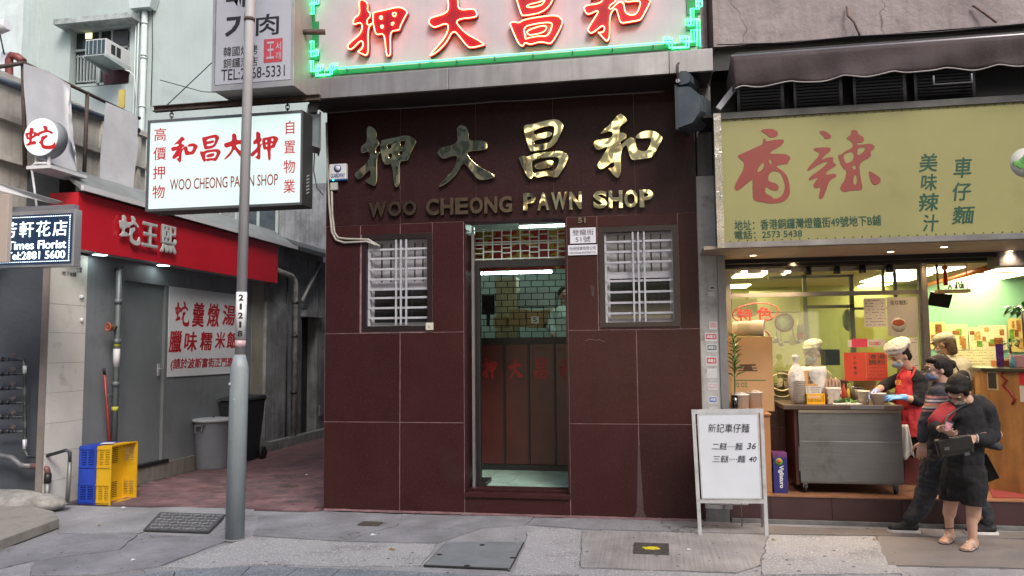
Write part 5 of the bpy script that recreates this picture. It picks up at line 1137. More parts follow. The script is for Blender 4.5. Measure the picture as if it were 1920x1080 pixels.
MB().add(vs, [(i * (nz + 1) + k, i * (nz + 1) + k + 1, (i + 1) * (nz + 1) + k + 1, (i + 1) * (nz + 1) + k) for i in range(nx) for k in range(nz)], True).build('valance', awm, aw).modifiers.new('s', 'SOLIDIFY').thickness = .004
edge = [V(vs[i * (nz + 1) + nz]) + V((0, -.004, 0)) for i in range(0, nx + 1)]
MB().tube(edge, .006, 5).build('hem', mat('pale hem cord', (.3, .27, .27), .8), aw)
MB().add([V(vs[k]) for k in (0, nz)] + [V((ax0 + .02, -.1, zb0 + .03)), V((ax0 + .02, -.1, zt0))], [(0, 1, 2, 3)]).build('side_flap', awm, aw).modifiers.new('s', 'SOLIDIFY').thickness = .004
arm0, arm1 = at(1350, 205, Y=-.45), at(1392, 140, Y=-.7)
MB().cbox((arm0 + arm1) / 2, .05, .05, (arm1 - arm0).length, ry=math.atan2(arm1.x - arm0.x, arm1.z - arm0.z), rx=0).build('arm', alum, aw)

# big yellow sign
SY = -.55
q = rect(1353, 226, 1353 + 20, 458, SY); sx_0 = at(1355, 340, Y=SY).x
sx_1 = 5.4
sz_0, sz_1 = at(1636, 446, Y=SY).z, at(1636, 208, Y=SY).z
ys = thing('noodle_shop_sign', 'long faded yellow-green sign with big red characters 香辣 and green lettering', 'sign', (3, SY, sz_0))
yface = mat('faded yellow green sign sheet', (.265, .25, .105), .35, var=.14, vs=.7, dirt=.12, dcol=(.2, .19, .07), ds=1.2, bump=.03, bs=6)
box('face', sx_0, sx_1, SY, SY + .01, sz_0, sz_1, yface, ys)
box('casing', sx_0 - .05, sx_1, SY + .011, SY + .35, sz_0 - .04, sz_1 + .05, mat('dull sign box', (.12, .12, .12), .5, metal=.4), ys)
chrome = mat('crumpled bright trim', (.5, .49, .47), .12, metal=1, var=.2, bump=1.6, bs=9)
box('left_trim', sx_0 - .065, sx_0 - .001, SY - .02, SY + .01, sz_0 - .05, sz_1 + .06, chrome, ys); box('top_trim', sx_0, sx_1, SY - .02, SY + .01, sz_1 + .001, sz_1 + .06, mat('dull top trim', (.09, .09, .09), .4, metal=.5, var=.3), ys)
box('bottom_trim', sx_0, sx_1, SY - .02, SY + .01, sz_0 - .05, sz_0 - .001, mat('grey bottom trim', (.28, .27, .27), .35, metal=.6, var=.25, vs=4), ys)
m = MB()
for i in range(60):
    x = sx_0 + .05 + i * .075
    if x < sx_1: m.cyl((x, SY - .003, sz_1 - .012), (x, SY, sz_1 - .012), .006, n=6).cyl((x, SY - .003, sz_0 + .012), (x, SY, sz_0 + .012), .006, n=6)
kind(m.build('rivets', blackm, ys), 'stuff')
redf = mat('faded red sign vinyl', (.22, .04, .03), .5, var=.12, vs=3); grn = mat('green sign vinyl', (.006, .06, .032), .5, var=0)
YS = SY - .001
pglyph('heung', 1376, 242, 1482, 382, YS, redf, ys, depth=.002); pglyph('laat', 1513, 243, 1650, 371, YS, redf, ys, depth=.002)
for c, a, b, c_, d in (('美', 1722, 288, 1758, 322), ('味', 1726, 326, 1757, 357), ('辣', 1722, 362, 1761, 396), ('汁', 1730, 402, 1760, 434), ('車', 1787, 295, 1823, 333), ('仔', 1786, 342, 1822, 376), ('麵', 1784, 386, 1829, 420)):
    ptext(c, a, b, c_, d, YS, grn, ys, depth=.002, name='character', shear=.15, fat=.015)
ptext('地址：香港銅鑼灣燈籠街49號地下B鋪', 1377, 408, 1652, 428, YS, grn, ys, fat=.012, depth=.002); ptext('電話：2573 5438', 1377, 431, 1504, 447, YS, grn, ys, fat=.012, depth=.002)
bo = at(1925, 305, Y=YS); MB().lathe((bo.x, YS + .0005, bo.z), [(0, .001), (.13, .001), (.13, 0)], 28, (0, -1, 0)).build('bowl_picture', mat('pale dish print', (.5, .5, .45), .5), ys)
for i in range(14):
    a = random.random() * 6.28; r_ = random.random() * .085; MB().ell((bo.x + r_ * math.cos(a), YS - .003, bo.z + r_ * math.sin(a)), (.03, .002, .03), 8, 4).build('green_print', mat('green leaf print %d' % (i % 2), ((.05, .2, .04), (.09, .28, .06))[i % 2], .5), ys)
# soffit and downlights
sofz = sz_0 - .055
box('soffit', NX0 + .02, NX1, SY + .02, .78, sofz, sofz + .03, mat('tan soffit panel', (.30, .24, .19), .6, var=.15), noo)
warm = mat('warm spot lens', (1, .9, .7), emit=(1, .62, .3), es=14)
def spot_lamp(p, w, col, ang=130, tilt=(0, 0, 0)):
    l = bpy.data.lights.new('spot', 'SPOT'); l.energy = w; l.color = col; l.spot_size = R(ang); l.spot_blend = .8; l.shadow_soft_size = .04
    o = bpy.data.objects.new('lamp_light', l); COL.objects.link(o); o.location = p; o.rotation_euler = tilt; return o
dlg = 'downlights in the soffit under the yellow sign'
for i, (x, y) in enumerate(((1412, 478), (1487, 488), (1670, 471), (1725, 478), (1770, 462), (1893, 470))):
    p = at(x, y, Z=sofz); p.y = min(max(p.y, SY + .15), .6)
    d = thing('soffit_downlight', ['small warm downlight at the left end of the tan soffit', 'second small downlight from the left in the tan soffit', 'third downlight from the left in the tan soffit', 'warm downlight above the kitchen window\'s right part', 'brightest warm downlight under the sign near the doorway', 'rightmost warm downlight under the yellow sign'][i], 'downlight', (p.x, p.y, sofz), dlg)
    spot_lamp((p.x, p.y, sofz - .02), 20, (1, .66, .36)); MB().lathe((p.x, p.y, sofz - .006), [(0, 0), (.03, 0), (.032, .006)], 16).build('lens', warm, d); MB().lathe((p.x, p.y, sofz - .005), [(.033, -.003), (.05, -.002), (.05, .005), (.033, .005)], 16).build('rim', alum, d)
# pillar between the shops, with stickers
pil = thing('party_pillar', 'narrow whitish pillar covered in stickers between the two shops', 'pillar', ((pxl + pxr) / 2, 0, 0))
pw = mat('grubby white pillar paint', (.40, .395, .38), .7, var=.15, vs=4, bump=.3, bs=30, dirt=.35, dcol=(.12, .09, .07), ds=5, streak=.3)
pxm = at(1345, 600, Y=-.01).x
box('column', X1 + .002, pxm + .012, -.012, .4, .12, at(1325, 330, Y=-.01).z, pw, pil); box('column', X1 + .02, pxm, .0, .4, at(1325, 330, Y=-.01).z + .001, uz, mat('grey pillar top', (.13, .12, .12), .85, var=.3, dirt=.5, streak=.5), pil)
box('plinth_block', X1 + .004, pxr + .0, -.04, .3, .0, .119, mat('broken grey plinth', (.12, .12, .12), .9, bump=1, bs=20, var=.3), pil)
box('shutter_channel', pxm + .014, at(1362, 600, Y=.0).x, -.03, .1, .12, sofz - .002, mat('grey shutter channel', (.2, .2, .21), .45, metal=.4, var=.2, streak=.3), pil)
stk = [(1330, 537, 1341, 543, 'k'), (1328, 547, 1340, 555, 'w'), (1330, 603, 1350, 618, 'p'), (1322, 624, 1350, 640, 'r'), (1325, 645, 1350, 660, 'k'), (1324, 668, 1354, 686, 'r'), (1326, 691, 1351, 709, 'w'), (1328, 718, 1352, 731, 'p'), (1329, 743, 1354, 757, 'b'), (1330, 764, 1352, 769, 'w')]
sc = {'k': (.06, .07, .09), 'w': (.5, .5, .5), 'r': (.45, .02, .04), 'p': (.5, .3, .3), 'b': (.02, .08, .4)}
for i, (a, b, c_, d, k) in enumerate(stk):
    xa, xb_, za, zb = rect(a, b, min(c_, 1345), d, -.013); xb_ = min(xb_, pxm + .008)
    s_ = box('sticker', xa, xb_, -.0145, -.0125, za, zb, mat('sticker backing', (.52, .52, .52), .6), pil)
    box('print_block', xa + .008, xb_ - .008, -.0155, -.0146, za + (zb - za) * .25, za + (zb - za) * .85, mat('sticker ' + k, sc[k], .6), s_)
    if i in (3, 5, 7, 8, 4): text('通渠王' if k != 'b' else '通渠', mat('sticker white print', (.6, .6, .6), .6), s_, ((xa + .014), -.0156, za + (zb - za) * .35), FX, FU, xb_ - xa - .028, (zb - za) * .4, bold=.03, depth=.0005)
# step
stY = .04; KYB, DYB = 5.4, 4.6
stz = at(1700, 934, Y=stY).z
stepm = mat('dark maroon step tile', (.05, .022, .025), .4, var=.2, vs=3)
sx = [pxr + .01] + [at(x, 950, Y=stY).x for x in (1445, 1560, 1690, 1810, 1930)] + [NX1]
box('step_core', pxr + .02, NX1, stY + .02, KYB, -.01, stz - .012, mat('step core', (.06, .05, .05), .9), noo)
for a, b in zip(sx, sx[1:]): box('riser_tile', a + .002, b - .002, stY, stY + .018, .03, stz - .014, stepm, noo)
tanm = mat('orange tan floor tile', (.27, .135, .075), .35, var=.2, vs=3, bump=.05, dirt=.2, dcol=(.12, .06, .04), ds=2)
fl_ = thing('shop_floor', 'orange tan tiled raised floor of the noodle shop', 'floor', (3, .5, stz))
tw = .4
for i in range(16):
    for j in range(9):
        x = pxr + .02 + i * tw; y = stY - .012 + j * tw
        if x < 6.5 and y < 3.9:
            pass
ftm = MB().box(.0015, tw - .0015, .0015, tw - .0015, -.012, 0).mesh('tile', tanm)
for i in range(13):
    for j in range(5):
        o = bpy.data.objects.new('tile', ftm); COL.objects.link(o); o.parent = fl_; o.location = V((pxr + .02 + i * tw, stY - .012 + j * tw, stz)) - wloc(fl_)
box('rear_floor', pxr + .02, NX1 + 3, stY - .012 + 2.0, KYB, stz - .011, stz, tanm, fl_)
MB().box(pxr + .02, NX1, stY - .045, stY - .001, -.005, .028).build('skirt', mat('rough cement foot', (.14, .14, .14), .9, var=.4, bump=1, bs=20), noo)
# room shell
SZC = 2.62
yw = mat('yellow green kitchen wall', (.42, .43, .2), .5, var=.12, vs=1)
tq = mat('turquoise wall', (.20, .42, .36), .35, var=.08, vs=.8)
rmn = thing('noodle_shop_interior', 'warm lit interior of the noodle shop with yellow kitchen and turquoise dining wall', 'room', (3, 3, stz))

KX1 = at(1733, 640, Y=DYB).x
box('back_wall', pxr, KX1 + .3, KYB, KYB + .05, stz, SZC, yw, rmn); box('back_wall', KX1, NX1 + 3, DYB, DYB + .05, stz, SZC, tq, rmn)
box('side_wall', pxr - .02, pxr, .4, KYB, stz, SZC, yw, rmn); box('side_wall', NX1, NX1 + .05, .0, 3.0, 0, 9.5, tq, rmn)
box('ceiling', pxr, NX1 + 3, .79, KYB, SZC, SZC + .04, mat('grey ceiling', (.5, .48, .38), .8, var=.1), rmn)
box('header', pxr, NX1, .6, .786, sofz - .06, sofz - .002, dkf, rmn)
GYk = .85
# kitchen window
kw = thing('kitchen_window', 'large aluminium framed kitchen window behind the food counter', 'window', (1.7, GYk, 1.0))
kx0, kx1 = at(1366, 600, Y=GYk).x, at(1730, 600, Y=GYk).x
kz0, kz1 = at(1550, 752, Y=GYk).z, sofz - .06
bronze = mat('brushed frame metal', (.20, .18, .16), .35, metal=.7, var=.15)
zt2 = at(1550, 551, Y=GYk).z
for x in (kx0, kx1): box('frame', x - .03, x + .03, GYk - .03, GYk + .03, kz0, kz1, bronze, kw)
for z in (kz0, zt2, kz1 - .02): box('frame', kx0 + .031, kx1 - .031, GYk - .028, GYk + .028, z - .022, z + .022, bronze, kw)
xm = at(1655, 520, Y=GYk).x
box('frame', xm - .012, xm + .012, GYk - .02, GYk + .02, zt2 + .023, kz1 - .043, bronze, kw)
box('pane', kx0 + .03, xm - .012, GYk - .003, GYk + .003, zt2 + .023, kz1 - .043, glass, kw); box('pane', xm + .012, kx1 - .03, GYk - .003, GYk + .003, zt2 + .023, kz1 - .043, glass, kw)
box('pane', kx0 + .031, kx1 - .031, GYk - .003, GYk + .003, kz0 + .023, zt2 - .023, glass, kw)
mtile = mat('maroon wall tile', (.12, .03, .03), .35, var=.3, vs=5, bump=.1)
x = pxr
while x < kx1 - .01:
    for z in (stz, stz + .28, stz + .56):
        box('wall_tile', x + .002, min(x + .298, kx1 + .03), GYk - .05, GYk - .035, z + .002, min(z + .278, kz0 - .025), mtile, noo)
    x += .3
box('low_wall', pxr, kx1 + .03, GYk - .035, GYk + .1, stz, kz0 - .024, mat('low wall', (.2, .15, .1), .8), noo)
# interior partition inside the kitchen
ip = thing('inner_partition', 'grey metal framed glass partition inside the kitchen', 'partition', (2.4, 2.3, stz)); IY = 2.3
m = MB()
for px in (1512, 1600): vbar(m, px, 515, 745, IY, .045)
vbar(m, 1682, 480, 745, IY, .03)
hbar(m, 1512, 1600, 575, IY, .04); hbar(m, 1600, 1682, 578, IY, .03); hbar(m, 1440, 1600, 519, IY, .03)
m.build('frame', mat('grey partition frame', (.17, .17, .15), .4, metal=.5), ip)
box('pane', at(1515, 600, Y=IY).x, at(1598, 600, Y=IY).x, IY - .003, IY + .003, at(1555, 740, Y=IY).z, at(1555, 580, Y=IY).z, glass, ip)
box('dado', at(1366, 600, Y=IY).x, at(1682, 600, Y=IY).x, IY, IY + .05, stz, at(1550, 735, Y=IY).z, mat('stainless counter', (.3, .3, .28), .3, metal=.8), ip)
# kitchen contents
def pthing(name, lab, cat, px0, py0, px1, py1, Y, d, m, bevel=0, group=None):
    x0, x1, z0, z1 = rect(px0, py0, px1, py1, Y); o = box(name, x0, x1, Y, Y + d, z0, z1, m, None, bevel, ((x0 + x1) / 2, Y + d / 2, z0)); return single(o, lab, cat, group)
pthing('wall_cupboard', 'pale kitchen cupboard high on the yellow wall', 'cupboard', 1405, 545, 1500, 585, 3.4, .35, mat('pale cupboard', (.5, .5, .38), .5))
pthing('shelf', 'narrow metal shelf on the kitchen wall', 'shelf', 1440, 640, 1500, 643, 3.6, .18, bronze)
pthing('range_hood', 'dull metal range hood at the left of the kitchen', 'range hood', 1372, 560, 1420, 590, 2.9, .6, mat('dull hood steel', (.3, .29, .22), .4, metal=.6))
pthing('black_oven', 'black oven door at the back of the kitchen', 'oven', 1548, 655, 1575, 685, 3.3, .3, blackm)
pthing('door_leaf', 'yellowish door at the back of the kitchen', 'door', 1596, 595, 1640, 745, 3.6, .04, mat('yellow door', (.45, .42, .12), .5, var=.15))
p = at(1470, 605, Y=2.6); MB().lathe(p, [(.1, 0), (.12, .0), (.12, .03), (.1, .03)], 24, (0, -1, 0)).build('rim', mat('maroon ring', (.2, .06, .05), .5), thing('wall_clock', 'round clock with a dark red rim in the kitchen', 'clock', p)); MB().lathe(p, [(0, .01), (.1, .01), (.1, 0)], 24, (0, -1, 0)).build('dial', mat('pale clock face', (.4, .45, .3), .6), bpy.data.objects['wall_clock'])
for i, (a, b, c_, d, col, lab) in enumerate(((1496, 608, 1520, 640, (.5, .5, .4), 'pale paper pinned in the kitchen'), (1494, 624, 1506, 634, (.5, .15, .06), 'small orange label pinned in the kitchen'), (1480, 628, 1492, 648, (.55, .5, .15), 'small yellow notice pinned in the kitchen'))):
    pthing('kitchen_notice', lab, 'notice', a, b, c_, d, 2.9 - .01 * i, .003, mat('notice %d' % i, col, .7))
mbg = MB(); p = at(1590, 600, Y=2.5)
mbg.ell(p, (.07, .05, .14), 10, 8); single(mbg.build('plastic_bags', mat('hanging plastic bags', (.45, .48, .4), .3, var=.4, vs=12, bump=1.5, bs=10), None, p), 'bunch of thin plastic bags hanging by the inner partition', 'bag')
# ceiling fluorescents
flm = mat('warm white ceiling panel', (1, 1, .8), emit=(1, .83, .36), es=11)
flw = mat('white ceiling panel', (1, 1, .9), emit=(1, .92, .66), es=6.5)
cg = 'ceiling light panels in the noodle shop'
LPN = (((1364, 1453, 491, 498), flm, 'lit ceiling panel at the left of the kitchen, nearest the window'), ((1376, 1430, 514, 520), flm, 'lit ceiling panel at the left of the kitchen, second row'), ((1366, 1400, 535, 540), flm, 'faint lit panel far back at the left of the kitchen'),
       ((1605, 1650, 534, 542), flm, 'lit ceiling panel far back behind the middle of the kitchen'), ((1632, 1718, 518, 527), flm, 'long lit ceiling panel behind the right part of the kitchen window'), ((1672, 1720, 506, 512), flm, 'lit ceiling panel just behind the door post'),
       ((1733, 1785, 503, 511), flw, 'lit ceiling panel over the doorway to the dining room'), ((1854, 1935, 502, 508), flw, 'lit ceiling panel at the right of the dining room'), ((1804, 1894, 516, 524), flm, 'yellowish lit ceiling panel deep inside the dining room'))
for (a, b_, c_, d_), m_, lab in LPN:
    z = SZC - .02; P = [at(x, y, Z=z) for x, y in ((a, c_), (b_, c_), (b_ + 4, d_), (a + 4, d_))]; cc = sum(P, V((0, 0, 0))) / 4
    t = thing('ceiling_light', lab, 'ceiling light', cc, cg)
    yy0, yy1 = sorted((P[0].y, P[2].y)); xx0, xx1 = cc.x - (P[1] - P[0]).length / 2, cc.x + (P[1] - P[0]).length / 2
    yy0 = max(yy0, .95)
    box('diffuser', xx0, xx1, yy0, yy1, z, z + .01, m_, t); box('frame', xx0 - .02, xx1 + .02, yy0 - .02, yy1 + .02, z + .011, SZC - .002, alum, t)
# spotlights on the track
spg = 'spotlights hanging in the kitchen window'
for i, (x, y, lit) in enumerate(((1395, 503, 1), (1433, 503, 1), (1477, 503, 1), (1515, 510, 0), (1569, 508, 0), (1617, 506, 0), (1668, 505, 0))):
    p = at(x, y, Y=.72)
    t = thing('spotlight', ['lit spotlight at the far left of the kitchen window', 'second lit spotlight from the left', 'third lit spotlight, above the seated cook', 'unlit black spotlight right of the three lit ones', 'unlit black spotlight above the white hat', 'unlit black spotlight near the middle post', 'rightmost unlit black spotlight by the door'][i], 'spotlight', p, spg)
    MB().lathe(p, [(0, .05), (.03, .05), (.036, .0), (.036, -.03), (0, -.03)], 14).build('can', blackm if not lit else bronze, t)
    if lit: spot_lamp(p - V((0, 0, .06)), 30, (1, .74, .45)); MB().ell(p - V((0, 0, .035)), (.03, .03, .018), 12, 8).build('bulb', mat('lit spot bulb', (1, 1, .9), emit=(1, .8, .5), es=16), t)
    MB().cyl(p + V((0, 0, .05)), (p.x, p.y, sofz - .003), .008, n=6).build('stem', blackm, t)
    if not lit: box('clip', p.x - .055, p.x + .055, .68, .74, p.z + .06, p.z + .1, blackm, t)
for i, (x, y, lab) in enumerate(((2.95, 1.0, 'added fill downlight just inside the doorway above the capped customer'), (3.7, 1.05, 'added fill downlight above the service counter'), (1.9, 1.2, 'added fill downlight above the second cook'))):
    t = thing('fill_downlight', lab, 'downlight', (x, y, SZC), 'added fill downlights inside the noodle shop'); MB().lathe((x, y, SZC - .008), [(0, 0), (.04, 0), (.045, .006)], 16).build('lens', warm, t); MB().lathe((x, y, SZC - .006), [(.046, -.003), (.06, -.002), (.06, .005), (.046, .005)], 16).build('rim', alum, t); spot_lamp((x, y, SZC - .03), 34, (1, .82, .58), 150)  # unseen downlights added to brighten the figures just inside
# papers on the glass
PY = GYk - .006
paper = mat('notice paper', (.55, .53, .48), .7, var=.06); inkm = mat('notice ink', (.06, .055, .05), .7, var=0)
def notice(name, lab, cat, px0, py0, px1, py1, m, Y=PY, group=None):
    x0, x1, z0, z1 = rect(px0, py0, px1, py1, Y); t = thing(name, lab, cat, ((x0 + x1) / 2, Y, z0), group); box('sheet', x0, x1, Y, Y + .0015, z0, z1, m, t); return t, (x0, x1, z0, z1)
def scribble(t, r, rows, m=inkm, Y=PY, ink=.5, seed=1):
    rnd = random.Random(seed); x0, x1, z0, z1 = r; mb = MB()
    for k in range(rows):
        z = z1 - (k + .7) * (z1 - z0) / (rows + .4); x = x0 + .08 * (x1 - x0)
        while x < x1 - .1 * (x1 - x0):
            w_ = rnd.uniform(.006, .02)
            if rnd.random() < ink: mb.box(x, min(x + w_, x1 - .006), Y - .001, Y, z - .003, z + .003)
            x += w_ + .005
    if mb.v: kind(mb.build('printed_lines', m, t), 'stuff')
t, r = notice('paper_notice', 'white handwritten notice taped high on the kitchen glass', 'notice', 1620, 559, 1662, 613, paper); scribble(t, r, 9, seed=3)
t, r = notice('food_poster', 'grey food poster with a bowl of red noodles on the kitchen glass', 'poster', 1664, 557, 1721, 630, mat('grey poster', (.36, .35, .31), .5, var=.08))
ptext('街坊靚麵', 1669, 563, 1702, 572, PY, inkm, t, bold=.01, depth=.001)
bo = at(1685, 609, Y=PY); MB().lathe((bo.x, PY - .0002, bo.z), [(0, .001), (.075, .001), (.075, 0)], 24, (0, -1, 0)).build('bowl_print', mat('bowl print', (.5, .48, .43), .5), t); MB().ell((bo.x, PY - .003, bo.z + .022), (.06, .003, .035), 14, 6).build('noodle_print', mat('red noodle print', (.3, .06, .02), .5, var=.6, vs=60), t)
t, r = notice('price_sheet', 'plain white price sheet behind the cook on the kitchen glass', 'notice', 1696, 633, 1722, 700, paper); scribble(t, r, 12, seed=5, ink=.3)
t, r = notice('closed_sticker', 'pink and white delivery sticker reading CLOSED on the glass', 'sticker', 1590, 637, 1661, 650, mat('white sticker', (.6, .58, .55), .5)); x0, x1, z0, z1 = rect(1597, 635, 1626, 651, PY); box('pink_block', x0, x1, PY - .002, PY - .0005, z0, z1, mat('pink sticker', (.6, .05, .12), .5), t); ptext('CLOSED', 1630, 641, 1651, 647, PY, mat('pink print', (.5, .04, .1), .5), t, bold=.03, depth=.001)
redpap = mat('orange red paper', (.55, .07, .045), .7, var=.08, vs=6, bump=.2, bs=12)
t, r = notice('red_notice', 'orange-red paper notice with a column of black characters, left one', 'notice', 1583, 661, 1624, 714, redpap, group='red notices on the glass'); ptext('自\n助\n餐\n具', 1600, 668, 1606, 702, PY, inkm, t, depth=.001, line=1.6)
t, r = notice('red_notice', 'orange-red paper notice with black brush writing, right one', 'notice', 1624.5, 661, 1664, 714, redpap, group='red notices on the glass'); ptext('清湯\n腩粉', 1628, 664, 1660, 684, PY, inkm, t, depth=.001, bold=.01); scribble(t, (r[0], r[1], r[2], r[2] + (r[3] - r[2]) * .55), 4, seed=8, ink=.8)
t = thing('oval_sticker', 'red oval sticker with the characters 特色 on the kitchen glass', 'sticker', at(1416, 606, Y=PY))
ov = at(1416, 587, Y=PY); rr = [V((ov.x + .235 * math.cos(a), PY - .002, ov.z + .105 * math.sin(a) + .02 * math.cos(a))) for a in np.linspace(0, 2 * math.pi, 41)[:-1]]
redst = mat('red window vinyl', (.22, .006, .01), .5, var=0)
MB().tube(rr, .006, 6, closed=True).build('oval_ring', redst, t)
ptext('特', 1382, 579, 1411, 603, PY, redst, t, fat=.02, depth=.002, name='character'); ptext('色', 1419, 575, 1448, 601, PY, redst, t, fat=.02, depth=.002, name='character')
t = thing('round_sticker', 'second round red ring sticker just below the 特色 oval', 'sticker', at(1430, 640, Y=PY)); rc2 = at(1422, 640, Y=PY)
MB().tube([V((rc2.x + .13 * math.cos(a), PY - .002, rc2.z + .13 * math.sin(a))) for a in np.linspace(-.6, 1.7, 20)], .006, 6).build('ring', redst, t)
t = thing('window_logo', 'cream outlined round noodle bowl sticker low on the kitchen glass', 'sticker', at(1468, 745, Y=PY)); rc2 = at(1466, 722, Y=PY)
crm = mat('cream vinyl', (.6, .58, .4), .5); MB().tube([V((rc2.x + .125 * math.cos(a), PY - .002, rc2.z + .125 * math.sin(a))) for a in np.linspace(0, 2 * math.pi, 33)[:-1]], .005, 6, closed=True).build('ring', crm, t)
ptext('麵', 1456, 708, 1482, 726, PY, crm, t, depth=.001, bold=.01); MB().tube([V((rc2.x - .08 + .16 * k, PY - .002, rc2.z - .03 - .03 * math.sin(k * 3.14))) for k in np.linspace(0, 1, 10)], .008, 6).build('bowl_line', crm, t)

# side cabinet with the carton, tubs, plant
cabm = mat('orange wood cabinet', (.38, .17, .07), .5, var=.15, vs=4, bump=.1)
cx0, cx1 = pxr + .03, at(1446, 850, Y=.16).x
cabz = at(1440, 775, Y=.16).z
sc_ = thing('side_cabinet', 'orange wooden side cabinet behind the folding signboard', 'cabinet', ((cx0 + cx1) / 2, .4, stz))
box('body', cx0, cx1, .16, .78, stz + .001, cabz - .02, cabm, sc_, .004); box('top', cx0 - .01, cx1 + .01, .14, .785, cabz - .019, cabz, cabm, sc_, .003)
q = rect(1362, 631, 1450, 765, .4)
bxn = thing('carton', 'big brown cardboard carton standing against the kitchen window', 'box', ((q[0] + q[1]) / 2, .55, cabz)); q0 = max(q[0], cx0 + .01)
cdm = mat('carton board', (.46, .28, .14), .8, var=.08, vs=3, bump=.05)
box('body', q0, q[1], .4, .72, cabz, q[3], cdm, bxn, .004)
prn = mat('dark carton print', (.08, .045, .03), .8, var=0)
for a, b, c_, d in ((1387, 683, 1417, 686), (1385, 689, 1394, 691), (1411, 689, 1419, 691), (1384, 694, 1420, 696)): qq = rect(a, b, c_, d, .4); box('print', qq[0], qq[1], .3985, .3999, qq[2], qq[3], prn, bxn)
MB().extr([at(x, y, Y=.3995) for x, y in ((1396, 686), (1409, 686), (1412, 694), (1393, 694))], (0, -.0008, 0)).build('print', prn, bxn)
gpn = mat('green carton print', (.12, .16, .07), .8); qq = rect(1376, 712, 1436, 714, .4); box('print', qq[0], qq[1], .3985, .3999, qq[2], qq[3], gpn, bxn)
ptext('32 OZ', 1378, 717, 1402, 726, .3995, gpn, bxn, depth=.001, bold=.02)
p0, p1 = at(1374, 618, Y=.52), at(1431, 617, Y=.45); zc = q[3] + .085; p0.z = p1.z = zc
t = thing('white_tub', 'white plastic tub lying on its side on the carton', 'tub', (p1.x, .5, q[3]))
tubw = mat('warm white plastic tub', (.62, .55, .45), .4, var=.06)
axd = (p1 - p0).normalized(); Lb = (p1 - p0).length
MB().lathe(p0, [(0, 0), (.062, 0), (.068, .01), (.082, Lb), (.085, Lb), (.085, Lb + .012), (.078, Lb + .012), (.075, Lb * .2), (0, Lb * .2)], 28, axd).build('body', tubw, t)
for i, (px, lab) in enumerate(((1389, 'clear plastic tub of cutlery at the left on the side cabinet'), (1418, 'clear plastic tub of sachets beside the cutlery tub'))):
    p = at(px, 768, Y=.26); p.z = cabz; h_ = .17 if i == 0 else .19; r_ = (.085, .07)[i]
    t = thing('plastic_tub', lab, 'tub', (p.x, .26, cabz), 'clear tubs on the side cabinet')
    MB().lathe((p.x, .26 + .05 * i, cabz + .001), [(0, 0), (r_ * .9, 0), (r_, h_), (r_ * 1.04, h_), (r_ * 1.04, h_ + .008), (r_ * .97, h_ + .008)], 24).build('body', mat('cloudy plastic', (.85, .8, .75), .35, var=.1, vs=8), t)
    MB().ell((p.x, .26 + .05 * i, cabz + h_), (r_ * .8, r_ * .8, .03), 12, 8).build('contents', mat('tub contents %d' % i, ((.5, .48, .46), (.55, .45, .35))[i], .7, var=.5, vs=25, bump=1), t)
pl = at(1376, 700, Y=.2); t = thing('spiky_plant', 'small spiky green plant in a glass vase by the carton', 'plant', (pl.x, .2, cabz))
zp = at(1378, 720, Y=.2).z; lf = mat('dark green leaf', (.05, .14, .03), .45, var=.35, vs=20)
MB().lathe((pl.x, .2, cabz + .001), [(0, 0), (.028, 0), (.035, .17), (.033, .17), (.026, .01), (0, .01)], 16).build('vase', clear_glass('vase glass', (.8, .75, .7), .12), t)
MB().tube([(pl.x, .2, cabz + .02), (pl.x + .005, .2, zp), (pl.x + .015, .2, zp + .45)], .006, 6).build('stem', lf, t)
lm = MB().add([(0, 0, 0), (.04, .014, .05), (.13, 0, .06), (.04, -.014, .05), (.04, 0, .035)], [(0, 4, 2, 1), (0, 3, 2, 4)]).mesh('leaf', lf)
for k in range(34):
    o = bpy.data.objects.new('leaf', lm); COL.objects.link(o); o.parent = t; f_ = k / 34
    o.location = V((pl.x + .005 + .01 * f_, .2, zp + .05 + .42 * f_)) - wloc(t); o.rotation_euler = (random.uniform(-.3, .3), random.uniform(-.5, .2), k * 2.4); o.scale = (1 - .3 * f_,) * 3
# ------------------------------------------------------------------ food counter cart
CYf = .16
ctx0, ctx1 = at(1499, 840, Y=CYf).x, at(1692, 840, Y=CYf).x
ctz0, ctz1 = at(1595, 908, Y=CYf).z, at(1595, 768, Y=CYf).z
cart = thing('food_counter', 'wheeled stainless steel food counter with a dark worktop', 'counter', ((ctx0 + ctx1) / 2, .5, stz))
ss = brushed(mat('dull stainless steel', (.22, .225, .235), .35, metal=.8, var=.12, vs=2, bump=.05, rv=.08, dirt=.15, dcol=(.12, .11, .1), ds=3), (.05, 1, 1), 60, .08, .1)
zl = at(1595, 828, Y=CYf).z
box('body', ctx0 + .004, ctx1 - .002, CYf + .012, .79, ctz0, ctz1, ss, cart, .004)
box('front_panel', ctx0, ctx1, CYf, CYf + .011, zl + .002, ctz1 - .03, ss, cart, .002); box('front_panel', ctx0, ctx1, CYf - .006, CYf + .011, ctz0 + .02, zl, ss, cart, .002)
box('side_flank', ctx0 - .03, ctx0 + .001, CYf + .05, .75, ctz0 - .02, ctz1, mat('dark red flank', (.12, .04, .035), .5, var=.2), cart)
box('shelf_edge', ctx0, ctx1 + .0, CYf - .02, CYf - .0065, ctz1 - .028, ctz1 - .004, mat('steel shelf edge', (.4, .36, .32), .3, metal=.8), cart)
box('worktop', ctx0 - .14, ctx1 + .015, CYf - .04, .8, ctz1 + .001, ctz1 + .045, mat('dark brown worktop', (.07, .045, .035), .35, var=.2), cart, .004)
box('drip_tray', at(1592, 762, Y=CYf).x, at(1655, 762, Y=CYf).x, CYf - .05, CYf - .041, ctz1 + .006, ctz1 + .04, ss, cart)
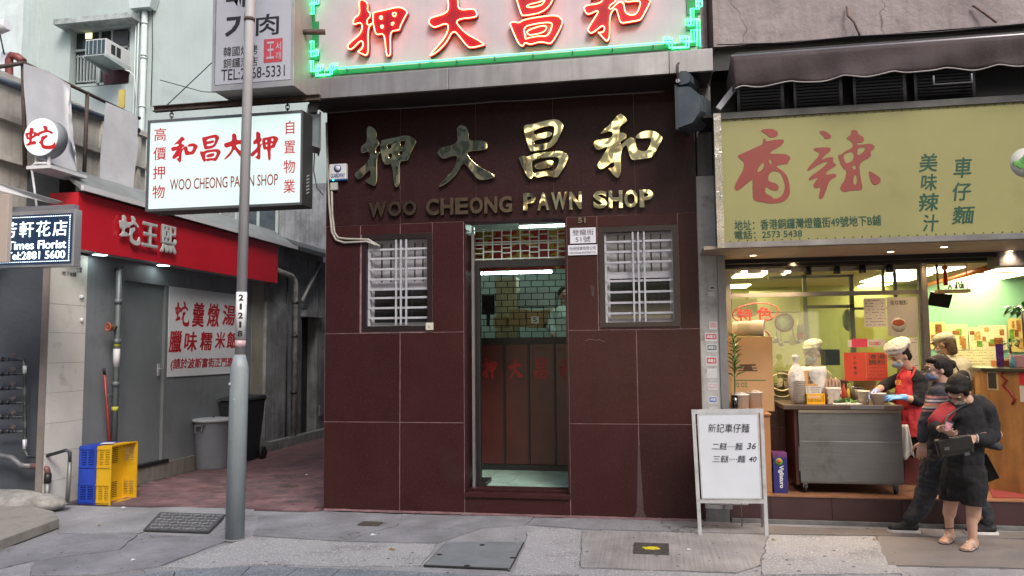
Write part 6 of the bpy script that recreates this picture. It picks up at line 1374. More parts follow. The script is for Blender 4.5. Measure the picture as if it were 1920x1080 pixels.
box('handle', ctx0 - .015, ctx0 - .005, CYf - .03, CYf - .01, zl - .28, zl - .05, ss, cart)
for px in (1510, 1680):
    x = at(px, 915, Y=CYf + .05).x
    MB().cyl((x - .012, CYf + .06, stz + .042), (x + .012, CYf + .06, stz + .042), .04, n=16).build('castor_wheel', blackm, cart); box('castor_fork', x - .02, x + .02, CYf + .04, CYf + .08, stz + .05, ctz0 - .001, ss, cart)
WT = ctz1 + .045
# items on the worktop
def atw(px, y): return at(px, 750, Y=y).x
wp = mat('white foam', (.68, .62, .54), .6, var=.06)
bgx = atw(1496, .3); t = thing('bowl_stack', 'tall stack of white bowls in a tied plastic bag on the counter', 'bowls', (bgx, .3, WT))
m = MB()
for k in range(12): m.lathe((bgx + .02, .3, WT + .012 + k * .018), [(.045, 0), (.068, .014), (.072, .016), (.066, .016)], 20)
kind(m.build('bowls', wp, t), 'stuff')
bagm = mat('milky plastic bag', (.6, .58, .55), .25, var=.2, vs=14, bump=2.0, bs=18)
MB().lathe((bgx, .34, WT + .2), [(.05, -.19), (.075, -.1), (.085, .02), (.075, .1), (.04, .17), (.015, .2), (.03, .24), (.035, .27), (0, .28)], 18).build('bag', bagm, t)
bx2 = atw(1527, .42); t = thing('takeaway_bag', 'translucent plastic takeaway bag behind the orange price card', 'bag', (bx2, .42, WT)); MB().lathe((bx2, .44, WT), [(.0, .001), (.09, .0), (.1, .12), (.13, .3), (.125, .36), (.09, .36)], 14).build('bag', bagm, t)
pc2 = rect(1507, 695, 1533, 722, .33); t = thing('price_card', 'orange card with black brush writing in the counter display', 'card', ((pc2[0] + pc2[1]) / 2, .33, pc2[2])); box('card', pc2[0], pc2[1], .33, .335, pc2[2] - .05, pc2[3], mat('orange card', (.6, .33, .12), .6), t)
ptext('外\n賣\n單', 1514, 698, 1525, 720, .3295, inkm, t, depth=.001, bold=.01)
q = rect(1511, 724, 1540, 738, .27); t = thing('small_notice', 'small white printed card in the yellow basket', 'card', ((q[0] + q[1]) / 2, .27, WT + .07)); box('card', q[0], q[1], .27, .273, WT + .05, q[3], paper, t); scribble(t, (q[0], q[1], q[2], q[3]), 3, Y=.2695, seed=9, ink=.8)
q = rect(1512, 738, 1546, 754, .24); t = thing('yellow_basket', 'yellow plastic basket on the food counter', 'basket', ((q[0] + q[1]) / 2, .3, WT)); yb = mat('bright yellow basket plastic', (.75, .38, .01), .4, var=.1)
hh2 = q[3] - WT
MB().box(q[0], q[1], .22, .226, WT + .001, WT + .02).box(q[0], q[1], .22, .226, WT + hh2 - .015, WT + hh2).box(q[0], q[0] + .006, .226, .38, WT + .001, WT + hh2).box(q[1] - .006, q[1], .226, .38, WT + .001, WT + hh2).box(q[0], q[1], .38, .386, WT + .001, WT + hh2).box(q[0] + .006, q[1] - .006, .226, .38, WT + .001, WT + .006).build('body', yb, t)
for k in range(12): x = q[0] + .004 + k * (q[1] - q[0] - .014) / 11; box('slat', x, x + .007, .2205, .2255, WT + .02, WT + hh2 - .0151, yb, t)
q = rect(1541, 708, 1578, 748, .45); t = thing('chopstick_pack', 'clear pack of paper-wrapped chopsticks standing on the counter', 'pack', ((q[0] + q[1]) / 2, .5, WT)); m = MB(); 
for k in range(16): x = q[0] + .005 + k * (q[1] - q[0] - .01) / 16; m.box(x, x + .007, .45 + .01 * (k % 3), .5, WT + .001, q[3] - .01 * (k % 4))
kind(m.build('chopsticks', mat('pinkish paper sleeve', (.6, .42, .33), .6, var=.15, vs=20), t), 'stuff')
q = rect(1551, 731, 1577, 754, .25); t = thing('spoon_box', 'clear plastic box of sauces with red trim on the counter', 'box', ((q[0] + q[1]) / 2, .3, WT)); box('body', q[0], q[1], .25, .36, WT + .001, q[3], mat('cloudy box', (.42, .36, .3), .3, var=.3, vs=20), t, .006); box('lid', q[0] - .005, q[1] + .005, .245, .365, q[3] + .001, q[3] + .02, wp, t, .004)
for k in range(4): box('red_corner', q[0] - .003 if k % 2 else q[1] - .008, q[0] + .008 if k % 2 else q[1] + .003, .244, .249, WT + .02 + .05 * (k // 2), WT + .05 + .05 * (k // 2), redst, t)
vg = thing('vegetables', 'heap of green vegetable leaves on a white tray on the counter', 'vegetables', (atw(1590, .26), .26, WT)); xa = atw(1560, .22); xb2 = atw(1612, .22)
box('tray', xa, xb2, .15, .4, WT + .001, WT + .012, wp, vg, .004)
lfm = mat('vegetable leaf', (.06, .16, .04), .45, var=.4, vs=30)
for k in range(46):
    c = V((random.uniform(xa + .03, xb2 - .03), random.uniform(.18, .36), WT + .02 + random.random() * .03)); MB().ell(c, (random.uniform(.015, .04), random.uniform(.008, .02), .004), 8, 4, Matrix.Rotation(random.random() * 6, 3, 'Z') @ Matrix.Rotation(random.uniform(-.7, .7), 3, 'Y')).build('leaf', lfm, vg)
for i, (px, y, r_, h_, lab) in enumerate(((1620, .28, .058, .12, 'pale paper noodle bowl under the cook\'s left glove'), (1647, .24, .066, .1, 'pale paper noodle bowl held by the cook\'s right glove'))):
    x = atw(px, y); t = thing('noodle_bowl', lab, 'bowl', (x, y, WT), 'paper bowls being filled'); MB().lathe((x, y, WT + .001), [(0, 0), (r_ * .72, 0), (r_, h_), (r_ * 1.04, h_), (r_ * 1.04, h_ + .006), (r_ * .96, h_ + .006), (r_ * .7, .02), (0, .02)], 24).build('body', mat('warm paper bowl', (.8, .72, .62), .5), t)
    MB().ell((x, y, WT + h_ * .85), (r_ * .85, r_ * .85, .015), 14, 6).build('noodles', mat('noodles', (.5, .25, .08), .5, var=.4, vs=60, bump=1), t)
q = rect(1583, 738, 1608, 748, .62); pthing('red_tray', 'low red food tray at the back of the counter', 'tray', 1583, 738, 1640, 747, .62, .12, mat('red tray', (.4, .05, .03), .4))
q = rect(1640, 724, 1672, 750, .6); pthing('orange_sign', 'orange card behind the noodle bowls', 'card', 1640, 722, 1668, 746, .66, .004, mat('orange card', (.6, .33, .12), .6))
# blue box
q = rect(1450, 849, 1477, 930, .14); vb = thing('produce_box', 'dark blue Vigliaturo produce box standing on end by the counter', 'box', ((q[0] + q[1]) / 2, .2, stz))
vbm = mat('dark blue carton', (.018, .018, .13), .45, var=.1); ztp = q[3]
box('body', q[0], q[1], .14, .30, stz + .001, ztp - .045, vbm, vb, .003); box('top_band', q[0], q[1], .14, .30, ztp - .044, ztp, mat('purple carton band', (.12, .03, .12), .45, var=.5, vs=20), vb, .003)
o = text('Vigliaturo', whitep, vb, (q[0] + .045, .139, ztp - .12), V((0, 0, -1)), V((1, 0, 0)), ztp - .12 - stz - .05, .052, bold=.03, depth=.001)
lc = V(((q[0] + q[1]) / 2 - .01, .1385, ztp - .085)); MB().lathe(lc, [(0, .001), (.034, .001), (.034, 0)], 20, (0, -1, 0)).build('logo', mat('green logo', (.15, .35, .05), .5), vb); MB().lathe(lc + V((.0, -.0012, .008)), [(0, .001), (.022, .001), (.022, 0)], 16, (0, -1, 0)).build('logo', mat('orange logo', (.55, .12, .04), .5), vb)

# ------------------------------------------------------------------ dining room
for i, (px, lab) in enumerate(((1730, ''),)): pass
box('door_post', at(1737, 640, Y=.6).x - .02, at(1737, 640, Y=.6).x + .02, .55, .6, stz, sofz - .07, bronze, noo)
box('shutter_box', at(1870, 490, Y=.35).x, NX1, .3, .58, sofz - .14, sofz - .003, mat('grey shutter box', (.13, .14, .18), .5, metal=.3), noo)
oa, ob = at(1735, 535, Z=SZC - .08), at(1868, 498, Z=SZC - .08)
single(MB().tube([oa, ob], .035, 6).build('ceiling_beam', mat('orange varnished beam', (.45, .13, .04), .35, var=.2), None, oa), 'orange varnished beam running across the dining room ceiling', 'beam')
tv = thing('television', 'black flat television tilted down from the ceiling', 'television', at(1760, 560, Y=2.2))
c = at(1762, 562, Y=2.2); MB().cbox(c, .24, .03, .17, rx=.35, ry=.18).build('screen', mat('black tv screen', (.008, .008, .01), .12), tv, bevel=.004); MB().cyl(c + V((0, .02, .08)), V((c.x, c.y + .05, SZC)), .012, n=6).build('mount', blackm, tv)
sh = thing('hanging_shelf', 'small hanging shelf piled with pale driftwood ornaments', 'shelf', at(1788, 548, Y=1.9)); q = rect(1758, 543, 1817, 549, 1.9); box('board', q[0], q[1], 1.85, 2.0, q[2], q[3], mat('pale wood', (.5, .36, .2), .6), sh)
for x in (q[0] + .02, q[1] - .01): MB().cyl((x, 1.92, q[3]), (x, 1.92, SZC), .005, n=5).build('cord', mat('orange cord', (.5, .2, .08), .6), sh)
for k in range(9): a = V((random.uniform(q[0] + .05, q[1] - .04), 1.92, q[3] + .01)); MB().tube([a, a + V((random.uniform(-.06, .06), 0, random.uniform(.04, .1)))], .008, 5).build('driftwood', mat('pale driftwood', (.55, .45, .33), .7), sh)
p = at(1772, 512, Y=1.7); t = thing('red_tassel', 'red lucky tassel with a golden knob hanging from the ceiling', 'ornament', p); MB().ell(p + V((0, 0, .06)), (.035, .035, .03), 12, 8).build('knob', mat('copper knob', (.5, .15, .04), .3, metal=.5), t); MB().cyl(p + V((0, 0, .03)), p - V((0, 0, .14)), .016, .024, 10).build('tassel', mat('red tassel', (.4, .02, .02), .8), t); MB().cyl(p + V((0, 0, .09)), V((p.x, p.y, SZC)), .004, n=5).build('cord', redst, t)
menu_g = 'menu sheets along the turquoise wall'
mcols = [(.55, .48, .25), (.6, .55, .38), (.58, .5, .28), (.6, .56, .42), (.62, .58, .45), (.55, .47, .22)]
labs = ['cream menu sheet with dark food pictures, leftmost of the wall row', 'yellowish menu sheet right of the leftmost one, behind the cap', 'cream menu sheet with a tall strip of food pictures', 'menu sheet with green food pictures in the middle of the row', 'pale menu sheet with one big square food picture', 'yellow menu sheet half hidden by the potted plant']
for i, (a, b, c_, d) in enumerate(((1735, 604, 1772, 655), (1773, 608, 1815, 656), (1776, 658, 1816, 700), (1817, 614, 1850, 656), (1836, 610, 1888, 656), (1891, 597, 1920, 660))):
    YY = DYB - .02 - .002 * i
    t, r = notice('menu_sheet', labs[i], 'menu', a, b, c_, d, mat('menu %d' % i, mcols[i], .6, var=.1, vs=8), Y=YY, group=menu_g)
    rnd = random.Random(i)
    for k in range(5):
        w_ = (r[1] - r[0]) * rnd.uniform(.15, .35); h_ = (r[3] - r[2]) * rnd.uniform(.15, .4); x = rnd.uniform(r[0] + .01, r[1] - w_ - .01); z = rnd.uniform(r[2] + .01, r[3] - h_ - .01)
        box('food_picture', x, x + w_, YY - .002 - .0004 * k, YY - .0005, z, z + h_, mat('food picture %d' % ((i + k) % 4), [(.2, .07, .02), (.3, .14, .04), (.12, .25, .04), (.4, .25, .1)][(i + k) % 4], .5, var=.6, vs=25), t)
    scribble(t, r, 8, Y=YY, seed=i, ink=.25)
t, r = notice('price_board', 'long white price board with red and black figures on the wall', 'menu', 1790, 657, 1870, 692, mat('price board', (.6, .57, .42), .6), Y=DYB - .04, group=menu_g); scribble(t, r, 6, Y=DYB - .04, seed=77, ink=.6)
# service counter at the right
cpts = [at(1832, 800, Y=1.0), at(1848, 800, Y=.62), at(1925, 800, Y=.3), at(2060, 800, Y=.3), at(2060, 800, Y=1.3), at(1845, 800, Y=1.3)]
cpz = at(1870, 690, Y=.7).z
svc = thing('service_counter', 'curved plywood service counter with a dark top at the right edge', 'counter', (4.3, .8, stz))
ply = brushed(mat('orange varnished plywood', (.42, .22, .08), .4, var=.25, vs=3, bump=.05), (1, 1, .15), 12, .05, .35)
MB().prism([(p.x, p.y) for p in cpts], stz + .001, cpz - .03).build('front', ply, svc)
cc = V((sum(p.x for p in cpts) / 6, sum(p.y for p in cpts) / 6, 0))
MB().prism([(p.x + (p.x - cc.x) * .04, p.y + (p.y - cc.y) * .1) for p in cpts], cpz - .029, cpz + .004).build('top', mat('dark green top', (.04, .045, .03), .3), svc, bevel=.004)
d_ = (cpts[2] - cpts[1]); 
def onc(f, z0, z1, w_, m, name, y=.004):
    a = cpts[1] + d_ * f; b = cpts[1] + d_ * (f + w_); nrm = V((d_.y, -d_.x, 0)).normalized() * y
    return MB().extr([V((a.x, a.y, z0)) + nrm, V((b.x, b.y, z0)) + nrm, V((b.x, b.y, z1)) + nrm, V((a.x, a.y, z1)) + nrm], nrm * .4).build(name, m, svc)
zz_ = lambda py: at(1885, py, Y=.45).z
onc(.12, zz_(733), zz_(697), .27, mat('pale poster sheet', (.5, .42, .22), .6), 'poster'); onc(.15, zz_(729), zz_(700), .2, mat('black shield print', (.04, .04, .03), .6, var=.3), 'shield_badge', .008)
onc(.9, zz_(720), zz_(690), .22, mat('red card print', (.5, .03, .04), .6), 'red_card', .006); onc(.9, zz_(752), zz_(722), .2, paper, 'white_card', .006)
a = cpts[1] + d_ * .55; nrm = V((d_.y, -d_.x, 0)).normalized() * .008
MB().tube([V((a.x, a.y, 0)) + nrm + d_.normalized() * u_ * .02 + V((0, 0, zz_(695 + 9 * k))) for k, u_ in enumerate((0, -1.5, 1, -1, 1.5, 3, 4.5, 3))], .01, 6).build('red_dragon_print', redst, svc)
q = rect(1868, 645, 1882, 684, .75); pthing('display_phone', 'purple advertising card stand on the service counter', 'card stand', 1868, 645, 1882, 688, .75, .01, mat('purple display', (.1, .03, .2), .3, var=.6, vs=20))
pthing('small_orange_box', 'small orange box on the service counter', 'box', 1868, 676, 1895, 688, .8, .12, mat('orange box', (.5, .18, .05), .6))
pthing('pink_box', 'pink collection box on the service counter at the right edge', 'box', 1902, 666, 1930, 689, .6, .12, mat('pink box', (.6, .3, .32), .5), .005)
p = at(1899, 688, Y=.6); t = thing('sanitiser_bottle', 'clear blue sanitiser bottle on the service counter', 'bottle', (p.x, .6, cpz)); MB().lathe((p.x, .6, cpz + .005), [(0, 0), (.026, 0), (.026, .08), (.012, .1), (.012, .12), (0, .12)], 14).build('body', mat('blue label bottle', (.15, .35, .5), .2, var=.4, vs=20), t); MB().cyl((p.x, .6, cpz + .125), (p.x - .03, .6, cpz + .14), .007, n=6).build('pump', whitep, t)
def leafy(name, lab, px, py, Y, n, spread, size, z0):
    c = at(px, py, Y=Y); t = thing(name, lab, 'plant', (c.x, Y, z0)); lm_ = MB().add([(0, 0, 0), (size * .4, size * .16, size * .03), (size, 0, -size * .15), (size * .4, -size * .16, size * .03), (size * .45, 0, -.0)], [(0, 4, 1), (4, 2, 1), (0, 3, 4), (4, 3, 2)]).mesh('leaf', mat('glossy green leaf', (.04, .13, .03), .35, var=.4, vs=15))
    MB().lathe((c.x, Y, z0 + .001), [(0, 0), (.045, 0), (.06, .09), (.055, .09), (0, .08)], 16).build('pot', mat('terracotta pot', (.3, .14, .08), .7), t)
    MB().tube([(c.x, Y, z0 + .08), (c.x - .01, Y, c.z)], .01, 6).build('stem', mat('brown stem', (.12, .08, .04), .8), t)
    for k in range(n):
        a_ = random.random() * 6.28; e_ = random.uniform(-.2, 1); r_ = spread * random.random() ** .5; o = bpy.data.objects.new('leaf', lm_); COL.objects.link(o); o.parent = t
        o.location = V((c.x + r_ * math.cos(a_) * .6, Y + r_ * math.sin(a_) * .5, c.z + r_ * e_ * .6)) - wloc(t); o.rotation_euler = (random.uniform(-.4, .4), random.uniform(-.2, .7), a_); s_ = random.uniform(.6, 1.1); o.scale = (s_,) * 3
leafy('potted_plant', 'small bushy potted plant on the service counter', 1895, 645, .85, 45, .12, .07, cpz)
leafy('money_tree', 'tall leafy money tree at the right edge above the counter', 1918, 585, .75, 60, .2, .14, cpz)
p = at(1895, 922, Z=stz + .005); MB().prism([(at(x, y, Z=stz).x, at(x, y, Z=stz).y) for x, y in ((1850, 905), (1930, 905), (2000, 936), (1862, 934))], stz + .001, stz + .008).build('door_mat', mat('red door mat', (.22, .03, .025), .9, bump=.5, bs=90), None, p); single(bpy.data.objects['door_mat'], 'red mat on the tan floor in front of the service counter', 'mat')

# ------------------------------------------------------------------ folding signboard
P0, P1 = at(1313, 1004, Z=0), at(1438, 1006, Z=0)
TL, TR = at(1300, 772, Y=P0.y + .16), at(1428, 770, Y=P1.y + .18)
fb = thing('folding_signboard', 'folding aluminium signboard with handwritten noodle prices in front of the pillar', 'signboard', (P0 + P1) / 2)
alu = mat('scuffed aluminium tube', (.42, .43, .45), .4, metal=.35, var=.2, vs=6, bump=.15, bs=15, dirt=.2, dcol=(.2, .19, .18), ds=8)
def plank(a, b, w, t_=.02): 
    d = (b - a).normalized(); side = nrmB.cross(d).normalized() * w / 2; n_ = nrmB * t_
    return MB().extr([a - side, b - side, b + side, a + side], -n_)
rx_ = (P1 - P0).normalized(); upv = ((TL - P0) + (TR - P1)).normalized(); nrmB = rx_.cross(upv).normalized()
plank(P0, TL, .032).build('leg', alu, fb); plank(P1, TR, .032).build('leg', alu, fb)
plank(TL - rx_ * .016, TR + rx_ * .016, .04).build('top_rail', alu, fb)
fb_b = .27
BL, BR = P0 + (TL - P0) * fb_b, P1 + (TR - P1) * fb_b
plank(BL, BR, .034).build('bottom_rail', alu, fb)
def bp(u, v): return (BL * (1 - u) + BR * u) * (1 - v) + (TL * (1 - u) + TR * u) * v
inset = [bp(.06, .03), bp(.94, .03), bp(.94, .965), bp(.06, .965)]
MB().extr([p + nrmB * .004 for p in inset], -nrmB * .012).build('white_board', mat('white board', (.52, .55, .60), .25, var=.05, vs=2), fb)
for a, b in zip(inset, inset[1:] + inset[:1]): plank(a + nrmB * .006, b + nrmB * .006, .012, .008).build('inner_trim', alu, fb)
back = V((0, .36, 0))
for a, b in ((P0, TL), (P1, TR)): q0_ = V((a.x + .01, a.y, 0)) + back; MB().tube([q0_, b + V((0, .03, -.01))], .012, 6).build('rear_leg', alu, fb)
MB().tube([bp(.2, -.1) + V((0, .3, 0)), bp(.8, -.1) + V((0, .3, 0))], .01, 6).build('rear_brace', alu, fb)
cm_ = MB().tube([bp(.64, -.02), bp(.64, -.02) - V((0, 0, .2))], .004, 5).build('chain', rust, fb)
mk = mat('black marker', (.01, .012, .03), .6, var=0); bu = (BR - BL).normalized(); bvv = (TL - BL).normalized(); W_ = (BR - BL).length; H_ = (TL - BL).length
def btext(s, u0, v0, u1, v1, **k): return text(s, mk, fb, bp(u0, v0) + nrmB * .0045, bu, bvv, W_ * (u1 - u0), H_ * (v1 - v0), depth=.001, **k)
btext('新記車仔麵', .2, .76, .84, .86, shear=.15); btext('二餸····麵', .24, .565, .72, .645, shear=.2); btext('36', .76, .57, .9, .64, shear=.3, bold=.01)
btext('三餸····麵', .24, .425, .75, .505, shear=.2); btext('40', .78, .43, .9, .49, shear=.3, bold=.01)
# ------------------------------------------------------------------ people
def J(px, py, Y): return at(px, py, Y=Y)
def prim_mesh(prims):
    mb = MB()
    for p in prims:
        if p[0] == 'c':
            a, b, r0, r1 = V(p[1]), V(p[2]), p[3], p[4]; d = b - a; L_ = d.length; d = d.normalized() if L_ > 1e-6 else V((0, 0, 1))
            prof = [(math.sin(t) * r0, -math.cos(t) * r0) for t in np.linspace(0, math.pi / 2, 5)] + [(math.cos(t) * r1, L_ + math.sin(t) * r1) for t in np.linspace(0, math.pi / 2, 5)]
            mb.lathe(a, prof, 14, d)
        else:
            mb.ell(p[1], p[2], 18, 12, p[3] if len(p) > 3 else None)
    return mb
def chain(pts): return [('c', a[0], b[0], a[1], b[1]) for a, b in zip(pts, pts[1:])]
def blob(name, prims, m, parent, voxel=.008, smooth=4, noise=0, nsc=.12, clip=None):
    me = prim_mesh(prims).mesh('tmp', m); o = bpy.data.objects.new('tmp', me); COL.objects.link(o)
    r = o.modifiers.new('r', 'REMESH'); r.mode = 'VOXEL'; r.voxel_size = voxel; r.use_smooth_shade = True
    if smooth: s = o.modifiers.new('s', 'SMOOTH'); s.factor = .5; s.iterations = smooth
    if noise:
        tx = bpy.data.textures.new('folds', 'CLOUDS'); tx.noise_scale = nsc; tx.noise_depth = 2
        d = o.modifiers.new('d', 'DISPLACE'); d.texture = tx; d.strength = noise; d.mid_level = .5; d.texture_coords = 'GLOBAL'
    bpy.context.view_layer.update(); dg = bpy.context.evaluated_depsgraph_get(); out = bpy.data.meshes.new_from_object(o.evaluated_get(dg))
    bpy.data.objects.remove(o)
    if clip:   # keep only what lies on the wanted side: list of (point, normal)
        bm = bmesh.new(); bm.from_mesh(out)
        for pt, nn in clip: bmesh.ops.bisect_plane(bm, geom=bm.verts[:] + bm.edges[:] + bm.faces[:], plane_co=pt, plane_no=nn, clear_outer=True)
        bm.to_mesh(out); bm.free()
    out.name = name; out.materials.clear(); out.materials.append(m)
    for p in out.polygons: p.use_smooth = True
    o2 = link(name, out, parent)
    if clip: so = o2.modifiers.new('s', 'SOLIDIFY'); so.thickness = .003
    return o2
def hand(w, d, n, side=1, curl=.5, sc=1.0, spread=.12):
    """w wrist, d along the palm, n out of the palm, side: where the thumb leaves"""
    w = V(w); d = V(d).normalized(); n = V(n); n = (n - d * n.dot(d)).normalized(); l = d.cross(n) * side; P = []
    for k, (o, ln) in enumerate(((-.5, .07), (-.17, .079), (.17, .074), (.5, .058))):
        lo = l * (-o) * .062 * sc; kn = w + d * (.088 - .006 * abs(k - 1)) * sc + lo
        P.append(('c', w + lo * .55, kn, .013 * sc, .0115 * sc)); q = kn; dd = (d + l * (-o) * spread).normalized()
        for j, f in enumerate((.45, .32, .23)):
            a = curl * (.7 + .5 * j); dd = (dd * math.cos(a) + n * math.sin(a)).normalized(); q2 = q + dd * ln * f * sc * 1.15
            P.append(('c', q, q2, (.0095 - .0009 * j) * sc, (.0088 - .0009 * j) * sc)); q = q2; n2 = n
    t0 = w + d * .02 * sc + l * .02 * sc; t1 = t0 + (d * .5 + l * .75 + n * .25).normalized() * .042 * sc; t2 = t1 + (d * .8 + l * .35 + n * .35).normalized() * .032 * sc; t3 = t2 + (d * .85 + l * .05 + n * .45).normalized() * .026 * sc
    P += [('c', t0, t1, .015 * sc, .012 * sc), ('c', t1, t2, .0115 * sc, .01 * sc), ('c', t2, t3, .01 * sc, .008 * sc)]
    return P
def rot_to(fwd, up=(0, 0, 1)):
    """columns: right, forward, up"""
    f_ = V(fwd).normalized(); u_ = V(up); r_ = f_.cross(u_).normalized(); u_ = r_.cross(f_).normalized(); return Matrix((r_, f_, u_)).transposed()
def head_prims(c, fwd, up=(0, 0, 1), s=1.0):
    M = rot_to(fwd, up); c = V(c); q = lambda x, y, z: c + M @ V((x * s, y * s, z * s))
    return M, q, [('e', c + M @ V((0, -.005, .02)) * s, (.076 * s, .094 * s, .095 * s), M), ('e', q(0, .018, -.04), (.06 * s, .072 * s, .07 * s), M), ('e', q(0, .06, -.085), (.03 * s, .022 * s, .02 * s), M),
        ('c', q(0, .085, .0), q(0, .108, -.03), .009 * s, .014 * s), ('e', q(0, .085, .035), (.055 * s, .012 * s, .012 * s), M), ('e', q(0, .088, -.062), (.026 * s, .01 * s, .007 * s), M),
        ('e', q(.078, -.005, -.01), (.01 * s, .018 * s, .03 * s), M), ('e', q(-.078, -.005, -.01), (.01 * s, .018 * s, .03 * s), M), ('e', q(.04, .062, -.03), (.025 * s, .02 * s, .022 * s), M), ('e', q(-.04, .062, -.03), (.025 * s, .02 * s, .022 * s), M)]
skin = mat('light skin', (.50, .30, .215), .5, var=.08, vs=15, bump=.05, bs=90)
skin2 = mat('darker skin', (.46, .27, .19), .5, var=.08, vs=15, bump=.05, bs=90)  # slightly darker skin tone for the other people
hairm = brushed(mat('black hair', (.014, .010, .009), .6, var=.3, vs=20, spec=.25), (1, 1, .12), 120, 1, .4)
def eyes(q, parent, s=1.0, closed=False):
    for sx in (-1, 1):
        p = q(sx * .032, .083, .012)
        if not closed:
            MB().ell(p, (.012 * s,) * 3, 10, 8).build('eye', mat('eye white', (.6, .58, .55), .2), parent); MB().ell(q(sx * .032, .0925, .011), (.0055 * s,) * 3, 8, 6).build('iris', mat('dark iris', (.02, .012, .01), .2), parent)
        a = q(sx * .032 - .016, .088, .018); b = q(sx * .032 + .016, .088, .018); MB().tube([a, q(sx * .032, .098, .021 if not closed else .01), b], .0025, 5).build('eyelid', mat('dark lash', (.03, .018, .015), .5), parent)
        MB().tube([q(sx * .05, .083, .036), q(sx * .032, .096, .042), q(sx * .014, .1, .038)], .004, 5).build('eyebrow', hairm, parent)
def face_mask(q, M, m, parent, s=1.0):
    P = [('e', q(0, .052, -.05), (.061 * s, .055 * s, .046 * s), M), ('e', q(0, .09, -.03), (.02 * s, .024 * s, .022 * s), M)]
    o = blob('face_mask', P, m, parent, .006, 3, clip=[(q(0, .035, -.05), -(M @ V((0, 1, 0)))), ]); 
    for sx in (-1, 1): MB().tube([q(sx * .055, .05, -.03), q(sx * .078, .01, .0)], .002, 4).build('ear_loop', m, parent)
    return o

# --- woman in black looking into her bag
Y0 = -.72
wf = (at(1768, 1016, Z=0), at(1812, 1030, Z=0))
wm = thing('person', 'person in a black sweatshirt, black shorts and flip-flops looking down into a black bag', 'person', ((wf[0].x + wf[1].x) / 2, (wf[0].y + wf[1].y) / 2, 0))
hc = J(1797, 733, Y0 - .06); fwd = V((-.55, -.5, -.98)); M, q, HP = head_prims(hc, fwd, (.1, -.1, 1), 1.0)
sh = J(1824, 762, Y0); body = HP + chain([(hc + V((.03, .03, -.04)), .055), (sh, .06)])
body += chain([(sh, .07), (J(1815, 800, Y0), .11), (J(1808, 850, Y0), .11), (J(1806, 878, Y0 + .01), .1)])
a0_, a1_ = J(1781, 1003, wf[0].y + .03), J(1824, 1014, wf[1].y + .03)
a0_.z = .075; a1_.z = .075
body += chain([(J(1793, 890, Y0 + .03), .085), (J(1783, 942, wf[0].y + .02), .056), (J(1780, 962, wf[0].y + .04), .052), (a0_ + V((0, 0, .13)), .038), (a0_, .031)])
body += chain([(J(1820, 890, Y0), .085), (J(1826, 942, wf[1].y + .01), .06), (J(1825, 966, wf[1].y + .04), .056), (a1_ + V((0, 0, .13)), .041), (a1_, .033)])
for an, ft, in ((a0_, at(1757, 1019, Z=.03)), (a1_, at(1800, 1031, Z=.03))):
    d = (ft - an); d.z = 0; d = d.normalized(); toe = V((an.x, an.y, .032)) + d * .15; heel = V((an.x, an.y, .038)) - d * .035
    body += [('c', an, heel, .034, .032), ('c', an - V((0, 0, .02)), toe - d * .04, .03, .026), ('c', heel, toe - d * .03, .03, .03)]
    l = V((-d.y, d.x, 0))
    for k in range(5): body.append(('c', toe - d * .045 + l * (.026 - .013 * k), toe + d * (.022 - .007 * abs(k - 1.0)) + l * (.03 - .015 * k) - V((0, 0, .008)), .012, .0095 if k else .012))
wl0, wl1 = J(1766, 806, Y0 - .27), J(1826, 822, Y0 - .22)
body += [('c', J(1752, 800, Y0 - .1), wl0, .04, .026)] + hand(wl0, J(1776, 812, Y0 - .34) - wl0, V((.5, .2, .75)), 1, .5)
body += [('c', J(1868, 815, Y0 - .05), wl1, .045, .027)] + hand(wl1, J(1804, 832, Y0 - .28) - wl1, V((-.3, .75, -.5)), -1, .45)
bo_ = blob('body', body, skin, wm, .0065, 3)
eyes(q, wm, 1, True)
face_mask(q, M, mat('patterned white mask', (.42, .40, .39), .7, var=.4, vs=55), wm)
blob('hair', [('e', q(0, -.03, .035), (.092, .1, .098), M), ('e', q(0, -.065, -.01), (.086, .07, .09), M), ('e', q(.0, .035, .085), (.07, .05, .035), M), ('e', q(.072, .01, .035), (.018, .045, .05), M), ('e', q(-.072, .01, .035), (.018, .045, .05), M)] + chain([(q(0, -.1, .05), .04), (q(0.0, -.14, .02), .05), (q(.0, -.15, -.06), .042), (q(.02, -.14, -.13), .028), (q(.02, -.13, -.2), .012)]), hairm, wm, .007, 3, .006, .03)
MB().tube([q(0.045 * math.cos(a), -.12 + .01 * math.sin(a), .035 + .035 * math.sin(a)) for a in np.linspace(0, 6.28, 12)[:-1]], .007, 6, closed=True).build('hair_tie', mat('silver hair tie', (.4, .38, .36), .3, metal=.4), wm)
blackc = mat('black sweatshirt cloth', (.007, .007, .009), .9, var=.25, vs=6, bump=.5, bs=11, bd=.014)
blacks = mat('black shorts cloth', (.0055, .0055, .0065), .9, var=.2, vs=6, bump=.5, bs=11, bd=.014)
sw = chain([(J(1823, 764, Y0 + .01), .1), (J(1818, 785, Y0), .13), (J(1812, 815, Y0), .142), (J(1808, 848, Y0), .15), (J(1808, 860, Y0), .152)])
sw += chain([(J(1788, 772, Y0 - .02), .09), (J(1770, 782, Y0 - .05), .072), (J(1754, 800, Y0 - .1), .06), (J(1762, 805, Y0 - .22), .042)])
sw += chain([(J(1844, 772, Y0), .095), (J(1857, 792, Y0 - .01), .073), (J(1862, 815, Y0 - .05), .062), (J(1848, 824, Y0 - .14), .062), (J(1831, 823, Y0 - .19), .046)])
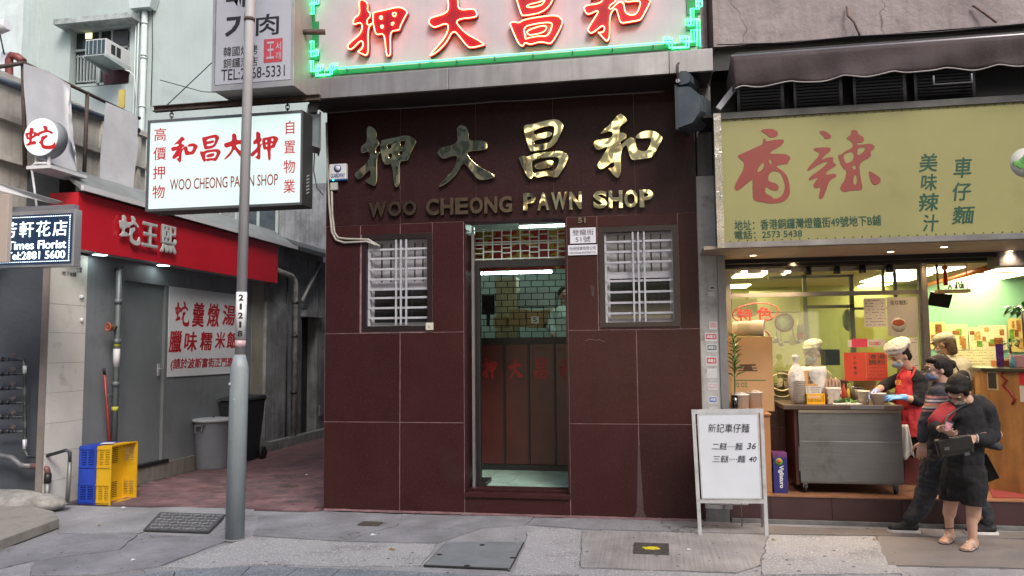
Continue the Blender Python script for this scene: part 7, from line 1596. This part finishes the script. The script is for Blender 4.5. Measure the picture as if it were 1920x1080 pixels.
sw += [('c', J(1788, 768, Y0), J(1842, 766, Y0 + .02), .085, .09), ('c', J(1812, 756, Y0 + .0), J(1834, 755, Y0 + .03), .07, .07), ('c', J(1812, 752, Y0 + .03), J(1845, 756, Y0 + .08), .05, .045), ('c', J(1832, 752, Y0 + .1), J(1850, 765, Y0 + .14), .05, .05)]
blob('sweatshirt', sw, blackc, wm, .009, 3, .03, .09)
blob('red_sleeve_band', chain([(J(1776, 772, Y0 - .045), .079), (J(1757, 790, Y0 - .1), .068)]), mat('red sleeve print', (.28, .015, .02), .8, var=.2), wm, .008, 2, .008, .06)
blob('shorts', [('e', J(1806, 902, Y0), (.12, .09, .09)), ('c', J(1795, 908, Y0 + .04), J(1816, 908, Y0 - .01), .085, .088), ('c', J(1790, 926, Y0 + .02), J(1815, 926, Y0 - .03), .06, .06)] + chain([(J(1806, 862, Y0), .142), (J(1806, 885, Y0), .148)]) + chain([(J(1793, 885, Y0 + .02), .115), (J(1786, 915, wf[0].y - .02), .102), (J(1783, 938, wf[0].y + .0), .092)]) + chain([(J(1820, 885, Y0), .12), (J(1824, 915, wf[1].y + .03), .108), (J(1826, 938, wf[1].y + .02), .098)]), blacks, wm, .009, 2, .022, .08,
     clip=[(J(1800, 944, Y0), V((0, 0, -1)))])
MB().add([J(1828, 850, Y0 + .14), J(1850, 850, Y0 + .1), J(1874, 895, Y0 + .16), J(1852, 903, Y0 + .2), J(1838, 900, Y0 + .16)], [(0, 1, 2, 3), (0, 3, 4)]).build('jacket_tail', blacks, wm).modifiers.new('s', 'SOLIDIFY').thickness = .012
blkl = mat('black leather', (.012, .012, .013), .35, var=.2, bump=.2, bs=60)
bgc = J(1788, 836, Y0 - .29)
bg_ = MB().cbox(bgc, .25, .09, .15, rz=-.1, ry=-.22).build('shoulder_bag', blkl, wm, bevel=.015)
MB().cbox(bgc + V((-.0, -.05, .015)), .245, .008, .1, rz=-.1, ry=-.22).build('flap', blkl, bg_, bevel=.003)
for dx, dz_ in ((-.07, -.015), (.075, -.055)): MB().cbox(bgc + V((dx, -.058, dz_)), .036, .006, .022, ry=-.22).build('buckle', mat('dull buckle', (.22, .22, .22), .35, metal=.8), bg_)
MB().tube([bgc + V((-.11, 0, .06)), J(1777, 780, Y0 - .2), J(1800, 764, Y0 - .12), J(1822, 756, Y0 - .06)], .008, 6).build('bag_strap', blkl, wm)
ph = thing('wallet', 'small pink and dark card wallet held in the hand of the person in black', 'wallet', J(1776, 801, Y0 - .36)); MB().cbox(J(1777, 801, Y0 - .36), .055, .012, .075, rz=.3, ry=.4).build('cover', mat('pink wallet', (.42, .2, .22), .3, var=.5, vs=30), ph, bevel=.003); MB().cbox(J(1780, 799, Y0 - .352), .06, .008, .078, rz=.3, ry=.4).build('back', mat('dark wallet edge', (.03, .03, .06), .3), ph, bevel=.003)
MB().tube([wl1 + V((.02, 0, 0)) + V((0, .033 * math.cos(a), .033 * math.sin(a))) for a in np.linspace(0, 6.28, 14)[:-1]], .005, 6, closed=True).build('bracelet', mat('pale bracelet', (.5, .48, .45), .4), wm)
MB().tube([a0_ + V((.037 * math.cos(a), .037 * math.sin(a), .04 + .006 * math.cos(a))) for a in np.linspace(0, 6.28, 14)[:-1]], .004, 5, closed=True).build('anklet', mat('brown cord', (.1, .04, .03), .7), wm)
for an, ft in ((a0_, at(1757, 1019, Z=.03)), (a1_, at(1800, 1031, Z=.03))):
    d = (ft - an); d.z = 0; d = d.normalized(); l = V((-d.y, d.x, 0)); c = V((an.x, an.y, 0)) + d * .06
    pts = [c + d * x + l * y for x, y in ((-.115, -.02), (-.125, 0), (-.115, .02), (-.05, .034), (.04, .044), (.09, .044), (.122, .02), (.125, -.008), (.1, -.038), (.03, -.042), (-.05, -.032))]
    fo = MB().prism([(p.x, p.y) for p in pts], .002, .014).build('flip_flop', mat('dark foam sole', (.03, .025, .025), .8), wm); MB().prism([(c.x + (p.x - c.x) * .97, c.y + (p.y - c.y) * .97) for p in pts], .0142, .018).build('footbed', mat('pale footbed', (.5, .4, .36), .7), fo)
    tp_ = c + d * .07
    for sg in (-1, 1): MB().tube([V((tp_.x, tp_.y, .02)), V((tp_.x, tp_.y, .045)) - d * .015, c + l * sg * .02 + V((0, 0, .066)) - d * .0, c + l * sg * .042 - d * .03 + V((0, 0, .016))], .006, 6).build('strap', mat('cream strap', (.55, .5, .45), .5), fo)

# --- person in grey striped jumper walking left
Y1 = -.28
mz = thing('person', 'person in a dark grey jumper with striped sleeves, glasses and mask walking left', 'person', (2.4, Y1, 0))
hc = J(1757, 693, Y1); fwd = V((-1, -.12, -.12)); M, q, HP = head_prims(hc, fwd, (0, 0, 1), 1.0)
body = HP + chain([(hc + V((.035, 0, -.05)), .055), (J(1766, 722, Y1), .055), (J(1763, 750, Y1), .095), (J(1758, 800, Y1), .11), (J(1760, 852, Y1), .12)])
s0, s1 = at(1694, 1000, Z=.0), at(1866, 1008, Z=0)
an0, an1 = V((s0.x + .06, s0.y + .02, .09)), V((s1.x - .02, s1.y + .1, .11))
body += chain([(J(1758, 862, Y1 - .05), .095), (J(1738, 925, s0.y + .03), .062), (an0, .04)]) + chain([(J(1766, 862, Y1 + .06), .095), (J(1822, 930, s1.y + .12), .06), (an1, .04)])
hw_ = J(1730, 829, Y1 - .2)
body += chain([(J(1752, 752, Y1 - .12), .045), (J(1736, 790, Y1 - .19), .04), (hw_, .026)]) + hand(hw_, V((-.15, 0, -1)), V((.3, 1, 0)), -1, .45)
hw2 = J(1872, 838, Y1 + .15)
blob('body', body, skin2, mz, .0065, 3)
eyes(q, mz)
face_mask(q, M, mat('blue grey mask', (.16, .2, .32), .7, var=.1), mz)
blob('hair', [('e', q(0, -.025, .035), (.09, .1, .098), M), ('e', q(0, -.06, -.01), (.082, .07, .085), M), ('e', q(.0, .03, .088), (.07, .055, .03), M), ('e', q(0, -.125, .03), (.045, .045, .045), M)], hairm, mz, .007, 3, .01, .03)
gl_ = mat('dark spectacle frame', (.02, .015, .012), .3)
for sx in (-1, 1):
    MB().tube([q(sx * .034 + .022 * math.cos(a), .104, .008 + .018 * math.sin(a)) for a in np.linspace(0, 6.28, 13)[:-1]], .0025, 5, closed=True).tube([q(sx * .056, .104, .012), q(sx * .08, .0, .012)], .0022, 5).build('spectacles', gl_, mz)
jm = mat('dark grey jumper knit', (.03, .03, .038), .9, var=.2, vs=6, bump=.5, bs=12, bd=.012)
N = jm.node_tree.nodes; L = jm.node_tree.links; b = N['Principled BSDF']
zA, zB = J(1740, 771, Y1 - .1).z, J(1740, 741, Y1 - .1).z
g_ = N.new('ShaderNodeNewGeometry'); sx_ = N.new('ShaderNodeSeparateXYZ'); L.new(g_.outputs['Position'], sx_.inputs[0]); mr = N.new('ShaderNodeMapRange'); mr.inputs[1].default_value = zA; mr.inputs[2].default_value = zB; L.new(sx_.outputs[2], mr.inputs[0])
rp = N.new('ShaderNodeValToRGB'); rp.color_ramp.interpolation = 'CONSTANT'; L.new(mr.outputs[0], rp.inputs[0])
cols = [(.03, .03, .038), (.3, .12, .12), (.04, .04, .05), (.35, .33, .32), (.3, .16, .05), (.28, .1, .1), (.04, .04, .05), (.33, .3, .3), (.05, .05, .06), (.3, .12, .12), (.03, .03, .038)]
rp.color_ramp.elements[0].color = (*cols[0], 1); rp.color_ramp.elements[1].position = .04; rp.color_ramp.elements[1].color = (*cols[1], 1)
for i, c in enumerate(cols[2:]): e_ = rp.color_ramp.elements.new(.04 + (i + 1) * .1); e_.color = (*c, 1)
rp.color_ramp.elements[-1].position = .985
L.new(rp.outputs[0], b.inputs['Base Color'])
blob('jumper', [('c', J(1760, 741, Y1 - .12), J(1764, 741, Y1 + .12), .085, .085)] + chain([(J(1765, 728, Y1), .08), (J(1763, 748, Y1), .12), (J(1758, 795, Y1), .135), (J(1760, 848, Y1), .14)]) + chain([(J(1757, 742, Y1 - .1), .08), (J(1748, 760, Y1 - .15), .07), (J(1736, 790, Y1 - .19), .058), (J(1730, 824, Y1 - .2), .042)]) + chain([(J(1770, 742, Y1 + .1), .08), (J(1800, 790, Y1 + .2), .055), (J(1850, 830, Y1 + .18), .045), (hw2, .04)]), jm, mz, .009, 3, .03, .08)
trm = mat('dark grey trousers', (.021, .022, .028), .85, var=.25, vs=5, bump=.5, bs=11, bd=.016)
blob('trousers', chain([(J(1760, 850, Y1), .145), (J(1760, 868, Y1), .14)]) + chain([(J(1756, 868, Y1 - .05), .12), (J(1740, 915, s0.y + .03), .095), (J(1724, 955, s0.y + .03), .075), (an0 + V((.005, 0, .02)), .062)]) + chain([(J(1768, 868, Y1 + .06), .12), (J(1820, 925, s1.y + .12), .09), (J(1848, 965, s1.y + .12), .072), (an1 + V((0, 0, .02)), .06)]), trm, mz, .009, 2, .035, .07)
shoe = mat('black knit shoe', (.012, .012, .014), .7, var=.3, bump=.3, bs=60); sole = mat('white shoe sole', (.6, .58, .56), .6)
for an, dd, tl_ in ((an0, V((-1, -.05, 0)), 0), (an1, V((1, -.02, 0)), 0)):
    pass
for an, sx in ((an0, -1), (an1, -1)):
    c = V((an.x, an.y, 0)); tz = 0
    o = blob('shoe', [('c', c + V((.035, 0, .055)), c + V((-.1, 0, .045)), .042, .036), ('c', c + V((0, 0, .09)), c + V((-.06, 0, .06)), .042, .036), ('c', c + V((-.08, 0, .04)), c + V((-.15, 0, .038)), .04, .03)], shoe, mz, .006, 2)
    MB().prism([(c.x + x, c.y + y) for x, y in ((.08, -.03), (.085, 0), (.08, .03), (0, .042), (-.1, .046), (-.16, .036), (-.188, 0), (-.16, -.036), (-.1, -.046), (0, -.042))], .003, .028).build('sole', sole, o, bevel=.004)
    for k in range(3): MB().tube([c + V((-.05 - .02 * k, -.025, .092 - .01 * k)), c + V((-.05 - .02 * k, .025, .092 - .01 * k))], .003, 4).build('lace', blackc, o)

# --- cook filling bowls
Y2 = .46
ck = thing('person', 'cook in a white cap, red apron and blue gloves filling bowls at the counter', 'person', (at(1712, 800, Y=Y2).x, Y2, stz))
hc = J(1686, 668, Y2 - .04); fwd = V((-.82, -.35, -.45)); M, q, HP = head_prims(hc, fwd, (0, 0, 1), 1.0)
nk = J(1703, 694, Y2)
body = HP + chain([(hc + V((.035, .01, -.05)), .052), (nk, .052), (J(1712, 726, Y2), .09), (J(1714, 770, Y2), .115), (J(1714, 815, Y2), .13)])
el, wr_ = J(1722, 752, Y2 - .17), J(1693, 745, Y2 - .24)
el2, wr2 = J(1660, 722, Y2 + .02), J(1643, 733, Y2 - .14)
body += chain([(J(1724, 718, Y2 - .12), .045), (el, .043), (wr_, .028)]) + chain([(J(1694, 712, Y2 + .11), .045), (el2, .042), (wr2, .027)])
f0_, f1_ = at(1700, 905, Z=stz), at(1722, 898, Z=stz); 
for f in (f0_, f1_): body += chain([(J(1714, 830, Y2 + (.05 if f is f1_ else -.03)), .09), (V((f.x + .02, max(f.y, .3), stz + .48)), .055), (V((f.x + .02, max(f.y, .3), stz + .09)), .04)])
blob('body', body, skin, ck, .0065, 3)
eyes(q, ck, 1, True)
glv = mat('blue nitrile glove', (.14, .33, .62), .35, var=.1, bump=.3, bs=40)
glv2 = mat('lilac blue glove', (.28, .33, .55), .35, var=.15, bump=.3, bs=40)
hd = J(1657, 744, Y2 - .25) - wr_
blob('glove', [('c', wr_ - hd.normalized() * -.0 + V((.015, 0, 0)), wr_ + hd.normalized() * .02, .033, .03)] + hand(wr_, hd, V((-.1, .35, -.9)), -1, .22, 1.05, .35), glv, ck, .0055, 2)
hd = J(1619, 746, Y2 - .2) - wr2
blob('glove', [('c', wr2, wr2 + hd.normalized() * .02, .03, .028)] + hand(wr2, hd, V((.5, -.3, -.8)), 1, .5, 1.05, .2), glv2, ck, .0055, 2)
face_mask(q, M, mat('pale blue mask', (.33, .43, .52), .7, var=.1), ck)
blob('hair', [('e', q(0, -.03, .02), (.084, .088, .09), M), ('e', q(0, -.07, -.03), (.06, .05, .06), M)], hairm, ck, .008, 2, .006, .03)
capm = mat('white cotton cap', (.66, .63, .58), .8, var=.06, bump=.3, bs=25)
blob('cap', [('e', q(0, -.01, .075), (.1, .118, .035), M), ('e', q(.0, -.03, .11), (.115, .13, .058), M), ('e', q(0, -.09, .09), (.085, .07, .06), M)], capm, ck, .007, 2, .03, .05)
blob('shirt', [('c', J(1722, 710, Y2 - .12), J(1699, 708, Y2 + .12), .08, .075)] + chain([(nk + V((.01, 0, -.04)), .075), (J(1712, 716, Y2), .125), (J(1716, 765, Y2), .135), (J(1716, 805, Y2), .14)]) + chain([(J(1724, 712, Y2 - .1), .08), (J(1724, 735, Y2 - .15), .072), (el, .058), (el + (wr_ - el) * .3, .05)]) + chain([(J(1697, 708, Y2 + .08), .075), (J(1676, 716, Y2 + .06), .062), (el2, .055), (el2 + (wr2 - el2) * .4, .045)]), blackc, ck, .008, 3, .02, .07)
apr = mat('red apron cloth', (.42, .018, .022), .75, var=.12, vs=5, bump=.5, bs=12, bd=.012)
blob('apron', chain([(J(1700, 712, Y2 - .06), .09), (J(1703, 745, Y2 - .05), .13), (J(1708, 790, Y2 - .03), .155), (J(1710, 815, Y2 - .03), .16)]), apr, ck, .008, 3, .02, .08, clip=[(J(1712, 816, Y2), V((0, 0, -1))), (J(1722, 760, Y2 - .02), V((.8, .6, 0)))])
for pts in (((1683, 708, -.1), (1690, 696, -.07), (1700, 688, -.03)), ((1703, 716, -.2), (1712, 702, -.17), (1716, 690, -.08), (1708, 686, .02))): MB().tube([J(x, y, Y2 + d) for x, y, d in pts], .009, 6).build('apron_strap', apr, ck)
ptext('新記', 1678, 712, 1690, 722, Y2 - .215, mat('orange apron print', (.6, .25, .04), .6), ck, depth=.002, bold=.02)
blob('trousers', chain([(J(1714, 812, Y2), .13), (J(1714, 832, Y2), .135)]) + sum([chain([(J(1714, 832, Y2 + (.05 if f is f1_ else -.03)), .1), (V((f.x + .02, max(f.y, .3), stz + .48)), .072), (V((f.x + .02, max(f.y, .3), stz + .1)), .055)]) for f in (f0_, f1_)], []), blacks, ck, .009, 2, .02, .08)
for f in (f0_, f1_): c = V((f.x, max(f.y, .3), stz)); blob('shoe', [('c', c + V((.06, 0, .045)), c + V((-.1, 0, .038)), .042, .036)], shoe, ck, .008, 2)
tw_ = thing('towel', 'crumpled white towel hanging from the corner of the food counter', 'towel', J(1703, 800, Y2 - .28)); m = MB(); vs = []
for i in range(9):
    for k in range(10): f_ = k / 9; vs.append(J(1692 + i * (1.2 + 1.6 * f_), 796 + 62 * f_ + 5 * math.sin(i * .8) * f_, Y2 - .27 + .012 * math.sin(i * 1.1 + f_ * 2)))
m.add(vs, [(i * 10 + k, i * 10 + k + 1, (i + 1) * 10 + k + 1, (i + 1) * 10 + k) for i in range(8) for k in range(9)], True).build('cloth', capm, tw_).modifiers.new('s', 'SOLIDIFY').thickness = .006

# --- cook behind the glass
Y3 = 1.45
c2 = thing('person', 'second cook in a cream cap and mask behind the kitchen glass', 'person', (at(1525, 700, Y=Y3).x, Y3, stz))
hc = J(1523, 662, Y3); M, q, HP = head_prims(hc, V((-.7, -.65, -.25)), (0, 0, 1), 1.0)
arms = chain([(J(1500, 705, Y3), .05), (J(1488, 745, Y3 - .05), .04), (J(1505, 765, Y3 - .2), .028)]) + chain([(J(1548, 705, Y3), .05), (J(1562, 745, Y3 - .05), .04), (J(1545, 765, Y3 - .2), .028)])
legs = sum([chain([(J(1526 + dx, 790, Y3), .1), (V((at(1526 + dx, 790, Y=Y3).x, Y3, stz + .45)), .06), (V((at(1526 + dx, 790, Y=Y3).x, Y3, stz + .06)), .045)]) for dx in (-12, 12)], [])
blob('body', HP + chain([(hc + V((.02, .02, -.05)), .052), (J(1526, 690, Y3), .055), (J(1526, 715, Y3), .11), (J(1526, 775, Y3), .12)]) + arms + legs, skin2, c2, .009, 3)
eyes(q, c2); face_mask(q, M, mat('pale blue mask', (.33, .43, .52), .7), c2)
blob('hair', [('e', q(0, -.03, .01), (.084, .088, .085), M)], hairm, c2, .01, 2)
blob('cap', [('e', q(0, -.01, .075), (.095, .112, .035), M), ('e', q(.0, -.04, .1), (.1, .12, .05), M)], mat('cream cotton cap', (.58, .52, .38), .8, bump=.3, bs=25), c2, .008, 2, .02, .05)
blob('tunic', chain([(J(1526, 697, Y3), .08), (J(1526, 715, Y3), .13), (J(1526, 775, Y3), .14), (J(1526, 800, Y3), .14)]) + chain([(J(1505, 705, Y3), .075), (J(1490, 742, Y3 - .05), .058), (J(1498, 757, Y3 - .13), .05)]) + chain([(J(1546, 705, Y3), .075), (J(1561, 742, Y3 - .05), .058), (J(1552, 757, Y3 - .13), .05)]), mat('cream tunic', (.45, .38, .22), .85, var=.1), c2, .01, 2, .02, .08)

# --- customer with the cap, seen from behind
Y4 = 1.35
cu_ = thing('person', 'customer in a pale cap and cream coat seen from behind in the doorway', 'person', (at(1783, 700, Y=Y4).x, Y4, stz))
hc = J(1770, 645, Y4); M, q, HP = head_prims(hc, V((-.75, .45, -.25)), (0, 0, 1), 1.0)
legs = sum([chain([(J(1786 + dx, 800, Y4), .1), (V((at(1786 + dx, 790, Y=Y4).x, Y4, stz + .45)), .06), (V((at(1786 + dx, 790, Y=Y4).x, Y4, stz + .06)), .045)]) for dx in (-12, 14)], [])
armsx = chain([(J(1812, 690, Y4), .06), (J(1822, 735, Y4 + .05), .045), (J(1800, 760, Y4 + .2), .03)]) + chain([(J(1757, 685, Y4), .055), (J(1745, 730, Y4 + .05), .045), (J(1765, 755, Y4 + .2), .03)])
blob('body', HP + chain([(hc + V((.02, -.02, -.05)), .055), (J(1778, 672, Y4), .06), (J(1785, 708, Y4), .1), (J(1787, 780, Y4), .12)]) + armsx + legs, skin2, cu_, .009, 3)
eyes(q, cu_); face_mask(q, M, mat('white mask', (.5, .5, .5), .7), cu_)
brh = brushed(mat('brown hair', (.11, .065, .03), .45, var=.4, vs=20), (1, 1, .1), 90, .5, .4)
blob('hair', [('e', q(0, -.035, .01), (.088, .088, .09), M)] + chain([(q(.03, -.06, -.03), .05), (q(.035, -.06, -.1), .04)]) + chain([(q(-.03, -.06, -.03), .05), (q(-.035, -.055, -.1), .04)]), brh, cu_, .008, 2, .012, .03)
blob('cap', [('e', q(0, -.01, .06), (.098, .115, .065), M), ('e', q(0, .1, .045), (.07, .075, .01), M), ('e', q(0, -.09, .03), (.05, .03, .02), M)], mat('pale olive cap', (.42, .40, .27), .8, bump=.2), cu_, .007, 2, .008, .05)
blob('coat', chain([(J(1778, 674, Y4), .085), (J(1785, 695, Y4), .16), (J(1790, 740, Y4), .185), (J(1790, 800, Y4), .18)]) + chain([(J(1805, 685, Y4), .09), (J(1818, 730, Y4 + .04), .075), (J(1806, 752, Y4 + .15), .06)]) + chain([(J(1762, 685, Y4), .085), (J(1748, 725, Y4 + .04), .07), (J(1758, 748, Y4 + .15), .06)]), mat('cream coat', (.50, .45, .32), .8, var=.1, bump=.2), cu_, .01, 2, .03, .1)
MB().tube([J(1752, 668, Y4 - .12), J(1772, 690, Y4 - .2), J(1790, 716, Y4 - .22), J(1800, 740, Y4 - .2)], .022, 6).build('rucksack_strap', mat('burgundy strap', (.16, .03, .035), .7), cu_)
MB().tube([J(1768, 662, Y4 - .1), J(1790, 682, Y4 - .2), J(1808, 712, Y4 - .2), J(1812, 740, Y4 - .18)], .007, 6).build('bag_strap', blkl, cu_)

# --- clerk behind the pawn counter
Y5 = 3.0
pk = thing('person', 'pawn shop clerk in a pale shirt behind the brick pattern grille', 'person', (at(1056, 600, Y=Y5).x, Y5, fz))
hc = J(1058, 555, Y5); M, q, HP = head_prims(hc, V((.3, -1, -.35)), (0, 0, 1), 1.0); bxc = at(1056, 600, Y=Y5).x
blob('body', HP + chain([(hc + V((0, .02, -.05)), .055), (J(1056, 575, Y5), .055), (J(1054, 592, Y5), .12), (J(1054, 640, Y5), .13), (V((bxc, Y5, fz + .9)), .13)]) + chain([(J(1038, 585, Y5), .055), (J(1030, 615, Y5 - .1), .045), (J(1040, 632, Y5 - .25), .03)]) + chain([(J(1074, 585, Y5), .055), (J(1082, 615, Y5 - .1), .045), (J(1072, 632, Y5 - .25), .03)]) + sum([chain([(V((bxc + dx, Y5, fz + .85)), .1), (V((bxc + dx, Y5, fz + .45)), .06), (V((bxc + dx, Y5, fz + .05)), .045)]) for dx in (-.1, .1)], []), skin2, pk, .01, 3)
eyes(q, pk); face_mask(q, M, mat('white mask', (.5, .5, .5), .7), pk)
blob('hair', [('e', q(0, -.025, .04), (.088, .098, .085), M)], hairm, pk, .01, 2)
blob('shirt', chain([(J(1056, 580, Y5), .08), (J(1054, 594, Y5), .15), (J(1054, 640, Y5), .16), (V((bxc, Y5, fz + .85)), .155)]) + chain([(J(1040, 588, Y5), .075), (J(1031, 612, Y5 - .08), .06), (J(1037, 628, Y5 - .2), .045)]) + chain([(J(1072, 588, Y5), .075), (J(1081, 612, Y5 - .08), .06), (J(1075, 628, Y5 - .2), .045)]), mat('pale green white shirt', (.5, .6, .55), .8, var=.08), pk, .01, 2, .02, .08)

# ------------------------------------------------------------------ the other side of the street (it shows in the brass, the glass and the granite)
opp = [('pale concrete tenement across the street with rows of windows', -16, -4.5, (.2, .2, .21), 15), ('cream tenement across the street with shopfront awnings', -4.45, 5.5, (.75, .7, .6), 13), ('grey tenement across the street at the right', 5.55, 16, (.26, .27, .29), 16)]
OY = -15.2
kind(MB().box(-40, 40, OY - 1, -12.2, -.13, -.005).build('far_pavement', concrete))
owm = mat('opposite window glass', (.03, .035, .04), .1, var=.4); olit = mat('opposite lit shopfront', (.9, .8, .6), emit=(1, .8, .55), es=1.6)
for lab, a, b, c, h in opp:
    t = thing('tenement', lab, 'building', ((a + b) / 2, OY, 0), 'tenements across the street'); box('wall', a, b, OY - 6, OY, 0, h, mat('opposite wall %d' % int(a), c, .85, var=.15, streak=.3), t)
    wmesh = MB().box(-.55, .55, 0, .03, 0, 1.3).mesh('window', owm if a != -4.45 else mat('added glow window', (.8, .75, .6), emit=(1, .86, .6), es=1.5)); nwn = int((b - a) / 1.9)  # middle tenement's window glow is added to brighten the brass reflections
    for k in range(3):
        for i in range(nwn):
            o = bpy.data.objects.new('window', wmesh); COL.objects.link(o); o.parent = t; o.location = V((a + (i + .5) * (b - a) / nwn, OY + .002, 4.4 + 3 * k)) - wloc(t)
    box('shopfront', a + .6, b - .6, OY + .002, OY + .05, .3, 2.7, olit if a > -16 and a < 0 else owm, t); box('fascia', a + .2, b - .2, OY + .002, OY + .5, 2.9, 3.6, mat('opposite fascia %d' % int(a), ((.3, .05, .04), (.35, .3, .1), (.05, .12, .2))[len([1 for z in opp if z[1] < a])], .5), t)

for i, (x, z0_, w_, h_, c, lab) in enumerate(((-3.6, 4.5, .5, 3.2, (.35, .2, .12), 'tall brown board added across the street for reflections'), (-1.5, 6.6, .9, 1.0, (.7, .6, .35), 'yellow square board added across the street for reflections'), (1.2, 4.2, .6, 3.4, (.75, .25, .05), 'tall orange board added across the street for reflections'), (3.4, 5.6, 1.4, .9, (.5, .5, .45), 'pale grey board added across the street for reflections'), (-7.4, 4.6, .7, 2.6, (.6, .55, .45), 'pale vertical board added on the dark tenement for reflections'))):
    t = thing('reflection_board', lab, 'sign', (x, OY + .3, z0_)); box('board', x - w_ / 2, x + w_ / 2, OY + .25, OY + .45, z0_, z0_ + h_, mat('reflection board %d' % i, c, .5), t); box('arm', x - .02, x + .02, OY + .01, OY + .249, z0_ + h_ * .5, z0_ + h_ * .5 + .04, rust, t)  # boards added behind the camera to colour the brass reflections
# kitchen clutter behind the glass
def pot(lab, px, Y, zb, r_, h_, m_):
    x = at(px, 650, Y=Y).x; t = thing('pot', lab, 'pot', (x, Y, zb)); MB().lathe((x, Y, zb), [(0, 0), (r_, 0), (r_, h_), (r_ * 1.04, h_), (r_ * 1.04, h_ + .01), (r_ * .9, h_ + .01), (r_ * .88, .02), (0, .02)], 20).build('body', m_, t); MB().tube([(x + r_, Y, zb + h_ * .8), (x + r_ + .05, Y, zb + h_ * .85), (x + r_, Y, zb + h_ * .9)], .008, 5).build('handle', blackm, t)
zd = at(1550, 735, Y=IY).z
potm = mat('kitchen steel', (.45, .43, .36), .3, metal=.8, var=.2)
pot('big steel stock pot left of the second cook', 1478, 2.15, zd, .14, .26, potm); pot('smaller steel pot right of the second cook', 1568, 2.15, zd, .1, .15, potm); pot('pale enamel pot under the red notices', 1620, 2.15, zd, .12, .18, tubw); pot('low wide steel pan at the left of the kitchen', 1440, 2.15, zd, .15, .1, potm)
for i, (px, l_) in enumerate(((1455, .22), (1463, .28), (1486, .2), (1495, .25))):
    p = at(px, 600, Y=2.9); single(MB().cyl(p, p - V((0, 0, l_)), .006, n=6).ell(p - V((0, 0, l_ + .03)), (.035, .012, .035), 10, 6).build('ladle', potm, None, p), ['ladle hanging left of the kitchen clock', 'longer ladle hanging just below the kitchen clock', 'short ladle hanging right of the kitchen clock', 'rightmost ladle hanging in the kitchen'][i], 'ladle')
# loose cables on the walls
for lab, pts, Y in (('black cable drooping across the green building above the light box', ((300, 150), (380, 172), (470, 176), (560, 160)), 6.85), ('thin cable running up the green building beside the drainpipe', ((285, 0), (286, 90), (283, 200)), 6.93), ('black cable sagging along the top of the pinkish wall', ((1345, 84), (1480, 80), (1600, 68), (1760, 60), (1925, 44)), -.05), ('cable looping below the left flood light', ((590, 285), (588, 320), (594, 352), (606, 366)), -.15), ('cable looping above the right flood light', ((1290, 150), (1300, 166), (1318, 170), (1326, 150)), -.3)):
    P = [at(x, y, Y=Y) for x, y in pts]; single(MB().tube(P, .009 if Y > 1 else .006, 5).build('cable', wirem, None, P[0]), lab, 'cable')

labs_ = ['crumpled white scrap on the pavement near the brick edge', 'small white scrap by the yellow crate', 'pale leaf-like scrap left of the steel plate', 'tiny white scrap right of the yellow-painted cover', 'small brown leaf below the folding signboard', 'white cigarette end near the kerb at the left', 'brown scrap by the step at the left edge', 'pale scrap on the alley bricks', 'dry leaf near the foot of the noodle shop step', 'second dry leaf further right by the step']
for (x, y), lab in zip(((700, 1003), (232, 952), (735, 1030), (1292, 1031), (1450, 1012), (250, 1050), (186, 985), (575, 890), (1560, 1000), (1640, 1012)), labs_):
    p = at(x, y, Z=.01); m = MB(); w_ = random.uniform(.014, .028); m.add([(p.x - w_, p.y - w_ * .5, .008), (p.x + w_, p.y - w_ * .6, .014), (p.x + w_ * .8, p.y + w_ * .7, .008), (p.x - w_ * .7, p.y + w_ * .5, .02), (p.x, p.y, .022)], [(0, 1, 4), (1, 2, 4), (2, 3, 4), (3, 0, 4), (0, 3, 2, 1)])
    single(m.build('litter', mat('leaf litter', (.25, .16, .08), .8) if 'leaf' in lab or 'brown' in lab else whitep, None, p), lab, 'litter')

for i, (px, Y, r_, h_, c, lab) in enumerate(((1583, .5, .022, .17, (.45, .05, .03), 'red sauce bottle behind the vegetable tray'), (1591, .52, .02, .14, (.5, .35, .05), 'short yellow sauce bottle beside the red one'), (1600, .5, .024, .15, (.08, .05, .03), 'dark soy bottle behind the vegetable tray'), (1657, .52, .035, .1, (.5, .48, .42), 'pale cup at the right end of the food counter'), (1610, .62, .05, .13, (.35, .33, .28), 'steel container at the back of the food counter'), (1572, .62, .06, .09, (.6, .5, .4), 'pale lidded bowl behind the sauce box'))):
    x = atw(px, Y); t = thing('sauce_bottle' if i < 3 else 'container', lab, 'bottle' if i < 3 else 'container', (x, Y, WT)); mm_ = mat('counter pot %d' % i, c, .35, var=.15)
    MB().lathe((x, Y, WT + .001), [(0, 0), (r_, 0), (r_, h_ * .7), (r_ * (.45 if i < 3 else 1), h_ * .85), (r_ * (.4 if i < 3 else .95), h_), (0, h_)], 16).build('body', mm_, t); MB().lathe((x, Y, WT + h_ + .0015), [(0, .012), (r_ * (.45 if i < 3 else 1), .012), (r_ * (.5 if i < 3 else 1.03), 0), (0, 0)], 16).build('cap', (redst, blackm, whitep)[i % 3], t)
